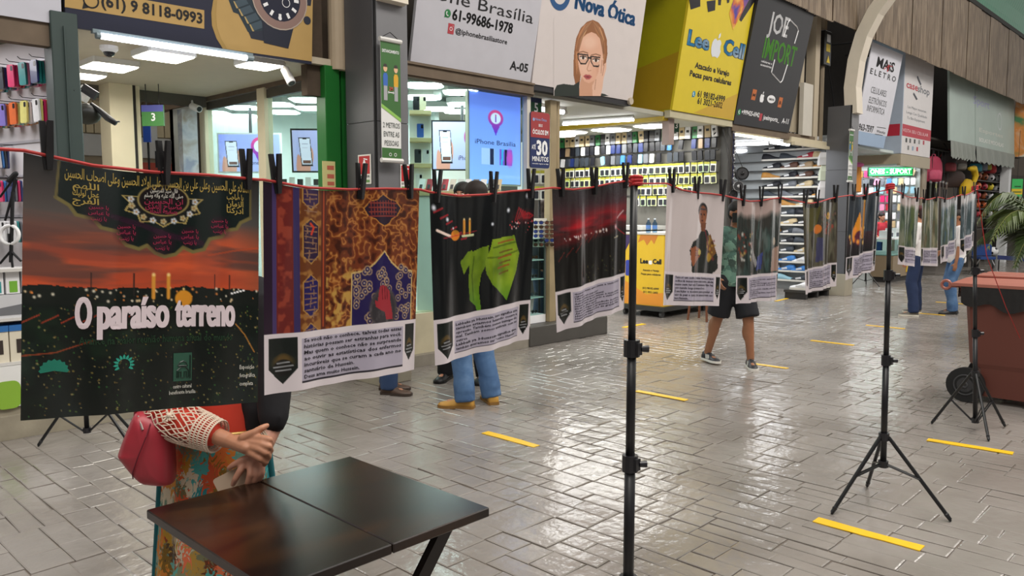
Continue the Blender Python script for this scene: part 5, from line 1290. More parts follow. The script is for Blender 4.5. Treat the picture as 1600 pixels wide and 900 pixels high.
stand('black tripod stand standing open behind the worn yellow stripe', c3, (4.41, 1.465, 1.735), .40, .245, .33, [ang(c3, q) for q in ((4.139, 1.596), (4.466, 1.117), (4.688, 1.609))], (.82, 1.28))
stand('black tripod stand in front of the red-brown bin', c4, (6.455, 1.565, 1.775), .43, .075, .29, [ang(c4, q) for q in ((6.489, 1.769), (6.263, 1.343), (6.796, 1.345))], (.73, 1.19))
c1 = (1.84, 5.94)
stand('black stand behind the sunset poster, only its legs showing below', c1, (1.84, 5.94, 1.65), .42, .08, .30, [ang(c1, on_z(90, 695)), ang(c1, on_z(197, 681)), -.9], (.8, 1.25))
c5 = on_z(1352, 447)
stand('low black stand with spread feet below the golden dome poster', c5, (c5[0], c5[1], 1.5), .35, .12, .33, [.3, 2.4, 4.5], (.7, 1.1))

# ---- red cord and its knots
CORD = M('#b5322f', .6, var=.1)
pts = [Vector((-.9, LV, 1.735)), Vector((-.1, LV, 1.72))]
for i, S in enumerate(SH):
    for k in range(5): q = S.at(k / 4, 0); pts.append(Vector((q.x, LV, q.z + .003)))
    if i == 3: pts.append(Vector((2.13, LV, 1.705)))
    if i == 7: pts.append(Vector((4.43, 1.478, 1.735)))
pts.append(Vector((6.455, 1.565, 1.775)))
put('clothesline', MB().path(pts, .0032, 6), CORD, label='thin red cord carrying the posters from stand to stand', cat='cord', smooth=True)
put('cord_tail', MB().path([(6.455, 1.55, 1.77), (6.6, 1.5, 1.3), (6.9, 1.42, .9), (7.25, 1.38, .62)], .003, 5), CORD, label='loose end of red cord hanging down in front of the bin', cat='cord')
for q, lab in (((2.14, LV, 1.715), 'red knot tied on top of the nearest stand'), ((4.43, 1.475, 1.75), 'red knot tied on top of the open tripod stand'), ((6.455, 1.565, 1.79), 'red knot tied on top of the stand by the bin')):
    q = Vector(q); mb = MB()
    for k in range(3): mb.ring(q + Vector((0, 0, -.012 + .01 * k)), (.1 * k, .2, 1), .019, .006, 12, 6)
    mb.ell(q, .026, .016, .016, 10, 7); put('cord_knot', mb, M('#c2262b', .6), label=lab, cat='knot')

# ---- clothes pegs
PEG = M('#1b1a1c', .45, var=.1)
def peg():
    t = thing('clothes_peg', '', 'peg', (0, 0, 0), 'black pegs along the red line')
    for sgn in (-1, 1):
        prof = [(-.020, .0030, .008), (.006, .0046, .0115), (.062, .0085, .0095)]
        rings = []
        for z, off, w in prof:
            x, y = sgn * off * .55, -sgn * off * .85
            rings.append([(x - w * .5, y - .0035, z), (x + w * .5, y - .0035, z), (x + w * .5, y + .0035, z), (x - w * .5, y + .0035, z)])
        put('jaw', MB().loft(rings), PEG, t)
    put('spring', MB().ring((0, 0, .006), (.6, .5, 0), .006, .0018, 12, 5), M('#9a9a9c', .3, metal=.9), t)
    return t
names = ['sunset', 'copper relief', 'green cloth', 'red sky', 'boy', 'teal crowd', 'olive crowd', 'golden dome', 'green toned', 'sandy green', 'blue green', 'grey blue']
fr_at = [(.083, .545, .935), (.075, .58, .92), (.06, .57, .95), (.1, .53, .97), (.09, .5, .95), (.1, .5, .94), (.06, .4, .94), (.1, .5, .93), (.1, .8), (.15, .85), (.15, .8), (.15, .85)]
base = None
for i, S in enumerate(SH):
    for k, x in enumerate(fr_at[i]):
        q = S.at(x, 0); loc = (q.x, LV - .001, q.z)
        side = ('left', 'middle', 'right')[k] if len(fr_at[i]) == 3 else ('left', 'right')[k]
        lab = 'black clothes peg at the %s of the %s poster' % (side, names[i])
        if base is None: base = peg(); base.location = loc; base['label'] = lab; p_ = base
        else: p_ = clone(base, loc=loc, label=lab)
        p_.rotation_euler = (0, rnd.uniform(-.12, .12), rnd.uniform(-.2, .5))

# ================================================================== TABLE AND PEOPLE
WOODT = pattern('dark_stained_tabletop', [(.3, '#120b08'), (.5, '#21150e'), (.7, '#3a2412')], 2.4, .24, .6, stretch=(1, 2.2, 1))
t = thing('folding_table', 'dark stained square folding table in the foreground', 'table', (1.215, 1.955, 0))
for u0, u1 in ((.862, 1.212), (1.215, 1.568)):
    put('table_leaf', MB().box((u0, 1.60, .722), (u1, 2.308, .75), .003), WOODT, t)
WL = M('#1d1310', .35, var=.15)
for v in (1.66, 1.72):
    s = 1 if v < 1.7 else -1
    put('leg', MB().obox((1.215 + s * .28, v, .716), Vector((-s * .56, 0, -.716)).normalized(), (0, 1, 0), Vector((-.716 * s, 0, .56)).normalized() * (1 if s > 0 else 1), .905, .024, .042), WL, t)
for v in (2.19, 2.25):
    s = 1 if v < 2.2 else -1
    put('leg', MB().obox((1.215 + s * .28, v, .716), Vector((-s * .56, 0, -.716)).normalized(), (0, 1, 0), Vector((-.716 * s, 0, .56)).normalized(), .905, .024, .042), WL, t)
put('apron', MB().box((.90, 1.66, .69), (.93, 2.27, .722)).box((1.50, 1.66, .69), (1.53, 2.27, .722)), WL, t)
put('cross_rod', MB().tube((1.215, 1.66, .36), (1.215, 2.27, .36), .01), M('#8a8a88', .3, metal=.8), t)

SKIN = M('#b98265', .5, var=.12, scale=12); SKIN2 = M('#9c6a4c', .5, var=.12, scale=12)
def shoe(parent, heel, yaw, L=.29, W=.10, H=.10, col='#222', sole='#d8d4cc', boot=0.0, stripes=None):
    """a lofted shoe: heel at the given point, toe towards yaw; boot adds a shaft"""
    ca, sa = math.cos(yaw), math.sin(yaw)
    def P(l, w, z): return (heel[0] + ca * l - sa * w, heel[1] + sa * l + ca * w, heel[2] + z)
    secs = [(0, .62, .55), (.05, .80, .98), (.2, .82, 1.0), (.36, .80, .92), (.52, .88, .68), (.7, 1.0, .52), (.86, .92, .44), (.96, .66, .36), (1.0, .36, .24)]
    up, so = [], []
    for l, w, h in secs:
        w_ = W * .5 * w; h_ = H * h
        up.append([P(l * L, -w_, .012), P(l * L, -w_ * .98, h_ * .5), P(l * L, -w_ * .6, h_ * .9), P(l * L, 0, h_), P(l * L, w_ * .6, h_ * .9), P(l * L, w_ * .98, h_ * .5), P(l * L, w_, .012)])
        so.append([P(l * L * 1.02 - .004, -w_ * 1.08, 0), P(l * L * 1.02 - .004, -w_ * 1.08, .024), P(l * L * 1.02 - .004, w_ * 1.08, .024), P(l * L * 1.02 - .004, w_ * 1.08, 0)])
    mb = MB().loft(up)
    if boot: mb.loft([[P(.17 * L + r * math.cos(q), r * math.sin(q) * .85, z) for q in [2 * math.pi * k / 12 for k in range(12)]] for r, z in ((.045, H * .75), (.046, H * 1.1), (.045, boot), (.038, boot))])
    o = put('shoe', mb, M(col, .5, var=.15), parent, smooth=True)
    put('sole', MB().loft(so), M(sole, .6), o)
    if stripes:
        for k in range(3):
            for sd in (-1, 1): put('stripe', MB().add([P((.36 + .085 * k) * L, sd * W * .44, .03), P((.41 + .085 * k) * L, sd * W * .44, .03), P((.36 + .085 * k) * L, sd * W * .36, H * .72), P((.31 + .085 * k) * L, sd * W * .36, H * .72)], [(0, 1, 2, 3)]), M(stripes, .5), o)
    put('laces', MB().path([P(.3 * L, -.018, H * .96), P(.36 * L, .02, H * .93), P(.4 * L, -.02, H * .87), P(.45 * L, .02, H * .8), P(.5 * L, -.015, H * .72)], .003, 4), M('#3a3a3a' if col != '#222' else '#cfcfcf', .6), o)
    return o
def hand(mb, w, d, n, s=1.0, curl=.5, thumb=1):
    """wrist point, direction of the fingers, back-of-hand normal"""
    w, d, n = Vector(w), Vector(d).normalized(), Vector(n).normalized(); x = d.cross(n).normalized()
    for k in range(4):
        o = (k - 1.5) * .019 * s; L = (.066, .075, .07, .055)[k] * s
        mb.cap(w + x * o * .5, w + d * .085 * s + x * o, .013 * s, .0105 * s, 8)
        a = w + d * .088 * s + x * o; b = a + (d * math.cos(curl * .7) - n * math.sin(curl * .7)) * L * .48
        c = b + (d * math.cos(curl * 1.6) - n * math.sin(curl * 1.6)) * L * .32; e = c + (d * math.cos(curl * 2.3) - n * math.sin(curl * 2.3)) * L * .26
        mb.cap(a, b, .0098 * s, .0088 * s, 8); mb.cap(b, c, .0088 * s, .008 * s, 8); mb.cap(c, e, .008 * s, .0066 * s, 8)
    a = w + d * .025 * s + x * thumb * .026 * s; b = a + (d * .6 + x * thumb * .7 - n * .35).normalized() * .042 * s; c = b + (d * .95 + x * thumb * .2 - n * .3).normalized() * .034 * s
    mb.cap(w + d * .01 * s, a, .014 * s, .014 * s, 8); mb.cap(a, b, .0125 * s, .0105 * s, 8); mb.cap(b, c, .0105 * s, .008 * s, 8)
def head(body, parent, c, fwd, s, hair, skin, beard=None, mask=None, long=0.0, hat=None):
    """skull, jaw, nose, ears go into the body; eyes, mouth and hair are parts"""
    c = Vector(c); f = Vector(fwd).normalized(); r = f.cross(Vector((0, 0, 1))).normalized(); u = Vector((0, 0, 1))
    rot = Matrix((r, f, u)).transposed()
    q = lambda x, y, z: c + r * x * s + f * y * s + u * z * s
    body.ell(q(0, -.008, .03), .074 * s, .094 * s, .088 * s, rot=rot); body.ell(q(0, .018, -.035), .058 * s, .070 * s, .075 * s, rot=rot)
    body.cap(q(0, .092, .012), q(0, .106, -.018), .010 * s, .014 * s, 8); body.ell(q(0, .07, -.088), .026 * s, .022 * s, .02 * s, rot=rot)
    for sd in (-1, 1): body.ell(q(sd * .076, -.005, -.005), .012 * s, .022 * s, .032 * s, rot=rot)
    for sd in (-1, 1):
        e = put('eye', MB().ell(q(sd * .031, .083, .012), .014 * s, .010 * s, .0095 * s, 10, 7, rot), M('#e6e2dc', .3), parent); put('iris', MB().ell(q(sd * .031, .0915, .012), .006 * s, .003 * s, .006 * s, 8, 5, rot), M('#2a1b12', .2), e)
        put('eyebrow', MB().cap(q(sd * .018, .091, .031), q(sd * .046, .084, .033), .004 * s, .003 * s, 6), M(hair, .8), parent)
    put('mouth', MB().ell(q(0, .092, -.056), .023 * s, .008 * s, .008 * s, 10, 6, rot), M('#8c4c46', .5), parent)
    H = MB().ell(q(0, -.016, .048), .084 * s, .10 * s, .082 * s, 18, 12, rot)
    H.ell(q(0, -.055, .0), .078 * s, .062 * s, .085 * s, 14, 9, rot)
    if long: H.ell(q(0, -.06, -.08 - long * .4), .085 * s, .05 * s, (.1 + long * .6) * s, 14, 9, rot)
    o = blob('hair', H, M(hair, .7, var=.25, scale=30), parent, .010 * s, 3)
    if mask:
        K = [[q(.062 * sx * k1, .045 + .062 * k2, z) for sx, k1, k2 in ((-1, 1.1, -.4), (-1, .75, .55), (0, 0, 1.12 if z < -.02 else 1.05), (1, .75, .55), (1, 1.1, -.4))] for z in (.002, -.03, -.065, -.1)]
        put('face_mask', MB().loft(K, caps=False, close=False), M(mask, .8), parent, smooth=True)
        put('mask_strap', MB().path([q(-.068, .02, -.02), q(-.085, -.01, -.0), q(-.08, -.03, -.02)], .002, 4).path([q(.068, .02, -.02), q(.085, -.01, 0), q(.08, -.03, -.02)], .002, 4), M(mask, .8), parent)
    if hat: put('cap', MB().lathe(q(0, -.01, .06), ((.088 * s, -.01), (.088 * s, .02), (.07 * s, .06), (.02 * s, .075)), 18), M(hat, .7), parent, smooth=True)
def person(label, loc, face, h, feet, hands=((-.25, .05, .47), (.25, .05, .47)), skin=SKIN, hair='#1c1512', top='#e8e8e8', sleeve=.5, bottom='#24304a', shorts=False, shoecol='#2a2a2a', sole='#cfc8bc', yaws=(0, 0), boot=0, lean=0.0, mask=None, topmat=None, botmat=None, stripes=None, lift=(0, 0), long=0.0, headyaw=0, hat=None, shoelen=.285):
    """standing or walking figure: feet given left, right in the body's own frame (x right, y forward)"""
    t = thing('person', label, 'person', loc); k = h / 1.75
    f = Vector((math.cos(face), math.sin(face), 0)); r = Vector((f.y, -f.x, 0)); o = Vector(loc)
    W = lambda x, y, z: o + r * x * k + f * y * k + Vector((0, 0, z * k))
    B = MB(); hipz, shz = .93, 1.44; ln = lean
    hips, knees, ankles = [], [], []
    for i, sd in enumerate((-1, 1)):
        hp = W(sd * .085, 0, hipz); an = W(feet[i][0], feet[i][1], .085 + lift[i])
        mid = (hp + an) / 2; ext = math.sqrt(max(0, (.86 * k) ** 2 - (hp - an).length ** 2)) * .5
        kn = mid + f * (ext + .02); hips.append(hp); knees.append(kn); ankles.append(an)
        B.cap(hp, kn, .082 * k, .062 * k); B.cap(kn, an, .060 * k, .040 * k); B.ell(kn.lerp(an, .3) - f * .022, .062 * k, .062 * k, .12 * k)
        foot = an - Vector((0, 0, .045 * k)); a = face + yaws[i]; B.cap(foot, foot + Vector((math.cos(a), math.sin(a), 0)) * .13 * k, .034 * k, .026 * k)
    B.ell(W(0, -.01, .95), .155 * k, .115 * k, .13 * k, rot=Matrix((r, f, Vector((0, 0, 1)))).transposed())
    rot = Matrix((r, f, Vector((0, 0, 1)))).transposed()
    B.ell(W(0, ln * .3, 1.12), .14 * k, .10 * k, .16 * k, rot=rot); B.ell(W(0, ln * .8, 1.32), .165 * k, .115 * k, .17 * k, rot=rot)
    B.cap(W(-.15, ln, shz - .02), W(.15, ln, shz - .02), .062 * k, .062 * k); B.cap(W(0, ln, 1.45), W(0, ln + .02, 1.55), .056 * k, .054 * k)
    arms = []
    for i, sd in enumerate((-1, 1)):
        s = W(sd * .19, ln, shz - .02); w = W(hands[i][0], hands[i][1], hands[i][2] * 1.75)
        mid = (s + w) / 2; ext = math.sqrt(max(0, (.54 * k) ** 2 - (s - w).length ** 2)) * .5
        e = mid - f * ext * .7 + r * sd * ext * .5 - Vector((0, 0, ext * .3)); arms.append((s, e, w))
        B.cap(s, e, .048 * k, .038 * k); B.cap(e, w, .038 * k, .026 * k)
        hand(B, w, (w - e) * .8 + Vector((0, 0, -.05)), r * sd, k, .5, -sd)
    hf = Vector((math.cos(face + headyaw), math.sin(face + headyaw), 0))
    head(B, t, W(0, ln + .03, 1.63), hf, k, hair, skin, mask=mask, long=long, hat=hat)
    blob('body', B, skin, t, .0125, 4)
    # clothes
    T = MB(); g = 1.0
    T.ell(W(0, ln * .3, 1.10), .165 * k, .128 * k, .17 * k, rot=rot); T.ell(W(0, ln * .8, 1.31), .185 * k, .135 * k, .185 * k, rot=rot); T.cap(W(-.165, ln, shz - .015), W(.165, ln, shz - .015), .07 * k, .07 * k)
    T.loft([[W(rx * math.cos(q), ry * math.sin(q), z) for q in [2 * math.pi * j / 18 for j in range(18)]] for rx, ry, z in ((.172, .135, .86), (.178, .14, .92), (.165, .13, 1.05), (.165, .125, 1.2))])
    for s, e, w in arms:
        T.cap(s, s.lerp(e, min(1, sleeve * 2) * .98), .066 * k, .058 * k)
        if sleeve > .5: T.cap(e, e.lerp(w, (sleeve - .5) * 2), .054 * k, .04 * k)
    blob('shirt', T, topmat or M(top, .85, var=.08, scale=18, bump=.2), t, .014, 5)
    L = MB(); L.ell(W(0, -.01, .95), .168 * k, .13 * k, .12 * k, rot=rot)
    for i in (0, 1):
        if shorts: L.cap(hips[i], hips[i].lerp(knees[i], .5), .112 * k, .118 * k); L.tube(hips[i].lerp(knees[i], .3), hips[i].lerp(knees[i], .95), .115 * k, .124 * k, 16)
        else: L.cap(hips[i], knees[i], .102 * k, .088 * k); L.cap(knees[i] - f * .008, ankles[i].lerp(knees[i], .1) - f * .01, .088 * k, .078 * k); L.ell(knees[i].lerp(ankles[i], .3) - f * .022, .078 * k, .078 * k, .14 * k); L.tube(ankles[i].lerp(knees[i], .3), ankles[i] - Vector((0, 0, .035 * k)), .082 * k, .082 * k, 14)
    blob('shorts' if shorts else 'trousers', L, botmat or M(bottom, .85, var=.12, scale=14, bump=.25), t, .014, 4)
    for i in (0, 1):
        a = face + yaws[i]; an = ankles[i]; hl = Vector((an.x - math.cos(a) * .07 * k, an.y - math.sin(a) * .07 * k, lift[i] * k))
        shoe(t, hl, a, shoelen * k, .105 * k, .105 * k, shoecol, sole, boot * k if boot else 0, stripes)
    return t
CAMA = HEAD + math.pi            # bearing back towards the eye point
def bearing(a, b): return math.atan2(b[1] - a[1], b[0] - a[0])
# walking man with mask
camo = pattern('leafy_camouflage_cloth', [(.0, '#2b3a36'), (.3, '#4c7064'), (.55, '#6f9382'), (.75, '#34463f'), (1, '#8aa794')], 16, .85, 1, 'cells')
fl, frt = on_z(1127, 577), on_z(1172, 567)
pc = ((fl[0] + frt[0]) / 2 - .0, (fl[1] + frt[1]) / 2 + .05)
fa_ = CAMA + .25
person('man walking in a black face mask, camouflage shirt and black shorts', (pc[0], pc[1], 0), fa_, 1.73, ((.16, -.24), (-.14, .14))[::-1], ((-.27, .02, .48), (.26, .12, .55)), SKIN2, '#151110', topmat=camo, sleeve=.42, bottom='#15161c', shorts=True, shoecol='#23242a', sole='#e6e2da', yaws=(-.35, .1), mask='#141414', stripes='#e8e4dc', lift=(.0, .02))
# visitors behind the posters
a = on_z(585, 616); b_ = on_z(608, 608)
RT = math.atan2(_R[1], _R[0])
person('visitor in jeans and brown ankle boots behind the copper relief poster', ((a[0] + b_[0]) / 2, (a[1] + b_[1]) / 2, 0), RT - .15, 1.66, ((-.10, .02), (.10, .10)), top='#3c4450', bottom='#2f4468', shoecol='#5a463a', sole='#3f332b', boot=.20, yaws=(.05, -.1), shoelen=.30)
a = on_z(694, 592); b_ = on_z(747, 597)
pc = ((a[0] + b_[0]) / 2, (a[1] + b_[1]) / 2)
person('visitor in a black t-shirt and black boots, arm hanging between two posters', (pc[0] + .05, pc[1], 0), CAMA - .3, 1.9, ((-.19, .0), (.17, .02)), ((-.33, .04, .44), (.2, .2, .6)), top='#131316', bottom='#17171b', sleeve=.36, shoecol='#18181a', sole='#111', boot=.2, hair='#1b1410')
jeans = pattern('faded_blue_denim', [(.3, '#34527a'), (.55, '#50719a'), (.75, '#6c8bb0')], 6, .85, .5)
a = on_z(728, 634); b_ = on_z(766, 632); pc = ((a[0] + b_[0]) / 2, (a[1] + b_[1]) / 2)
person('visitor in blue jeans and yellow work boots behind the green cloth poster', (pc[0], pc[1], 0), HEAD + .9, 1.87, ((-.13, .02), (.12, -.04)), ((-.24, .1, .52), (.22, .12, .55)), top='#2e3338', botmat=jeans, shoecol='#b88a3c', sole='#8a642e', boot=.17, hair='#231812', yaws=(.5, -.6))
# two men in white shirts
nav = M('#1c2c4e', .85, var=.15, scale=10, bump=.2)
a, b_ = on_z(1413, 489), on_z(1446, 494); pc = ((a[0] + b_[0]) / 2, (a[1] + b_[1]) / 2)
person('man in a white shirt and navy jeans with feet apart, hidden by the far posters', (pc[0], pc[1], 0), RT + 2.5, 1.72, ((-.22, -.02), (.24, .02)), ((-.3, .1, .52), (.26, .08, .52)), top='#e4e0de', botmat=nav, shoecol='#5c574e', sole='#d8d2c4', yaws=(.3, -.2), hat='#4a1418', hair='#2a1412')
a = on_z(1490, 490); pc = (a[0], a[1])
person('man in an untucked white shirt and blue jeans behind the bin', (pc[0], pc[1], 0), RT + 3.0, 1.66, ((-.10, .06), (.10, -.03)), ((-.24, .1, .5), (.24, .16, .6)), SKIN2, top='#e6e2e2', botmat=jeans, shoecol='#3c3a3a', sole='#2a2a2a', sleeve=.45)
# woman among the optician's cases
a = on_d(850, 420, 10.3)
person('woman with long dark brown hair standing behind the sunglasses display', (a[0], a[1], 0), CAMA + 2.6, 1.80, ((-.1, 0), (.1, 0)), ((-.2, .12, .55), (.2, .12, .55)), top='#1d2026', bottom='#2b3a50', hair='#2a1a12', long=.16)
a = on_d(1374, 400, 20.4)
person('shop assistant with black hair at the case shop counter', (a[0], a[1], 0), CAMA + .3, 1.62, ((-.1, 0), (.1, 0)), ((-.2, .2, .6), (.2, .2, .6)), top='#b02a38', bottom='#222', hair='#17110f')

# ---------------------------------------------------------------- the woman with the red handbag
D = lambda px, py, d: Vector(on_d(px, py, d))
wc = on_d(340, 800, 2.86)
W1 = thing('person', 'woman in a floral skirt and crochet sleeve, hands crossed over a phone', 'person', (wc[0], wc[1], 0))
Z = Vector((0, 0, 1)); toc = Vector((-wc[0], -wc[1], 0)).normalized(); rgt = Vector((_R[0], _R[1], 0)); fwdw = (toc + rgt * .35).normalized()
cx, cy = wc[0], wc[1]
up = lambda x, y, z: Vector((cx, cy, 0)) + rgt * x + toc * y + Z * z
B = MB()
B.ell(up(0, .0, 1.0), .16, .12, .16); B.ell(up(0, 0, 1.2), .15, .11, .18); B.cap(up(-.15, 0, 1.33), up(.15, 0, 1.33), .055, .055); B.cap(up(0, 0, 1.35), up(0, .02, 1.46), .05, .048)
for sd in (-1, 1): B.cap(up(sd * .09, 0, .9), up(sd * .1, .02, .5), .08, .06); B.cap(up(sd * .1, .02, .5), up(sd * .1, 0, .08), .055, .035); B.cap(up(sd * .1, 0, .05), up(sd * .1, .12, .04), .032, .025)
elR, wrR = D(256, 650, 2.63), D(356, 688, 2.56)
elL, wrL = D(432, 650, 2.66), D(409, 706, 2.56)
B.cap(up(-.17, 0, 1.31), elR, .045, .038); B.cap(up(.17, 0, 1.31), elL, .045, .038)
head(B, W1, up(.0, .05, 1.56), fwdw, .97, '#1c1412', SKIN, long=.1)
blob('body', B, SKIN, W1, .012, 4)
HN = MB()
HN.cap(elR, wrR, .036, .0265, 12)
# right hand lying over the left one, fingers folding round its far side
def fingers(pts_list, radii):
    for pts in pts_list:
        for i in range(len(pts) - 1): HN.cap(pts[i], pts[i + 1], radii[i], radii[i + 1], 9)
kn = [D(411, 685, 2.50), D(409, 694, 2.49), D(405, 702, 2.485), D(398, 711, 2.49)]
for q in kn: HN.cap(wrR + (q - wrR) * .08, q, .0185, .0125, 9)
HN.cap(wrR, D(385, 700, 2.505), .024, .020, 10)
fingers([[kn[0], D(421, 687, 2.495), D(424, 693, 2.515), D(420, 698, 2.54)],
         [kn[1], D(420, 698, 2.485), D(423, 704, 2.505), D(419, 709, 2.53)],
         [kn[2], D(416, 708, 2.482), D(420, 714, 2.50), D(415, 719, 2.525)],
         [kn[3], D(407, 717, 2.485), D(415, 722, 2.495), D(413, 726, 2.515)]], (.0125, .0115, .0105, .0085))
fingers([[D(380, 684, 2.52), D(398, 676, 2.515), D(409, 669, 2.52), D(417, 665, 2.53)]], (.017, .0135, .0115, .009))
blob('right_hand', HN, SKIN, W1, .0036, 4)
HN = MB()
HN.cap(elL, wrL, .036, .027, 12)
HN.cap(wrL, D(396, 722, 2.535), .026, .024, 10)
k2 = [D(383, 722, 2.53), D(392, 726, 2.525), D(402, 727, 2.53), D(408, 725, 2.54)]
for q in k2: HN.cap(wrL, q, .018, .013, 9)
fingers([[k2[0], D(375, 736, 2.515), D(368, 748, 2.512), D(364, 757, 2.52)],
         [k2[1], D(391, 741, 2.512), D(388, 753, 2.515), D(385, 760, 2.522)],
         [k2[2], D(402, 741, 2.52), D(398, 751, 2.523), D(394, 757, 2.53)],
         [k2[3], D(409, 739, 2.53), D(406, 747, 2.533), D(402, 752, 2.54)]], (.013, .0115, .0105, .0085))
fingers([[D(392, 716, 2.53), D(378, 719, 2.525), D(366, 726, 2.525), D(358, 731, 2.53)]], (.016, .0125, .011, .0085))
blob('left_hand', HN, M('#b07c66', .5, var=.12, scale=12), W1, .0036, 4)
# phone
P0, P1, P2 = D(332, 750, 2.535), D(375, 728, 2.545), D(336, 768, 2.535)
ex = (P1 - P0).normalized(); ey = (P2 - P0); ey = (ey - ex * ey.dot(ex)).normalized(); nz_ = ex.cross(ey)
mb = MB(); L_, H_ = .15, .072
fr = Frame(P0, ex, ey)
mb.prism(fr, rrect(0, 0, L_, H_, .009, 4), -.004, .004)
t = thing('phone', 'slim pale gold phone held in the crossed hands', 'phone', P0); put('case', mb, M('#cbb39c', .35, metal=.3), t); put('screen_glass', MB().prism(fr, rrect(.006, .004, L_ - .006, H_ - .004, .006, 4), .004, .0046), M('#241f1e', .1), t)
# blouse, cardigan
T = MB(); T.ell(up(.0, .03, 1.02), .165, .125, .19); T.ell(up(0, .02, 1.22), .17, .12, .17); T.cap(up(-.16, 0, 1.31), up(.16, 0, 1.31), .065, .065)
T.loft([[up(rx * math.cos(q), .02 + ry * math.sin(q), z) for q in [2 * math.pi * j / 20 for j in range(20)]] for rx, ry, z in ((.178, .146, .835), (.172, .14, .92), (.16, .13, 1.1))])
T.cap(up(-.17, 0, 1.30), elR.lerp(up(-.17, 0, 1.3), .02), .06, .056); T.cap(elR, elR.lerp(wrR, .72), .056, .046)
blob('blouse', T, M('#d2402c', .8, var=.08), W1, .012, 5)
T = MB()
T.cap(up(.16, .0, 1.32), up(.19, .03, 1.05), .075, .085); T.cap(up(.15, .06, 1.22), up(.15, .06, .93), .085, .075)
q0 = D(424, 480, 2.72)
T.cap(q0, D(428, 600, 2.66), .055, .06); T.cap(D(428, 600, 2.66), D(427, 655, 2.62), .062, .05); T.cap(D(434, 640, 2.66), D(430, 676, 2.64), .04, .012); T.cap(D(404, 640, 2.72), D(398, 668, 2.72), .05, .035)
blob('cardigan', T, M('#100f14', .85, var=.2), W1, .011, 4)
put('belt', MB().loft([[up(rx * math.cos(q), .02 + ry * math.sin(q), z) for q in [2 * math.pi * j / 24 for j in range(24)]] for rx, ry, z in ((.180, .148, .842), (.184, .152, .842), (.184, .152, .866), (.180, .148, .866))]), M('#b08d4e', .35, metal=.5), W1, smooth=True)
cloth = pattern('painterly_print_cloth', [(.0, '#1d7d84'), (.14, '#57b3ab'), (.26, '#7a5a1a'), (.38, '#c89a2c'), (.5, '#d8552c'), (.6, '#4a2f14'), (.7, '#d6c8ae'), (.82, '#2a8a8c'), (.92, '#b98a24'), (1, '#e0704a')], 18, .8, 4.0, 'cells', (1, 1, .7))
rings = []
for i in range(22):
    tt = i / 21; z = .862 - .772 * tt; R_ = []
    for j in range(64):
        q = 2 * math.pi * j / 64; fold = .018 * tt * math.sin(9 * q + 1.3 * tt) + .01 * tt * math.sin(17 * q)
        R_.append(up((.178 + .075 * tt + fold) * math.cos(q), .02 + (.145 + .065 * tt + fold) * math.sin(q), z))
    rings.append(R_)
put('skirt', MB().loft(rings, caps=False), cloth, W1, smooth=True)
for x in (-.19, .215):
    R_ = [up((.182 + .075 * tt) * (1 if x > 0 else -1) * .99, .05, .862 - .772 * tt) for tt in [k / 10 for k in range(11)]]
    put('side_band', MB().path(R_, .012, 6), M('#136068', .8), W1, smooth=True)
for sd in (-1, 1): shoe(W1, tuple(up(sd * .1, -.05, 0)), math.atan2(toc.y, toc.x) + sd * .15, .25, .09, .09, '#1a1a1c', '#111111')
# crochet sleeve: openwork net over the red sleeve
ax = (wrR - elR); shR = up(-.17, 0, 1.30)
path_s = [elR.lerp(shR, .30), elR.lerp(shR, .1), elR, elR.lerp(wrR, .25), elR.lerp(wrR, .55), elR.lerp(wrR, .85)]
def sleeve_pt(s, q):
    k = min(len(path_s) - 2, int(s * (len(path_s) - 1))); f_ = s * (len(path_s) - 1) - k
    c = path_s[k].lerp(path_s[k + 1], f_); d = (path_s[min(k + 2, len(path_s) - 1)] - path_s[max(0, k - 1)]).normalized()
    x, y, _ = _basis(d); r_ = .066 + .010 * math.sin(math.pi * s) - .012 * s
    return c + (x * math.cos(q) + y * math.sin(q)) * r_
YARN = M('#dccab6', .9, var=.1)
net = MB(); n_, m_ = 21, 22
nod = {}
rg = random.Random(3)
for i in range(n_):
    for j in range(m_): nod[i, j] = ((i + .5 * 0) / (n_ - 1) * .84 + rg.uniform(-.012, .012), 2 * math.pi * (j + .5 * (i % 2)) / m_ + rg.uniform(-.06, .06))
def strand(a, b, r_=.0021): net.path([sleeve_pt(a[0] + (b[0] - a[0]) * k / 2, a[1] + (b[1] - a[1]) * k / 2) for k in range(3)], r_, 4)
for i in range(n_ - 1):
    for j in range(m_):
        a = nod[i, j]; j2 = j if i % 2 == 0 else (j + 1) % m_
        b = nod[i + 1, j2]; b = (b[0], b[1] + (2 * math.pi if b[1] < a[1] - 3 else 0)); strand(a, b, rg.choice((.0018, .0024, .003)))
        if rg.random() < .8:
            c = nod[i + 1, (j2 - 1) % m_]; c = (c[0], c[1] - (2 * math.pi if c[1] > a[1] + 3 else 0)); strand(a, c, .002)
put('crochet_net', net, YARN, W1)
fl_ = MB()
for s_, q_ in ((.45, 3.3), (.55, 4.4), (.42, 5.3), (.62, 2.4), (.3, 4.1), (.5, .9), (.6, 5.7), (.35, 2.2)):
    c = sleeve_pt(s_, q_); fl_.ell(c, .009, .009, .009, 8, 6)
    for k in range(9):
        a_ = 2 * math.pi * k / 9; fl_.path([c, sleeve_pt(s_ + .045 * math.cos(a_), q_ + .30 * math.sin(a_))], (.0026, .0042), 4)
put('crochet_flowers', fl_, YARN, W1); o = bpy.data.objects['crochet_flowers']; o['kind'] = 'stuff'; bpy.data.objects['crochet_net']['kind'] = 'stuff'
cf = MB()
for s_ in (.84, .875, .91, .96, .995):
    cf.path([sleeve_pt(s_, 2 * math.pi * k / 24) for k in range(25)], .0032, 5)
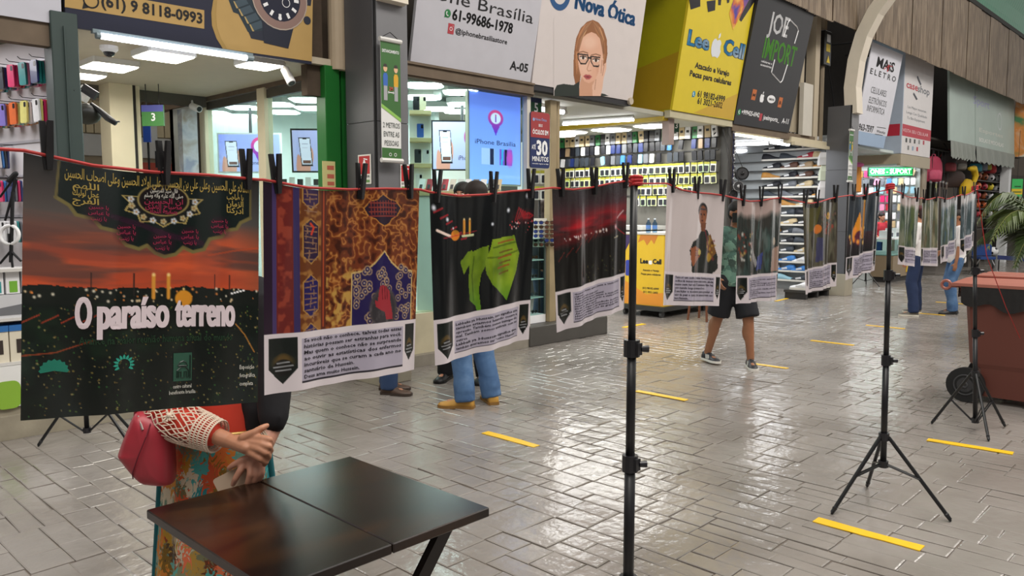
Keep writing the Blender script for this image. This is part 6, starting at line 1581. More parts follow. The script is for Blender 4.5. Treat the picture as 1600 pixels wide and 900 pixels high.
for k in range(44): cf.path([sleeve_pt(.83, 2 * math.pi * k / 44), sleeve_pt(1.0, 2 * math.pi * (k + .4) / 44)], .0019, 4)
put('cuff', cf, YARN, W1); bpy.data.objects['cuff']['kind'] = 'stuff'
lc = MB()
for k in range(10): lc.path([D(400 + k * 1.2, 668 + (k % 3) * 3, 2.58), D(404 + k * 1.9, 682 + (k % 2) * 5, 2.56), D(412 + k * 1.0, 690 - k, 2.555)], .0018, 4)
put('lace_cuff', lc, M('#a89a86', .9), W1); bpy.data.objects['lace_cuff']['kind'] = 'stuff'
# handbag
bf = face_frame(D(232, 700, 2.62), 8)
out = [(-.030, .135), (-.010, .137), (.02, .13), (.05, .115), (.072, .08), (.081, .02), (.084, -.06), (.080, -.118), (.074, -.126), (.04, -.126), (.0, -.122), (-.012, -.117), (-.05, -.085), (-.086, -.028), (-.092, -.014), (-.088, .0), (-.072, .04), (-.05, .09)]
bag = thing('handbag', "rose red leather handbag hanging at the woman's elbow", 'bag', bf.p(0, -.12))
def bagring(k, off): return [bf.p(x * k, y * (1 - (1 - k) * .7), off + (.012 * math.sin(i * 2.4) if .5 < k < .98 else 0)) for i, (x, y) in enumerate(out)]
o = put('body', MB().loft([bagring(.55, -.075), bagring(.85, -.062), bagring(1.0, -.02), bagring(1.0, .02), bagring(.86, .058), bagring(.5, .078)]), M('#a9333f', .4, var=.12, scale=9, bump=.15), bag, smooth=True)
sb = o.modifiers.new('round', 'SUBSURF'); sb.levels = 1; sb.render_levels = 1
put('seam', MB().path([bf.p(.03, .10, .066), bf.p(.02, .06, .084), bf.p(-.005, .0, .088), bf.p(-.03, -.06, .074), bf.p(-.036, -.086, .052)], .002, 5), M('#6e1d2c', .5), bag)
put('zip', MB().path([bf.p(-.012, .122, .05), bf.p(.0, .10, .066), bf.p(.008, .082, .074)], .0035, 5), M('#c9c2bc', .3, metal=.7), bag)
for q in (-.02, .02): put('handle', MB().path([bf.p(-.03, .11, q), bf.p(-.02, .19, q), bf.p(.02, .22, q), bf.p(.05, .19, q), bf.p(.05, .09, q)], .007, 8), M('#9c2f42', .4), bag, smooth=True)

# ================================================================== GOODS IN THE SHOPS
CNAME = {'#d4316a': 'hot pink', '#e58fb0': 'pale pink', '#b02a3a': 'red', '#1c1d24': 'black', '#27366e': 'navy', '#3f7fc4': 'blue', '#8fb8c8': 'pale blue', '#2f8f8f': 'teal', '#d8d27c': 'pale yellow',
         '#c9b48c': 'beige', '#7b6fb8': 'lilac', '#e4e4e6': 'white', '#6d7076': 'grey', '#5f6b32': 'olive', '#b5803a': 'golden', '#5a3a2c': 'brown', '#d86a34': 'orange', '#2f7a44': 'green', '#3a4048': 'charcoal', '#a98f70': 'tan'}
PLASTIC = tinted(.32, .3)
gr = random.Random(21)
def flatcase(name, cat, group, w, h, d, cut=True):
    t = thing(name, '', cat, (0, 0, 0), group)
    fr = Frame((0, 0, 0), (0, -1, 0), (0, 0, 1))          # faces -x, hangs below its hook
    put('shell', MB().prism(fr, rrect(-w / 2, -h, w / 2, 0, w * .16, 3), -d / 2, d / 2), PLASTIC, t)
    if cut: put('camera_cutout', MB().prism(fr, rrect(w * .08, -h * .28, w * .4, -h * .06, w * .08, 2), d / 2, d / 2 + .0015), M('#15151a', .3), t)
    return t
# --- first shop: cases stacked on long hooks along the wall
WD = Vector((-.193, .981, 0)); WN = Vector((-.981, -.193, 0)); WO = Vector((1.98, 6.56, 0))
wfr = Frame(WO + WD * 3.2, -WD, (0, 0, 1))
rows = [(60, 103, 'top'), (60, 162, 'second'), (40, 230, 'third'), (15, 284, 'fourth'), (10, 345, 'fifth')]
palettes = [['#27366e', '#3a4048', '#e58fb0', '#2f8f8f', '#1c1d24', '#b02a3a', '#d4316a', '#5f6b32'], ['#d8d27c', '#e4e4e6', '#7b6fb8', '#b02a3a', '#d8d27c', '#d4316a', '#b5803a', '#d86a34'], ['#3f7fc4', '#3a4048', '#8fb8c8', '#2f8f8f', '#7b6fb8', '#27366e'], ['#3f7fc4', '#d4316a', '#b02a3a', '#27366e', '#d86a34'], ['#2f8f8f', '#e4e4e6', '#1c1d24']]
CASE = Kind(flatcase('phone_case', 'phone case', 'phone cases on the wall of the far left shop', .092, .165, .014))
rack = thing('hook_rack', 'white wall panel with long black hooks full of phone cases', 'rack', WO)
for r_, (px, py, nm) in enumerate(rows):
    zt = on_fr(px, py, wfr)[1]
    put('rail', MB().obox(WO + WD * .02 + Vector((0, 0, zt + .03)) - WN * .0, WD, (0, 0, 1), WN, 2.6, .02, .012), M('#bdbcc2', .4, metal=.3), rack)
    n = (12, 12, 12, 9, 6)[r_]
    for k in range(4 if r_ == 2 else 0, n):
        p = WO + WD * (.10 + .17 * k + (.45 if r_ > 2 else 0)) + Vector((0, 0, zt))
        put('hook', MB().path([p + Vector((0, 0, .028)), p + WN * .15 + Vector((0, 0, .024)), p + WN * .17 + Vector((0, 0, .04))], .003, 5), M('#2a2a2e', .4), rack)
        pal = palettes[r_]; c0 = pal[(k * 3 + r_) % len(pal)]
        for j in range((6, 6, 5, 4, 3)[r_]):
            c = c0 if j == 0 else (gr.choice(pal) if gr.random() < .7 else gr.choice(list(CNAME)))
            CASE(p + WN * (.14 - .021 * j), '%s phone case, %s on the %s hook, %s row, far left shop' % (CNAME[c], ORD[j], ORD[k], nm), c, (gr.uniform(-.05, .05), gr.uniform(-.06, .02), math.atan2(-.193, -.981) - math.pi + gr.uniform(-.06, .06)))
# --- ring light on a small tripod, boxes and lower cupboard at the left edge
b = on_d(12, 415, 5.35)
t = thing('ring_light', 'small black tripod with a white ring light at the left edge', 'ring light', b)
q = lambda px, py: Vector(on_d(px, py, 5.3))
put('ring', MB().ring(q(15, 367), Vector(_FW), .062, .013, 28, 8), M('#f4f4f6', .3), t, smooth=True)
put('column', MB().tube(q(17, 410), q(20, 300), .012), BLK, t); put('head', MB().cap(q(24, 272), q(14, 282), .02, .016, 8).tube(q(20, 300), q(24, 275), .009), BLK, t)
for a, c in (((24, 275), (0, 308)), ((26, 280), (8, 345)), ((17, 392), (0, 412)), ((17, 392), (33, 408)), ((17, 395), (20, 418))): put('leg', MB().tube(q(*a), q(*c), .008, n=7), BLK, t)
put('phone_clamp', MB().box(q(15, 372) - Vector((.012, .01, .03)), q(15, 372) + Vector((.012, .01, .03))), BLK2, t)
x0, x1 = 1.30, 1.84
t = thing('shop_counter', 'white counter with shelves of boxes at the left edge', 'counter', (1.5, 6.5, .22))
zz = [on_v(15, y, 6.42)[2] for y in (655, 566, 497, 420)]
put('body', MB().box((x0, 6.62, .22), (x1, 6.66, zz[3])).box((x1 - .02, 6.42, .22), (x1, 6.66, zz[3])), PAPERW, t)
for z in zz: put('shelf', MB().box((x0, 6.41, z - .022), (x1, 6.64, z)), M('#d8d6d2', .4), t)
put('front_panel', MB().box((x0, 6.40, .23), (x1, 6.412, zz[1] - .025)), M('#f0f0ee', .35), t)
put('green_print', MB().prism(Frame((1.40, 6.398, zz[0] + .08)), rrect(0, 0, .16, .2, .05), 0, .002), M('#8db83c', .5), t)
for k in range(4):
    bx = MB().box((1.42 + .1 * k, 6.45, zz[2] + .17), (1.505 + .1 * k, 6.56, zz[2] + .335)); o = thing('gadget_box', '%s white gadget box with a %s print on the top shelf at the left edge' % (ORD[k], ('teal', 'green')[k % 2]), 'box', (1.46 + .1 * k, 6.5, zz[2] + .17), 'white gadget boxes at the left edge')
    put('carton', bx, PAPERW, o); put('print', MB().box((1.44 + .1 * k, 6.448, zz[2] + .18), (1.49 + .1 * k, 6.45, zz[2] + .26)), M(('#2f9a9a', '#7ab83c')[k % 2], .5), o)
o = thing('product_box', 'wide white and grey product box on the left edge counter', 'box', (1.55, 6.5, zz[2])); put('carton', MB().box((1.36, 6.43, zz[2]), (1.80, 6.6, zz[2] + .165)), M('#d5d6da', .4), o); put('print', MB().add([(1.38, 6.428, zz[2] + .02), (1.78, 6.428, zz[2] + .02), (1.78, 6.428, zz[2] + .12), (1.38, 6.428, zz[2] + .06)], [(0, 1, 2, 3)]), M('#77797e', .4), o)
for k in range(4):
    o = thing('product_box', '%s cream box with blue lid and device picture, left edge lower shelf' % ORD[k], 'box', (1.45 + .13 * k, 6.5, zz[1]), 'cream device boxes at the left edge')
    put('carton', MB().box((1.39 + .128 * k, 6.43, zz[1]), (1.51 + .128 * k, 6.6, zz[1] + .22)), M('#e4dcc8', .5), o); put('blue_lid', MB().box((1.388 + .128 * k, 6.425, zz[1] + .22), (1.512 + .128 * k, 6.6, zz[1] + .262)), M('#2f6fb4', .5), o)
    put('print', MB().box((1.43 + .128 * k, 6.427, zz[1] + .06), (1.475 + .128 * k, 6.43, zz[1] + .16)), M('#3a302c', .5), o)
# --- spotlight, dome and cameras, gimbal on the green post
t = thing('spotlight', 'small white ceiling spot in the far left shop', 'lamp', on_z(3, 76, 2.95)); c = Vector(on_z(4, 76, 2.95)); put('lamp_head', MB().tube(c, c - Vector((.03, .03, .08)), .03, .04, 12), PAPERW, t); put('lens', MB().tube(c - Vector((.03, .03, .08)), c - Vector((.031, .031, .084)), .034), emit('#ffffff', 12), t)
def camera_unit(lab, p, d, dome=False):
    t = thing('security_camera', lab, 'camera', p); p = Vector(p); d = Vector(d).normalized()
    if dome: put('base', MB().lathe(p, ((.07, 0), (.07, -.03), (.05, -.05)), 16), PAPERW, t); put('dome', MB().ell(p - Vector((0, 0, .05)), .045, .045, .04), M('#2a2a30', .1), t)
    else: put('housing', MB().tube(p, p + d * .16, .04, .04, 14), PAPERW, t); put('lens', MB().tube(p + d * .16, p + d * .165, .03, .03, 14), M('#111', .1), t); put('bracket', MB().tube(p + d * .03, p + Vector((.02, .08, .14)), .014).tube(p + Vector((.02, .08, .14)), p + Vector((.02, .08, .28)), .03), PAPERW, t)
camera_unit('white bullet camera above the whitewashed post', on_d(300, 166, 9.2), (.1, -1, -.3))
camera_unit('white dome camera on the passage ceiling', on_z(170, 72, 2.98), (0, 0, -1), True)
camera_unit('white camera under the right end of the watch sign', on_v(445, 108, 6.6), (.1, -.5, -.8))
camera_unit('white camera under the beam of the accessory shop', on_d(1115, 200, 12.9), (-.4, -.4, -.5))
t = thing('tube_guard', 'whitewashed old post with peeling paint behind the sign with a 3', 'post', on_d(297, 300, 9.3)); p = Vector(on_d(297, 300, 9.3)); put('post', MB().box((p.x - .09, p.y - .06, 0.0), (p.x + .09, p.y + .06, p.z + .95)), pattern('peeling_whitewash', [(.35, '#8a93a8'), (.5, '#b4b8c0'), (.65, '#8f8578')], 4, .8, .6), t)
gm = thing('selfie_gimbal', 'black selfie stick and speaker hung on the dark green post', 'gadget', on_d(150, 165, 6.4)); q = lambda px, py, d=6.4: Vector(on_d(px, py, d))
put('box', MB().obox(q(121, 152), (q(132, 136) - q(121, 152)).normalized(), (q(135, 161) - q(121, 152)).normalized(), -Vector(_FW), .11, .09, .05), M('#e4e2de', .4), gm)
put('box_face', MB().obox(q(127, 143, 6.34), (q(132, 136) - q(121, 152)).normalized(), (q(135, 161) - q(121, 152)).normalized(), -Vector(_FW), .07, .13, .03), BLK2, gm)
put('handle', MB().path([q(142, 162), q(155, 172), q(168, 184), q(181, 193)], [.014, .02, .028, .02], 10), BLK, gm, smooth=True); put('speaker', MB().ell(q(136, 178), .11, .07, .085, 18, 10), M('#26261f', .35), gm, smooth=True); put('strap', MB().path([q(128, 140), Vector((2.0, 6.36, 2.5))], .006, 5), INK, gm); put('trigger', MB().tube(q(180, 190), q(187, 190), .006), BLK, gm)
# --- ceiling lamps
def led_panel(lab, c, w, group, rot=0.0, drop=.06, s=7, colr='#fffaf0', chf=.18):
    t = thing('ceiling_lamp', lab, 'lamp', c); t['group'] = group
    ch = w * chf; P = [(-w / 2 + ch, -w / 2), (w / 2 - ch, -w / 2), (w / 2, -w / 2 + ch), (w / 2, w / 2 - ch), (w / 2 - ch, w / 2), (-w / 2 + ch, w / 2), (-w / 2, w / 2 - ch), (-w / 2, -w / 2 + ch)]
    P = [(x * math.cos(rot) - y * math.sin(rot), x * math.sin(rot) + y * math.cos(rot)) for x, y in P]
    c = Vector(c)
    put('tray', MB().loft([[c + Vector((x, y, 0)) for x, y in P], [c + Vector((x, y, drop)) for x, y in P]]), M('#d5d5d3', .4), t)
    put('diffuser', MB().loft([[c + Vector((x * .9, y * .9, -.012)) for x, y in P], [c + Vector((x * .95, y * .95, 0)) for x, y in P]]), emit(colr, s), t)
for i, (px, py) in enumerate(((171, 105), (256, 89), (131, 119), (255, 126), (328, 116), (405, 103))):
    led_panel('square white ceiling lamp, %s of the passage behind the watch sign' % ORD[i], on_z(px, py, 2.93 if i < 3 else (2.93 if i == 5 else 3.29)), .40 if i in (0, 1) else .33, 'passage ceiling lamps', 0, .05 if i not in (3, 4) else .05, 7, '#fff6e4', .03)
for i, (px, py) in enumerate(((431, 163), (442, 175), (481, 156), (487, 169), (379, 168), (333, 176), (351, 187), (380, 181), (663, 133), (661, 152), (720, 144), (725, 163), (717, 174), (685, 170))):
    led_panel('white octagonal ceiling lamp in the phone store, %s from its left pane' % ORD[i], on_z(px, py, 2.985 if i in (8, 10) else 2.94), .42, 'octagonal lamps of the phone store', .78, .06, 6, '#f4fffc')
for i, (px, py, w) in enumerate(((890, 207, .55), (955, 203, .6), (1020, 197, .55), (880, 212, .4))):
    led_panel('flat white ceiling panel, %s in the accessory shop' % ORD[i], on_z(px, py, 3.0), w, 'accessory shop ceiling panels', 0, .03, 7)
def tubelamp(lab, a, b, r=.022, s=9, colr='#f6f8ff', up=.088):
    t = thing('tube_light', lab, 'lamp', a); a, b = Vector(a), Vector(b)
    put('diffuser', MB().tube(a, b, r, n=10), emit(colr, s), t); put('batten', MB().tube(a + Vector((0, 0, r * 2)), b + Vector((0, 0, r * 2)), r * 1.3, n=6).tube(a.lerp(b, .5), a.lerp(b, .5) + Vector((0, 0, up)), .012, n=5), M('#c9c9c6', .4), t)
tubelamp('long white tube lamp under the yellow beam of the accessory shop', on_z(880, 194, 2.95), on_z(990, 187, 2.95))
tubelamp('white tube lamp under the black sign', (12.0, 6.46, 2.90), (13.6, 6.46, 2.90), .02, 8, '#fff2c8')
for i, (p, q_) in enumerate((((1146, 226), (1200, 224)), ((1150, 236), (1190, 235)), ((1205, 222), (1232, 226)))): tubelamp('bright tube lamp on the shoe shop ceiling, %s from the front' % ORD[i], on_z(*p, 2.98), on_z(*q_, 2.98), .03, 9, up=.055)
for i, (p, q_) in enumerate((((1338, 256), (1378, 253)), ((1380, 254), (1400, 254)))): tubelamp('tube lamp over the case shop, %s from the left' % ORD[i], on_z(*p, 2.95), on_z(*q_, 2.95), .035, 10)
for i, (p, q_) in enumerate((((228, 164), (270, 158)), ((258, 168), (290, 160)), ((276, 168), (300, 173)))): tubelamp('distant tube lamp, %s behind the passage' % ORD[i], on_z(*p, 3.2), on_z(*q_, 3.2), .03, 8)
# --- passage: blue poster, monitor
fr = face_frame(on_d(224, 222, 10.5), 0); t = thing('poster', 'blue poster beside the hanging sign with a 3', 'poster', fr.o); put('sheet', board(fr, .1, .24, .02), M('#2f5fd0', .4), t); put('pole', MB().tube(fr.p(.05, -fr.o.z, -.03), fr.p(.05, .1, -.03), .015), INK, t); put('pale_product', rectp(MB(), fr, .11, .0, .19, .22, .0), M('#c8ccd4', .4), t)
fr = face_frame(on_d(243, 262, 9.6), 0); t = thing('monitor', 'dark monitor showing a blue icon in the passage', 'screen', fr.o); put('case', board(fr, .17, .2, .03), M('#10141f', .3), t); put('stand_pole', MB().tube(fr.p(.08, -fr.o.z, -.04), fr.p(.08, .1, -.04), .015), INK, t); put('blue_icon', rectp(MB(), fr, .03, .1, .1, .15, .002), emit('#3aa0c8', .8), t)
# --- phone store fittings
fr = face_frame(on_d(641, 300, 8.9), 8)
t = thing('display_shelf', 'white lit shelf tower with beige boards behind the distancing banner', 'shelf', fr.o)
put('back', board(Frame(fr.p(0, -.9), fr.ex, fr.ey), .24, 1.8, .02), M('#eef2ef', .4), t)
for y in (.0, .27, .55, .85): put('board', MB().obox(fr.p(0, y, .0), fr.ex, fr.ey, fr.n, .24, .04, .16), M('#cdbd8f', .5), t)
for i, (x, y, c, n_) in enumerate(((.06, .05, '#d8dade', 'white'), (.05, .32, '#3a3d42', 'dark grey'), (.14, .32, '#cfd3d8', 'silver'), (.08, .6, '#3c5fae', 'blue'), (.04, .9, '#1c1d22', 'black'), (.11, .9, '#c9c2a8', 'cream'))):
    o = thing('phone', '%s phone standing on the %s board of the lit shelf tower' % (n_, ('lowest', 'second', 'second', 'third', 'top', 'top')[i]), 'phone', fr.p(x, y, .1), 'phones on the lit shelf tower')
    f2 = Frame(fr.p(x, y, .1), fr.ex, fr.ey); put('case', MB().prism(f2, rrect(0, 0, .075, .15, .01, 3), 0, .01), M(c, .3), o); put('camera_bump', MB().prism(f2, rrect(.045, .1, .07, .14, .006, 2), .01, .013), M('#17171a', .2), o)
fr = face_frame(on_d(650, 299, 8.6), 6)
t = thing('wall_shelf', 'beige shelf of leaning phone boxes below the wall screen', 'shelf', fr.o); put('board', MB().obox(fr.p(0, -.05, -.1), fr.ex, fr.ey, fr.n, .95, .05, .3), M('#cdbd8f', .5), t); put('lower_front', MB().obox(fr.p(0, -1.3, -.1), fr.ex, fr.ey, fr.n, .95, 1.25, .28), M('#dfe3dd', .5), t)
for i, c in enumerate(('#e4e4e6', '#b02a3a', '#e4e4e6', '#b02a3a', '#d8d6c8', '#c9d3cf', '#e4e4e6', '#6d7076', '#e4e4e6', '#3a4048', '#c9b48c')):
    x = .02 + .083 * i; o = thing('phone_box', 'leaning phone box, %s from the left on the shelf below the wall screen' % ORD[i], 'box', fr.p(x, 0, .1), 'leaning phone boxes'); e = (fr.ey * .9 - fr.n * .42 + fr.ex * .18).normalized()
    put('carton', MB().obox(fr.p(x, .005, .12), fr.ex, e, fr.ex.cross(e), .066, .13, .025), M(c, .4), o); put('label', MB().obox(fr.p(x + .015, .025, .146), fr.ex, e, fr.ex.cross(e), .03, .05, .003), M('#2c2c30', .4), o)
fr = face_frame(on_d(438, 290, 8.9), 2); t = thing('wall_shelf', 'white shelf of small goods seen through the left pane', 'shelf', fr.o); put('board', MB().obox(fr.p(0, -.04, -.1), fr.ex, fr.ey, fr.n, .6, .04, .25), PAPERW, t)
for i in range(6):
    o = thing('small_box', 'small dark and white box, %s on the shelf behind the left pane' % ORD[i], 'box', fr.p(.03 + .09 * i, 0, .05), 'boxes behind the left pane'); put('carton', MB().obox(fr.p(.03 + .09 * i, 0, .05), fr.ex, fr.ey, fr.n, .06, .07 + .02 * (i % 2), .03), M(('#26262a', '#d9d9d6')[i % 2], .4), o)
p = on_z(664, 566); t = thing('cabinet', 'cream cabinet with a round black hole on brown feet', 'cabinet', (p[0], p[1], 0)); mb = MB()
put('body', MB().box((p[0] - .16, p[1], .19), (p[0] + .20, p[1] + .35, .56), .006), CREAM, t); put('port', MB().disc((p[0] + .12, p[1] - .004, .46), (0, 1, 0), .035, .006), M('#141414', .5), t)
put('base', MB().box((p[0] - .17, p[1] - .01, .12), (p[0] + .22, p[1] + .36, .19)), M('#6a4630', .5), t)
for x, y in ((-.14, .02), (.16, .02), (-.14, .32), (.16, .32)): put('foot', MB().box((p[0] + x, p[1] + y, 0), (p[0] + x + .04, p[1] + y + .04, .12)), M('#5a3a28', .5), t)
# --- optician: packs, sunglasses board, glass case
BL = thing('blister_pack', '', 'accessory pack', (0, 0, 0), 'yellow topped accessory packs'); fb = Frame((0, 0, 0), (0, -1, 0), (0, 0, 1))
put('card', MB().prism(fb, rrect(-.055, -.17, .055, 0, .008, 2), -.004, .004), tinted(.3, .5), BL); put('header', MB().prism(fb, [(-.055, -.036), (.055, -.036), (.055, 0), (-.055, 0)], .004, .006), M('#aaa83a', .4), BL); put('product', MB().prism(fb, rrect(-.036, -.155, .036, -.06, .01, 2), .004, .016), M('#2c2e36', .3), BL)
PACK = Kind(BL)
fr = face_frame(on_d(831, 300, 10.0), 0); t = thing('pack_rack', 'small pegged rack beside the wooden door post', 'rack', fr.o); put('panel', board(Frame(fr.p(-.02, -.10), fr.ex, fr.ey), .27, .42, .02), M('#b7b4a6', .5), t); put('post', MB().tube(fr.p(.1, -fr.o.z, -.04), fr.p(.1, .3, -.04), .015), INK, t)
a_ = math.atan2(fr.n.y, fr.n.x) + math.pi
for r_ in range(2):
    for k in range(2): PACK(fr.p(.045 + .115 * k, .27 - .2 * r_, .02), 'yellow topped pack, %s in the %s row, small rack beside the wooden post' % (ORD[k], ORD[r_]), '#e6e6df', (0, 0, a_))
fr = face_frame(on_d(832, 386, 9.9), 0); t = thing('sunglasses_board', 'white board holding rows of sunglasses', 'rack', fr.o); put('panel', board(fr, .30, .36, .02), M('#d9d3c6', .4), t); put('leg', MB().tube(fr.p(.04, 1.31 - fr.o.z, -.03), fr.p(.04, .3, -.03), .012), INK, t); put('leg', MB().tube(fr.p(.24, 1.31 - fr.o.z, -.03), fr.p(.24, .3, -.03), .012), INK, t)
sg = thing('sunglasses', '', 'sunglasses', (0, 0, 0), 'sunglasses on the white board')
for s_ in (-1, 1): put('lens', MB().loft([[(s_ * .034 + .028 * math.cos(q_), -.006, .022 * math.sin(q_)) for q_ in [2 * math.pi * k / 12 for k in range(12)]], [(s_ * .034 + .024 * math.cos(q_), -.012, .019 * math.sin(q_)) for q_ in [2 * math.pi * k / 12 for k in range(12)]]]), tinted(.15, .5), sg)
put('frame', MB().path([(-.066, 0, .012), (-.034, -.008, .024), (0, -.01, .012), (.034, -.008, .024), (.066, 0, .012)], .004, 5).tube((-.066, 0, .012), (-.066, .05, .0), .003).tube((.066, 0, .012), (.066, .05, 0), .003), M('#1c1714', .3), sg)
SUN = Kind(sg); az = math.atan2(-fr.n.x, fr.n.y) + math.pi
for r_ in range(6):
    for k in range(2): SUN(fr.p(.072 + .138 * k, .03 + .055 * r_, .055), 'dark sunglasses, %s in the %s row up, white board' % (ORD[k], ORD[r_]), gr.choice(('#1c1d24', '#3a2a1c', '#27366e', '#5a3a2c')), (0, 0, az))
t = thing('display_case', 'glass display case with lit shelves beside the dark kerb', 'display case', (7.7, 6.6, .24))
put('base', MB().box((6.99, 6.56, .24), (7.43, 7.0, .34)), PAPERW, t); put('glass', MB().box((6.99, 6.56, .34), (7.0, 7.0, 1.3)).box((7.0, 6.56, .34), (7.42, 6.566, 1.3)), glass(), t)
for z in (.55, .78, 1.02, 1.29): put('shelf', MB().box((7.0, 6.58, z), (7.42, 7.0, z + .012)), M('#cfe0da', .15), t)
put('back', MB().box((7.0, 7.0, .34), (7.42, 7.02, 1.3)), M('#e8f2ec', .4), t); put('corner_post', MB().box((7.41, 6.555, .34), (7.43, 6.575, 1.3)), M('#5a5f5c', .4), t)
for r_, z in enumerate((.34, .562, .792, 1.032)):
    for k in range(3): SUN((7.06 + .14 * k, 6.68, z + .025), 'sunglasses lying in the glass case, %s on the %s shelf' % (ORD[k], ORD[r_]), gr.choice(('#3a4048', '#5a3a2c', '#1c1d24')), (0, 0, gr.uniform(-.2, .2)), 'sunglasses in the glass case')
# --- accessory shop wall
U = 11.72
def rowz(y, px=1000): return on_u(px, y, U)[2]
LC = Kind(flatcase('wall_phone_case', 'phone case', 'phone cases on the accessory shop wall', .088, .155, .03, False)); BX = thing('case_box', '', 'box', (0, 0, 0), 'boxed cases on the accessory shop wall')  # ordinary phone cases for the accessory shop wall
put('carton', MB().box((-.02, -.05, -.19), (.02, .05, 0)), tinted(.4, .2), BX); put('label', MB().box((-.022, -.025, -.09), (-.02, .025, -.05)), M('#2a2a2c', .4), BX); CB = Kind(BX)
rack = thing('hook_rack', 'long rail wall of hooks behind the hanging accessories', 'rack', (U, 8.2, 1.2))
dark = ['#1c1d24', '#27366e', '#3a4048', '#1c1d24', '#6d7076', '#8fb8c8', '#e4e4e6', '#a98f70', '#3f7fc4', '#1c1d24', '#3a4048', '#27366e', '#3a4048', '#1c1d24']
for r_, (y, kind, col) in enumerate(((206, 'box', 0), (224.5, 'case', 0), (242, 'case', 0), (258.5, 'pack', 1), (275, 'pack', 1), (290.5, 'pack', 2), (307, 'pack', 2))):
    z = rowz(y); n = 29 if r_ < 5 else 10; v0 = 6.64 if r_ < 5 else 7.05
    put('rail', MB().box((U - .005, 6.6, z + .005), (U + .015, 10.1, z + .02)), M('#4a4a4a', .4, metal=.5), rack)
    for k in range(n):
        v = v0 + .119 * k + gr.uniform(-.012, .012)
        if kind == 'case' and r_ and gr.random() < .05: continue
        c = gr.choice(dark) if r_ else gr.choice(['#c9b48c', '#e4e4e6', '#1c1d24', '#e4e4e6', '#6d7076', '#2f7a44', '#c9b48c'])
        rot = (gr.gauss(0, .06), 0, gr.gauss(0, .12)); p = (U - .06 - gr.uniform(0, .03), v, z)
        where = '%s from the front, %s row, accessory shop wall' % (ORD[k], ORD[r_])
        if kind == 'box': CB(p, '%s boxed case, %s' % (CNAME[c], where), c, rot)
        elif kind == 'case': LC(p, '%s phone case, %s' % (CNAME[c], where), c, rot)
        else: PACK(p, 'yellow topped pack, ' + where, gr.choice(('#e8e8e0', '#dfe4b0', '#d9e8a0', '#e8e8e0', '#cfe6c0')), rot)
        put('hook', MB().tube((U, v, z + .008), (U - .09, v, z + .006), .003, n=4), M('#8a8a8a', .3, metal=.8), rack)
t = thing('service_counter', 'grey white counter with a ledge at the back of the accessory shop', 'counter', (11.2, 7.4, 0)); p = on_d(985, 356, 13.2)
put('top', MB().box((10.9, 7.5, 1.33), (11.6, 9.6, 1.40)), M('#d2d4d2', .4), t); put('front', MB().box((10.95, 7.55, 0), (11.6, 9.55, 1.33)), M('#55585a', .5), t)
for i, (px, n_) in enumerate(((1013, 'left'), (1023, 'right'))):
    p = Vector(on_d(px, 364, 12.2)); p.z = 1.31; o = thing('water_bottle', 'clear water bottle, %s of the pair on the yellow kiosk' % n_, 'bottle', p); put('bottle', MB().lathe(p, ((.035, 0), (.038, .02), (.038, .14), (.015, .18), (.015, .2)), 12), glass('#b8d0e8', .1), o, smooth=True); put('cap', MB().tube(p + Vector((0, 0, .2)), p + Vector((0, 0, .222)), .017), M('#d9dde4', .4), o); put('label', MB().lathe(p, ((.0385, .06), (.0385, .11)), 12), M('#5a86c8', .5), o)
# yellow kiosk
t = thing('kiosk', 'yellow kiosk counter on a castor frame beside the nearest stand', 'kiosk', (10.9, 7.0, 0)); fr = Frame((10.28, 7.40, .17), (0, -1, 0), (0, 0, 1))
put('body', MB().box((10.28, 6.67, .17), (11.6, 7.40, 1.28), .004), M('#dcb427', .4), t); put('top', MB().box((10.26, 6.65, 1.28), (11.62, 7.42, 1.31)), M('#d8d4cc', .4), t)
put('amber_foot', MB().sheet(fr, [(.0, .01), (.73, .01), (.73, .22), (.42, .18), (.0, .38)], .002), M('#dd8f2c', .4), t); put('purple_corner', MB().sheet(fr, [(0, .82), (.16, 1.1), (0, 1.1)], .002), M('#3c2a5c', .4), t); put('print', MB().sheet(fr, [(.25, .98), (.3, 1.1), (.62, 1.1), (.55, .96), (.5, 1.03), (.42, .94), (.36, 1.03)], .002), M('#c87a2c', .4), t)
put('phone_print', MB().sheet(fr, rrect(.02, .45, .14, .70, .03), .002), M('#2f3f9c', .4), t)
mb = MB(); text(mb, fr.p, 'Lee', .3, .66, .07, .15, 'L', .05, .003); text(mb, fr.p, 'Cell', .53, .66, .07, .16, 'L', .05, .003); text(mb, fr.p, 'Atacado e Varejo', .5, .54, .03, .3, 'C', .02, .003); text(mb, fr.p, 'Peças para celulares', .5, .48, .03, .36, 'C', .02, .003); text(mb, fr.p, '(61) 98182-6999', .5, .26, .03, .3, 'C', .02, .003); text(mb, fr.p, '(61) 3021-2602', .5, .20, .03, .27, 'C', .02, .003)
put('lettering', mb, INK, t); put('fruit_emblem', MB().sheet(fr, apple_outline(.49, .68, .07), .003), PAPERW, t)
put('castor_frame', MB().box((10.22, 6.62, .10), (11.66, 7.46, .17)), M('#2b2c2a', .5), t)
for x, y in ((10.3, 6.7), (10.3, 7.38), (11.55, 6.7), (11.55, 7.38)): put('castor', MB().disc((x, y - .02, .05), (0, 1, 0), .05, .04, 14), M('#3a3a3a', .5), t)
p = on_z(1098, 500); t = thing('wooden_stool', 'brown wooden stool behind the pale poster of a boy', 'stool', (p[0], p[1], 0)); put('seat', MB().box((p[0] - .17, p[1] - .17, .58), (p[0] + .17, p[1] + .17, .62), .008), M('#6a3f28', .5), t)
for sx in (-1, 1):
    for sy in (-1, 1): put('leg', MB().tube((p[0] + sx * .12, p[1] + sy * .12, .58), (p[0] + sx * .16, p[1] + sy * .16, 0), .02, .018, 8), M('#6a3f28', .5), t)
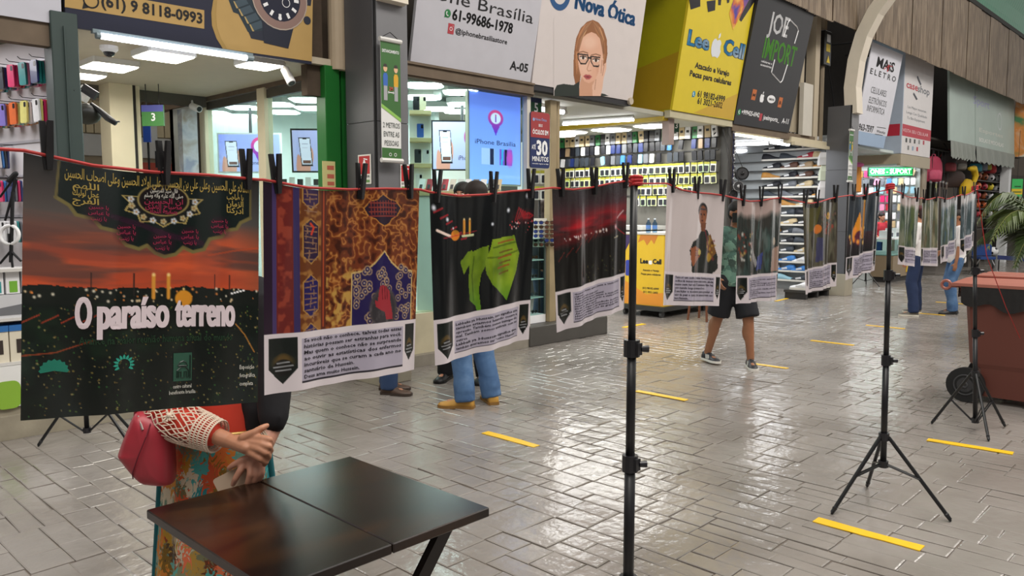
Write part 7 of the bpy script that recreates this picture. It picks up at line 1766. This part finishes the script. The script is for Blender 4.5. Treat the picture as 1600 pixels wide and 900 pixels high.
# --- speakers at the edge of the shoe shop
for i, (px, py, r, d, lab) in enumerate(((1160, 271, .105, 12.6, 'round black loudspeaker hanging at the left of the shoe shop'), (1154, 291, .085, 12.5, 'round silver and black loudspeaker below the black one'), (1146, 304, .07, 12.6, 'lowest black loudspeaker beside the metal upright'))):
    p = Vector(on_d(px, py, d)); n_ = -Vector(_FW); t = thing('loudspeaker', lab, 'speaker', p); put('cabinet', MB().tube(p - n_ * .12, p, r * .92, r, 22), BLK, t); put('rim', MB().ring(p, n_, r * .93, r * .08, 22, 6), M(('#232326', '#8f8f92', '#232326')[i], .3, metal=.4), t); put('cone', MB().disc(p + n_ * .002, n_, r * .8, .003, 22), M('#2c2c2f', .6), t); put('dust_cap', MB().ell(p + n_ * .005, r * .3, r * .3, r * .3), M(('#1a1a1c', '#b8b8bc', '#1a1a1c')[i], .3), t); put('hanger', MB().tube(p + Vector((0, 0, r * .9)), Vector((p.x, 6.45, 2.95)), .005), INK, t)
t = thing('key_chain_strip', 'strip of hanging silver trinkets along the metal upright', 'strip', (11.87, 6.40, 1.5))
put('strap', MB().box((11.86, 6.41, .9), (11.90, 6.42, 2.9)), M('#2c3050', .5), t)
for k in range(26): put('trinket', MB().ell((11.88 + gr.uniform(-.025, .025), 6.395, 1.2 + k * .064), .02, .012, .026, 8, 6), M(gr.choice(('#b8b8bc', '#8a8a90', '#4a4a52', '#d8d8dc')), .25, metal=.7), t)
# --- shoes
sh = thing('sneaker', '', 'shoe', (0, 0, 0), 'shoes on the shoe shop racks')
def rackshoe(t):
    L, W_, H_ = .27, .09, .10
    secs = [(0, .6, .6), (.06, .8, .98), (.22, .82, 1.0), (.38, .8, .9), (.55, .88, .66), (.72, 1.0, .5), (.87, .9, .42), (.97, .62, .34), (1.0, .34, .24)]
    A, B_ = [], []
    for l, w, h in secs:
        w_, h_ = W_ * .5 * w, H_ * h; x = (l - .5) * L
        A.append([(-w_, x, .015), (-w_ * .96, x, .015 + h_ * .5), (-w_ * .55, x, h_ * .95 + .01), (w_ * .55, x, h_ * .95 + .01), (w_ * .96, x, .015 + h_ * .5), (w_, x, .015)])
        B_.append([(-w_ * 1.1, x * 1.03, 0), (-w_ * 1.1, x * 1.03, .026), (w_ * 1.1, x * 1.03, .026), (w_ * 1.1, x * 1.03, 0)])
    put('upper', MB().loft(A), tinted(.6), t, smooth=True); put('sole', MB().loft(B_), M('#dcd8ce', .6), t)
    put('swoosh', MB().add([(-W_ * .47, -.03, .045), (-W_ * .49, .05, .035), (-W_ * .5, .055, .055), (-W_ * .45, -.02, .07)], [(0, 1, 2, 3)]), M('#d8d8d8', .5), t)
rackshoe(sh); SHOE = Kind(sh)
rk = thing('shoe_rack', 'tall white wall rack of shoes left of the second grey pillar', 'rack', (16.2, 7.2, 0))
cols = ['#1c1d24', '#3a4048', '#1c1d24', '#1c1d24', '#c9b48c', '#5a3a2c', '#1c1d24', '#3a4048', '#a98f70', '#1c1d24', '#3a4048', '#b5803a', '#b02a3a', '#c9b48c', '#1c1d24', '#6d7076']
for r_ in range(15):
    z = .17 + .196 * r_
    put('ledge', MB().box((16.08, 6.48, z - .006), (16.235, 8.9, z)), M('#4a4c4c', .5), rk)
    for k in range(4):
        c = gr.choice(cols) if r_ > 2 else gr.choice(('#e4e4e6', '#8fb8c8', '#3f7fc4', '#e4e4e6', '#3a4048'))
        SHOE((16.13, 6.70 + .36 * k + gr.uniform(-.03, .03), z), '%s shoe, %s from the front, %s ledge up, tall shoe rack' % (CNAME[c], ORD[k], ORD[r_]), c, (0, 0, gr.choice((0, 0, math.pi)) + gr.uniform(-.15, .35)), scale=1.5)
rk = thing('shoe_rack', 'white back wall rack of sneakers beside the loudspeakers', 'rack', (13.5, 8.9, 0))
for r_, y in enumerate((248, 264, 280, 296)):
    z = on_v(1175, y, 8.9)[2]
    put('ledge', MB().box((12.4, 8.75, z - .015), (15.9, 8.99, z)), M('#d5d9de', .3), rk)
    for k in range(9):
        c = gr.choice(('#1c1d24', '#e4e4e6', '#3a4048', '#e4e4e6', '#27366e', '#b02a3a', '#6d7076'))
        SHOE((13.0 + .33 * k, 8.84, z), '%s sneaker, %s from the left, %s ledge up, back wall rack' % (CNAME[c], ORD[k], ORD[3 - r_]), c, (0, 0, math.pi / 2 * gr.choice((1, -1)) + gr.uniform(-.2, .2)), scale=1.2)
t = thing('shoe_pallet', 'low dark stand with pale shoes at the foot of the second pillar', 'stand', (15.2, 6.3, 0)); put('deck', MB().box((14.3, 6.15, .12), (15.4, 6.6, .17)), M('#3a3836', .6), t)
for x in (14.35, 14.85, 15.33): put('block', MB().box((x - .04, 6.17, 0), (x + .04, 6.58, .12)), M('#2c2a29', .7), t)
for k in range(6): SHOE((14.42 + .17 * k, 6.32, .17), 'pale shoe, %s from the left on the low dark stand' % ORD[k], ('#e4e4e6', '#8fb8c8', '#3f7fc4')[k % 3], (0, 0, gr.uniform(-.3, .3)))
t = thing('carrier_bag', 'pale carrier bags and caps hanging at the edge of the second pillar', 'bag', on_d(1288, 300, 16.6))
for i, (px, y0, y1, w, c) in enumerate(((1286, 238, 258, .2, '#e8e6e4'), (1288, 258, 282, .22, '#d6dcc4'), (1286, 282, 310, .22, '#e4e0de'), (1297, 240, 262, .14, '#1f1c1c'), (1299, 262, 278, .12, '#c8654a'), (1297, 278, 296, .14, '#b3a25a'))):
    p, q_ = Vector(on_d(px, y0, 15.95)), Vector(on_d(px, y1, 15.95)); fr = face_frame(q_, 0); h = (p - q_).length
    put('bag', MB().loft([[fr.p(-w / 2, 0, -.06), fr.p(w / 2, 0, -.06), fr.p(w / 2, 0, .06), fr.p(-w / 2, 0, .06)], [fr.p(-w * .45, h * .6, -.05), fr.p(w * .45, h * .6, -.05), fr.p(w * .45, h * .6, .05), fr.p(-w * .45, h * .6, .05)], [fr.p(-w * .3, h, -.01), fr.p(w * .3, h, -.01), fr.p(w * .3, h, .01), fr.p(-w * .3, h, .01)]]), M(c, .5), t)
put('cord', MB().tube(Vector(on_d(1290, 238, 15.95)), Vector(on_d(1290, 225, 15.95)), .006), INK, t)
# --- case shop
U2 = 21.6; LC2 = Kind(flatcase('phone_case', 'phone case', 'phone cases on the case shop wall', .11, .17, .03, False))
pal = [['#d4316a', '#e4e4e6', '#d4316a', '#b5803a'], ['#3f7fc4', '#1c1d24', '#d8d27c', '#27366e', '#6d7076', '#e58fb0', '#2f7a44'], ['#3f7fc4', '#b02a3a', '#e4e4e6', '#8fb8c8', '#e4e4e6', '#2f8f8f'], ['#d4316a', '#e58fb0', '#d4316a', '#e4e4e6'], ['#b02a3a', '#b02a3a', '#7b6fb8', '#e58fb0'], ['#b02a3a', '#d4316a', '#e4e4e6'], ['#b02a3a', '#e4e4e6', '#d86a34', '#8fb8c8'], ['#d4316a', '#b02a3a', '#8fb8c8', '#e4e4e6'], ['#8fb8c8', '#e4e4e6', '#1c1d24']]
rk = thing('hook_rack', 'pale rail wall behind the coloured cases of the case shop', 'rack', (U2, 7.3, 1))
for r_ in range(9):
    z = on_u(1390, 266 + 13.2 * r_, U2)[2]; put('rail', MB().box((U2 - .005, 6.6, z + .01), (U2 + .03, 8.6, z + .03)), M('#b4b8b6', .4), rk)
    for k in (range(13) if r_ < 3 else range(2, 7)):
        c = gr.choice(pal[r_]) if k > 3 else gr.choice(('#e4e4e6', '#8fb8c8', '#6d7076', '#c9b48c', '#e4e4e6'))
        LC2((U2 - .06, 6.62 + .145 * k, z), '%s phone case, %s from the front, %s row, case shop wall' % (CNAME[c], ORD[k], ORD[r_]), c, (gr.choice((0, 0, .3)) if r_ < 3 else 0, 0, gr.gauss(0, .08)))
p = on_d(1385, 402, 18.6); t = thing('glass_counter', 'white glass topped counter in front of the case shop wall', 'counter', (p[0], p[1], 0)); x, y = p[0], p[1]
put('base', MB().box((x - .3, y - .25, .12), (x + 1.5, y + .25, .62)), M('#8d7b62', .5), t); put('glass_box', MB().box((x - .3, y - .25, .62), (x + 1.5, y + .25, 1.0)), glass('#d8ece8'), t); put('top', MB().box((x - .32, y - .27, 1.0), (x + 1.52, y + .27, 1.03)), PAPERW, t); put('inner_shelf', MB().box((x - .28, y - .22, .63), (x + 1.48, y + .24, .66)), M('#cfe4e4', .3), t); put('plinth', MB().box((x - .25, y - .2, 0), (x + 1.45, y + .2, .12)), M('#2a2826', .6), t); put('yellow_foot', MB().box((x + .62, y - .27, .2), (x + 1.45, y - .25, .42)), M('#e0b82c', .5), t)
for i in range(4):
    o = thing('appliance_box', 'white boxed gadget, %s from the left on the glass counter' % ORD[i], 'box', (x - .1 + .4 * i, y, 1.03), 'boxes on the glass counter'); put('carton', MB().box((x - .2 + .4 * i, y - .12, 1.03), (x + .08 + .4 * i, y + .12, 1.2 + .05 * (i % 2))), M('#d9e4e4', .4), o); put('picture', MB().box((x - .15 + .4 * i, y - .123, 1.06), (x + .02 + .4 * i, y - .12, 1.15)), M('#3a4654', .4), o)
t = thing('toy_display', 'orange and yellow toy display beside the LED sign', 'display', on_d(1336, 300, 18.5)); q = lambda px, py: Vector(on_d(px, py, 18.5))
put('panel', MB().tube(q(1336, 300), q(1338, 262), .14, .12, 10), M('#d88a2a', .5), t); put('pink_top', MB().ell(q(1338, 258), .17, .17, .07), M('#d864a0', .5), t)
put('stand_pole', MB().tube(q(1336, 300), Vector((q(1336, 300).x, q(1336, 300).y, 0)), .03), INK, t)

# ================================================================== SPORTS SHOP, BIN, PALM, SMALL THINGS
def spot(px, py, v=6.62): return Vector(on_v(px, py, v))
t = thing('hanging_rail', 'dark rail carrying the backpacks under the awning', 'rail', (25, 6.25, 3.1)); put('bar', MB().tube((22.3, 6.6, 3.3), (31.4, 6.6, 3.3), .02), INK, t)
for k in range(5): put('stay', MB().tube((22.6 + 1.8 * k, 6.6, 3.3), (22.6 + 1.8 * k, 6.75, 3.56), .012), INK, t)
def backpack(lab, px, y0, y1, col, pocket, w=.34, tot=False):
    a, b = spot(px, y0), spot(px, y1); h = (a - b).z; fr = face_frame(b, 14); t = thing('tote_bag' if tot else 'backpack', lab, 'bag', b); t['group'] = 'bags hung under the awning'
    R_ = []
    for y, kw, kd in ((0, .8, .6), (.06, 1, .9), (.4, 1.04, 1), (.75, .95, .85), (.93, .7, .6), (1, .4, .3)):
        R_.append([fr.p(w / 2 * kw * math.cos(q), h * y, .11 * kd * math.sin(q)) for q in [2 * math.pi * k / 14 for k in range(14)]])
    put('body', MB().loft(R_), M(col, .7, var=.2, scale=10), t, smooth=True)
    if not tot: put('pocket', MB().loft([[fr.p(w * .36 * kw * math.cos(q), h * y, .085 + .07 * kd * max(0, math.sin(q))) for q in [2 * math.pi * k / 14 for k in range(14)]] for y, kw, kd in ((.06, .8, .6), (.12, 1, 1), (.38, 1, 1), (.46, .7, .5))]), M(pocket, .7, var=.2, scale=14), t, smooth=True)
    put('handle', MB().path([fr.p(-.06, h * .97), fr.p(-.04, h * 1.08), fr.p(.04, h * 1.08), fr.p(.06, h * .97)], .012, 6), M(pocket, .7), t)
    put('hanger_cord', MB().tube(fr.p(0, h * 1.08), Vector((fr.p(0, 0).x, 6.6, 3.3)), .008), INK, t)
    for s_ in (-1, 1): put('strap', MB().path([fr.p(s_ * w * .25, h * .9, -.1), fr.p(s_ * w * .45, h * .5, -.16), fr.p(s_ * w * .3, h * .05, -.1)], .02, 5), M(pocket, .8), t)
FL = '#c23a5c'
backpack('pink flowered backpack hanging first under the awning', 1457, 244, 284, '#a83450', '#c0506c', .56)
backpack('black backpack with a dark red side strap, second under the awning', 1481, 236, 270, '#2a2222', '#7a2a30', .52)
backpack('grey and white patterned bag between the black backpacks', 1499, 244, 266, '#6c6460', '#a8a49c', .46)
backpack('big dark brown shopping bag below the grey bag', 1488, 266, 293, '#33231f', '#33231f', .85, True)
backpack('black backpack with a curved teal side panel', 1520, 239, 270, '#1c1f26', '#2a7c8c', .7)
backpack('navy and grey backpack right of the teal one', 1533, 243, 268, '#1f2638', '#7c8490', .4)
backpack('dark backpack with a yellow tag in the middle of the row', 1540, 244, 267, '#20262c', '#b8b04c', .36)
backpack('red backpack near the right end of the row', 1547, 248, 271, '#a82c34', '#c23a3c', .4)
backpack('black backpack right of the red one', 1555, 250, 271, '#1e1c20', '#38343a', .4)
backpack('charcoal backpack last in the row at the white pillar', 1562, 252, 272, '#28262a', '#44424a', .4)
p = spot(1506, 262); t = thing('scarf', 'yellow cloth hanging loose below the backpacks', 'cloth', p)
q = lambda px, py, o=0: spot(px, py) + Vector((0, -.24 - o, 0))
put('fold', MB().path([q(1500, 264), q(1507, 264), q(1510, 275), q(1506, 290), q(1502, 300)], [.05, .10, .09, .06, .03], 8), M('#d8b41c', .7), t, smooth=True); put('fold', MB().path([q(1494, 286, .05), q(1490, 296, .05), q(1487, 306, .05)], [.15, .16, .1], 8), M('#d2aa18', .7), t, smooth=True); put('cord', MB().tube(q(1503, 262), (q(1503, 262).x, 6.6, 3.3), .01), INK, t)
for i, (px, y0, y1, c, n_) in enumerate(((1453, 286, 312, '#3a4034', 'dark green'), (1461, 286, 322, '#b8ba7c', 'pale green'), (1467, 285, 315, '#5a4a48', 'brown'), (1472, 286, 314, '#3c3634', 'black'), (1478, 288, 312, '#6a5a52', 'grey'))):
    a, b = spot(px, y0, 6.62), spot(px, y1, 6.62); t = thing('belt', '%s belt hanging below the pink backpack' % n_, 'belt', b); put('strap', MB().box((b.x - .045, 6.61, b.z), (b.x + .045, 6.63, a.z)), M(c, .6), t); put('hook', MB().tube((b.x, 6.61, a.z + .05), (b.x, 6.6, 3.3), .008, n=5), INK, t); put('buckle', MB().box((b.x - .06, 6.605, a.z), (b.x + .06, 6.635, a.z + .06)), M('#9a9a9c', .3, metal=.8), t)
# ball rack
bp = thing('ball_rack', 'dark shelf rack of balls beside the white pillar', 'rack', (27.5, 6.5, 0))
bx0, bx1 = spot(1512, 300).x, spot(1571, 300).x
for y in (283, 298, 312, 326, 340, 356): put('shelf', MB().box((bx0, 6.5, spot(1540, y).z - .03), (bx1, 6.95, spot(1540, y).z)), M('#3a3633', .6), bp)
for x in (bx0, bx1): put('upright', MB().box((x - .03, 6.5, 0), (x + .03, 6.95, 2.9)), M('#3a3633', .6), bp)
bl = thing('ball', '', 'ball', (0, 0, 0), 'balls on the dark rack'); put('skin', MB().ell((0, 0, .13), .13, .13, .13, 16, 10), tinted(.4, .3), bl, smooth=True)
for k in range(7):
    a = 2 * math.pi * k / 6; d = Vector((math.cos(a) * .75, math.sin(a) * .75, .66)) if k < 6 else Vector((0, 0, 1)); d = Vector((d.x, d.y, d.z * (1 if k % 2 else -.35))).normalized()
    put('panel', MB().disc(Vector((0, 0, .13)) + d * .122, d, .04, .009, 6), M('#1d1d20', .5), bl)
BALL = Kind(bl)
nb = {'#a0522c': 'brown', '#e4e4e6': 'white and black', '#d8c42a': 'yellow', '#b02a3a': 'red', '#d86a34': 'orange', '#27366e': 'navy'}
for r_, (y, cs) in enumerate(((283, '#a0522c #a0522c #a0522c #e4e4e6 #e4e4e6 #d86a34'), (298, '#27366e #d86a34 #b02a3a #d8c42a #e4e4e6 #e4e4e6'), (312, '#d86a34 #b02a3a #a0522c #e4e4e6 #27366e #e4e4e6'), (326, '#b02a3a #d86a34 #d86a34 #e4e4e6 #d8c42a #e4e4e6'), (340, '#d86a34 #b02a3a #a0522c #e4e4e6 #d8c42a #27366e'))):
    for k, c in enumerate(cs.split()):
        BALL((bx0 + (bx1 - bx0) * (k + .5) / 6, 6.66, spot(1540, y).z + .012), '%s ball, %s from the left on the %s shelf of the ball rack' % (nb[c], ORD[k], ORD[r_]), c, (0, 0, gr.uniform(0, 6)), scale=.95)
for px, py, c, lab in ((1538, 384, '#d4316a', 'pink ball lying on the low table right of the far pole'), (1552, 395, '#e4e4e6', 'white and black ball beside the pink one')):
    p = on_d(px, py, 21.5); BALL((p[0], p[1], Vector(on_d(1542, 400, 21.5)).z), lab, c, (0, 0, 1), 'balls beside the far pole')
# low blue table
p = Vector(on_d(1542, 400, 21.5)); t = thing('low_table', 'low dark table holding the loose balls', 'table', (p.x, p.y, 0)); put('top', MB().box((p.x - .4, p.y - .3, p.z - .05), (p.x + .3, p.y + .3, p.z)), M('#2b2a2a', .6), t)
for sx, sy in ((-.35, -.25), (.25, -.25), (-.35, .25), (.25, .25)): put('leg', MB().box((p.x + sx, p.y + sy, 0), (p.x + sx + .04, p.y + sy + .04, p.z - .05)), M('#2b2a2a', .6), t)
p = Vector(on_d(1540, 398, 20.5)); t = thing('folding_chair', 'blue seated folding chair right of the far pole', 'chair', (p.x, p.y, 0)); fr = face_frame((p.x, p.y, 0), 0)
put('seat', MB().obox(fr.p(-.25, .42, -.2), fr.ex, fr.ey, fr.n, .5, .06, .42), M('#24427c', .5), t); put('backrest', MB().obox(fr.p(-.25, .5, -.2), fr.ex, fr.ey, fr.n, .5, .3, .04), M('#24427c', .5), t)
for x in (-.24, .24):
    put('leg', MB().tube(fr.p(x, .44, -.18), fr.p(x * 1.15, 0, .2), .015), M('#b8b8ba', .3, metal=.7), t); put('leg', MB().tube(fr.p(x, .44, .18), fr.p(x * 1.15, 0, -.2), .015), M('#b8b8ba', .3, metal=.7), t)
# barrier with a blue belt
a, b, c = Vector(on_d(1558, 402, 17.5)), Vector(on_d(1590, 404, 16.5)), Vector(on_d(1640, 408, 15.5))
t = thing('queue_barrier', 'blue belt barrier beneath the palm at the right edge', 'barrier', (b.x, b.y, 0))
for p in (a, b, c): put('post', MB().tube((p.x, p.y, 0.02), (p.x, p.y, p.z + .06), .025), M('#a8a8aa', .3, metal=.7), t); put('foot', MB().lathe((p.x, p.y, 0), ((.16, 0), (.16, .02), (.03, .04)), 16), M('#77777a', .4), t)
for p, q_ in ((a, b), (b, c)): put('belt', MB().loft([[p + Vector((0, 0, -.045)), p + Vector((0, 0, .045)), p + Vector((.008, .008, .045)), p + Vector((.008, .008, -.045))], [q_ + Vector((0, 0, -.045)), q_ + Vector((0, 0, .045)), q_ + Vector((.008, .008, .045)), q_ + Vector((.008, .008, -.045))]]), M('#22347c', .5), t)
# wheeled bin
BIN = M('#6a3a30', .5, var=.08, scale=3); BINL = M('#a4675a', .38, var=.06)
t = thing('wheeled_bin', 'large red-brown wheeled bin with a black liner at the right edge', 'bin', (7.8, 1.4, 0))
R_ = []
for z, va, vb, ua, ub in ((.06, 1.70, .86, 7.52, 8.12), (.30, 1.73, .80, 7.50, 8.15), (.34, 1.79, .80, 7.49, 8.16), (.96, 1.84, .74, 7.45, 8.2)):
    R_.append([(ua, va - .03, z), (ua, vb + .03, z), (ua + .03, vb, z), (ub - .03, vb, z), (ub, vb + .03, z), (ub, va - .03, z), (ub - .03, va, z), (ua + .03, va, z)])
put('body', MB().loft(R_), BIN, t)
put('rim', MB().box((7.42, .70, .95), (8.23, 1.87, .985), .006), BIN, t)
lid = put('lid', MB().loft([[(7.40, 1.93, .995), (7.40, .66, .995), (8.25, .66, .995), (8.25, 1.93, .995)], [(7.40, 1.93, 1.02), (7.40, .66, 1.02), (8.25, .66, 1.02), (8.25, 1.93, 1.02)], [(7.47, 1.84, 1.065), (7.47, .74, 1.075), (8.18, .74, 1.075), (8.18, 1.84, 1.065)]]), BINL, t)
for k in range(3): put('lid_rib', MB().box((7.56 + .2 * k, .78, 1.068), (7.66 + .2 * k, 1.8, 1.09), .006), BINL, lid)
put('hinge_ring', MB().ring((7.43, 1.98, 1.0), (1, 0, 0), .035, .013, 16, 6).box((7.42, 1.86, .98), (7.46, 1.96, 1.01)), BINL, t)
put('seam', MB().box((7.452, 1.26, .34), (7.475, 1.275, .95)), M('#54302a', .5), t)
A = []
for k in range(33):
    v = 1.86 - 1.14 * k / 32; A.append(v)
lo = [(7.432 - .012 * math.sin(k * 1.7), v, .955 - .10 - .14 * (k / 32) - .025 * math.sin(k * .8)) for k, v in enumerate(A)]; mi = [(7.42 + .014 * math.sin(k * 1.9), v, .955 - .05 - .05 * k / 32) for k, v in enumerate(A)]; hi = [(7.405, v, .996) for v in A]
put('bin_liner', MB().loft([hi, mi, lo], caps=False, close=False).loft([[(7.40, 1.875, .99), (8.2, 1.875, .99)], [(7.43, 1.885, .90), (8.2, 1.885, .88)]], caps=False, close=False), M('#232426', .25, var=.3, scale=12, bump=.8), t, smooth=True)
for u0 in (7.47, 8.14):
    w = put('wheel', MB().disc((u0 - .025, 1.80, .15), (1, 0, 0), .148, .05, 26, .055), M('#1c1c1d', .7), t); put('wheel_hub', MB().disc((u0 - .03, 1.80, .15), (1, 0, 0), .062, .06, 18), M('#3a3a3c', .45), w); put('wheel_rim', MB().ring((u0 - .026, 1.80, .15), (1, 0, 0), .085, .006, 24, 6).ring((u0 - .032, 1.80, .15), (1, 0, 0), .02, .008, 14, 6), M('#4a4a4c', .4), w)
put('axle', MB().tube((7.46, 1.80, .15), (8.16, 1.80, .15), .018), M('#3a3a3a', .4), t); put('lever', MB().tube((7.44, 1.22, .20), (7.41, .88, .30), .018), BLK, t); put('bolt', MB().tube((7.44, 1.02, .275), (7.40, 1.02, .275), .016), M('#a8553c', .5), t)
# palm
pc = Vector(on_d(1640, 500, 9.6)); t = thing('potted_palm', 'palm in a pot with arching fronds at the right edge', 'plant', (pc.x, pc.y, 0))
put('pot', MB().lathe((pc.x, pc.y, 0), ((.2, 0), (.27, .4), (.29, .42), (.29, .48), (.25, .48), (.24, .42)), 20), M('#7a4a36', .7), t, smooth=True); put('soil', MB().lathe((pc.x, pc.y, .42), ((.24, 0), (.24, .02)), 16), M('#2e231a', .9), t)
put('trunk', MB().path([(pc.x, pc.y, .42), (pc.x + .02, pc.y, .8), (pc.x, pc.y + .02, 1.05)], [.05, .04, .03], 8), M('#6a5a3a', .8), t)
LEAFM = [M('#3f4f26', .5, var=.3, scale=5), M('#515f2e', .5, var=.3, scale=5), M('#33421f', .5, var=.3, scale=5)]
for k in range(19):
    a = 2 * math.pi * k / 19 + gr.uniform(-.2, .2); r_ = gr.uniform(.7, 1.0); hgt = gr.uniform(.4, .95); d = Vector((math.cos(a), math.sin(a), 0))
    P_ = [Vector((pc.x, pc.y, 1.0)) + d * r_ * s + Vector((0, 0, hgt * math.sin(s * 2.3) * 1.1 - s * s * .45)) for s in [i / 12 for i in range(13)]]
    f = put('frond', MB().path(P_, [.012 * (1 - i / 14) for i in range(13)], 5), M('#7a7a3c', .6), t); LF = MB(); side = Vector((-d.y, d.x, 0))
    for i in range(2, 37):
        s = i / 37 * 12; j = min(11, int(s)); q = P_[j].lerp(P_[j + 1], s - j); L_ = .36 * math.sin(math.pi * min(1, .18 + i / 42)) + .05; tang = (P_[j + 1] - P_[j]).normalized()
        for sd in (-1, 1):
            dd = (side * sd * .85 + tang * .55 + Vector((0, 0, -.15))).normalized(); tip = q + dd * L_ + Vector((0, 0, -.35 * L_)); m = q + dd * L_ * .5 + Vector((0, 0, .0)); w_ = tang * .014
            LF.add([q - w_, q + w_, m + w_ * 1.2, tip, m - w_ * 1.2], [(0, 1, 2, 4), (4, 2, 3)])
    props(put('leaflets', LF, LEAFM[k % 3], f), kind='stuff')
# electric meter box and pipes between the black sign and the arch
p = on_v(1285, 95, 6.5); t = thing('meter_box', 'black electric box with yellow warning labels under the arch', 'box', p); x, z = p[0], p[2]
put('case', MB().box((x - .16, 6.4, z - .1), (x + .16, 6.56, z + .55), .01), M('#1a1a1b', .4), t); put('warning_label', MB().box((x - .08, 6.395, z + .16), (x + .1, 6.4, z + .3)), M('#d8bc2a', .5), t); put('warning_label', MB().add([(x - .06, 6.394, z - .05), (x + .1, 6.394, z - .05), (x + .02, 6.394, z + .09)], [(0, 1, 2)]), M('#d8bc2a', .5), t); put('white_label', MB().box((x - .06, 6.395, z + .34), (x + .1, 6.4, z + .48)), PAPERW, t)
put('conduit', MB().tube((x, 6.5, z + .55), (x, 6.5, z + 1.1), .07).tube((x, 6.5, z - .1), (x + .02, 6.5, z - 1.6), .05), M('#8a7c68', .6), t)
put('cable', MB().path([(x + .1, 6.42, z - .1), (x + .35, 6.4, z - .7), (x + .6, 6.4, z - 1.5)], .012, 5), INK, t)
structure('trim_60', MB().box((14.95, 6.42, 2.95), (15.15, 6.6, 5.3)), M('#b7aa94', .6)); structure('trim_61', MB().box((14.35, 6.36, 3.05), (14.75, 6.44, 4.0)), M('#c4bfb4', .5))
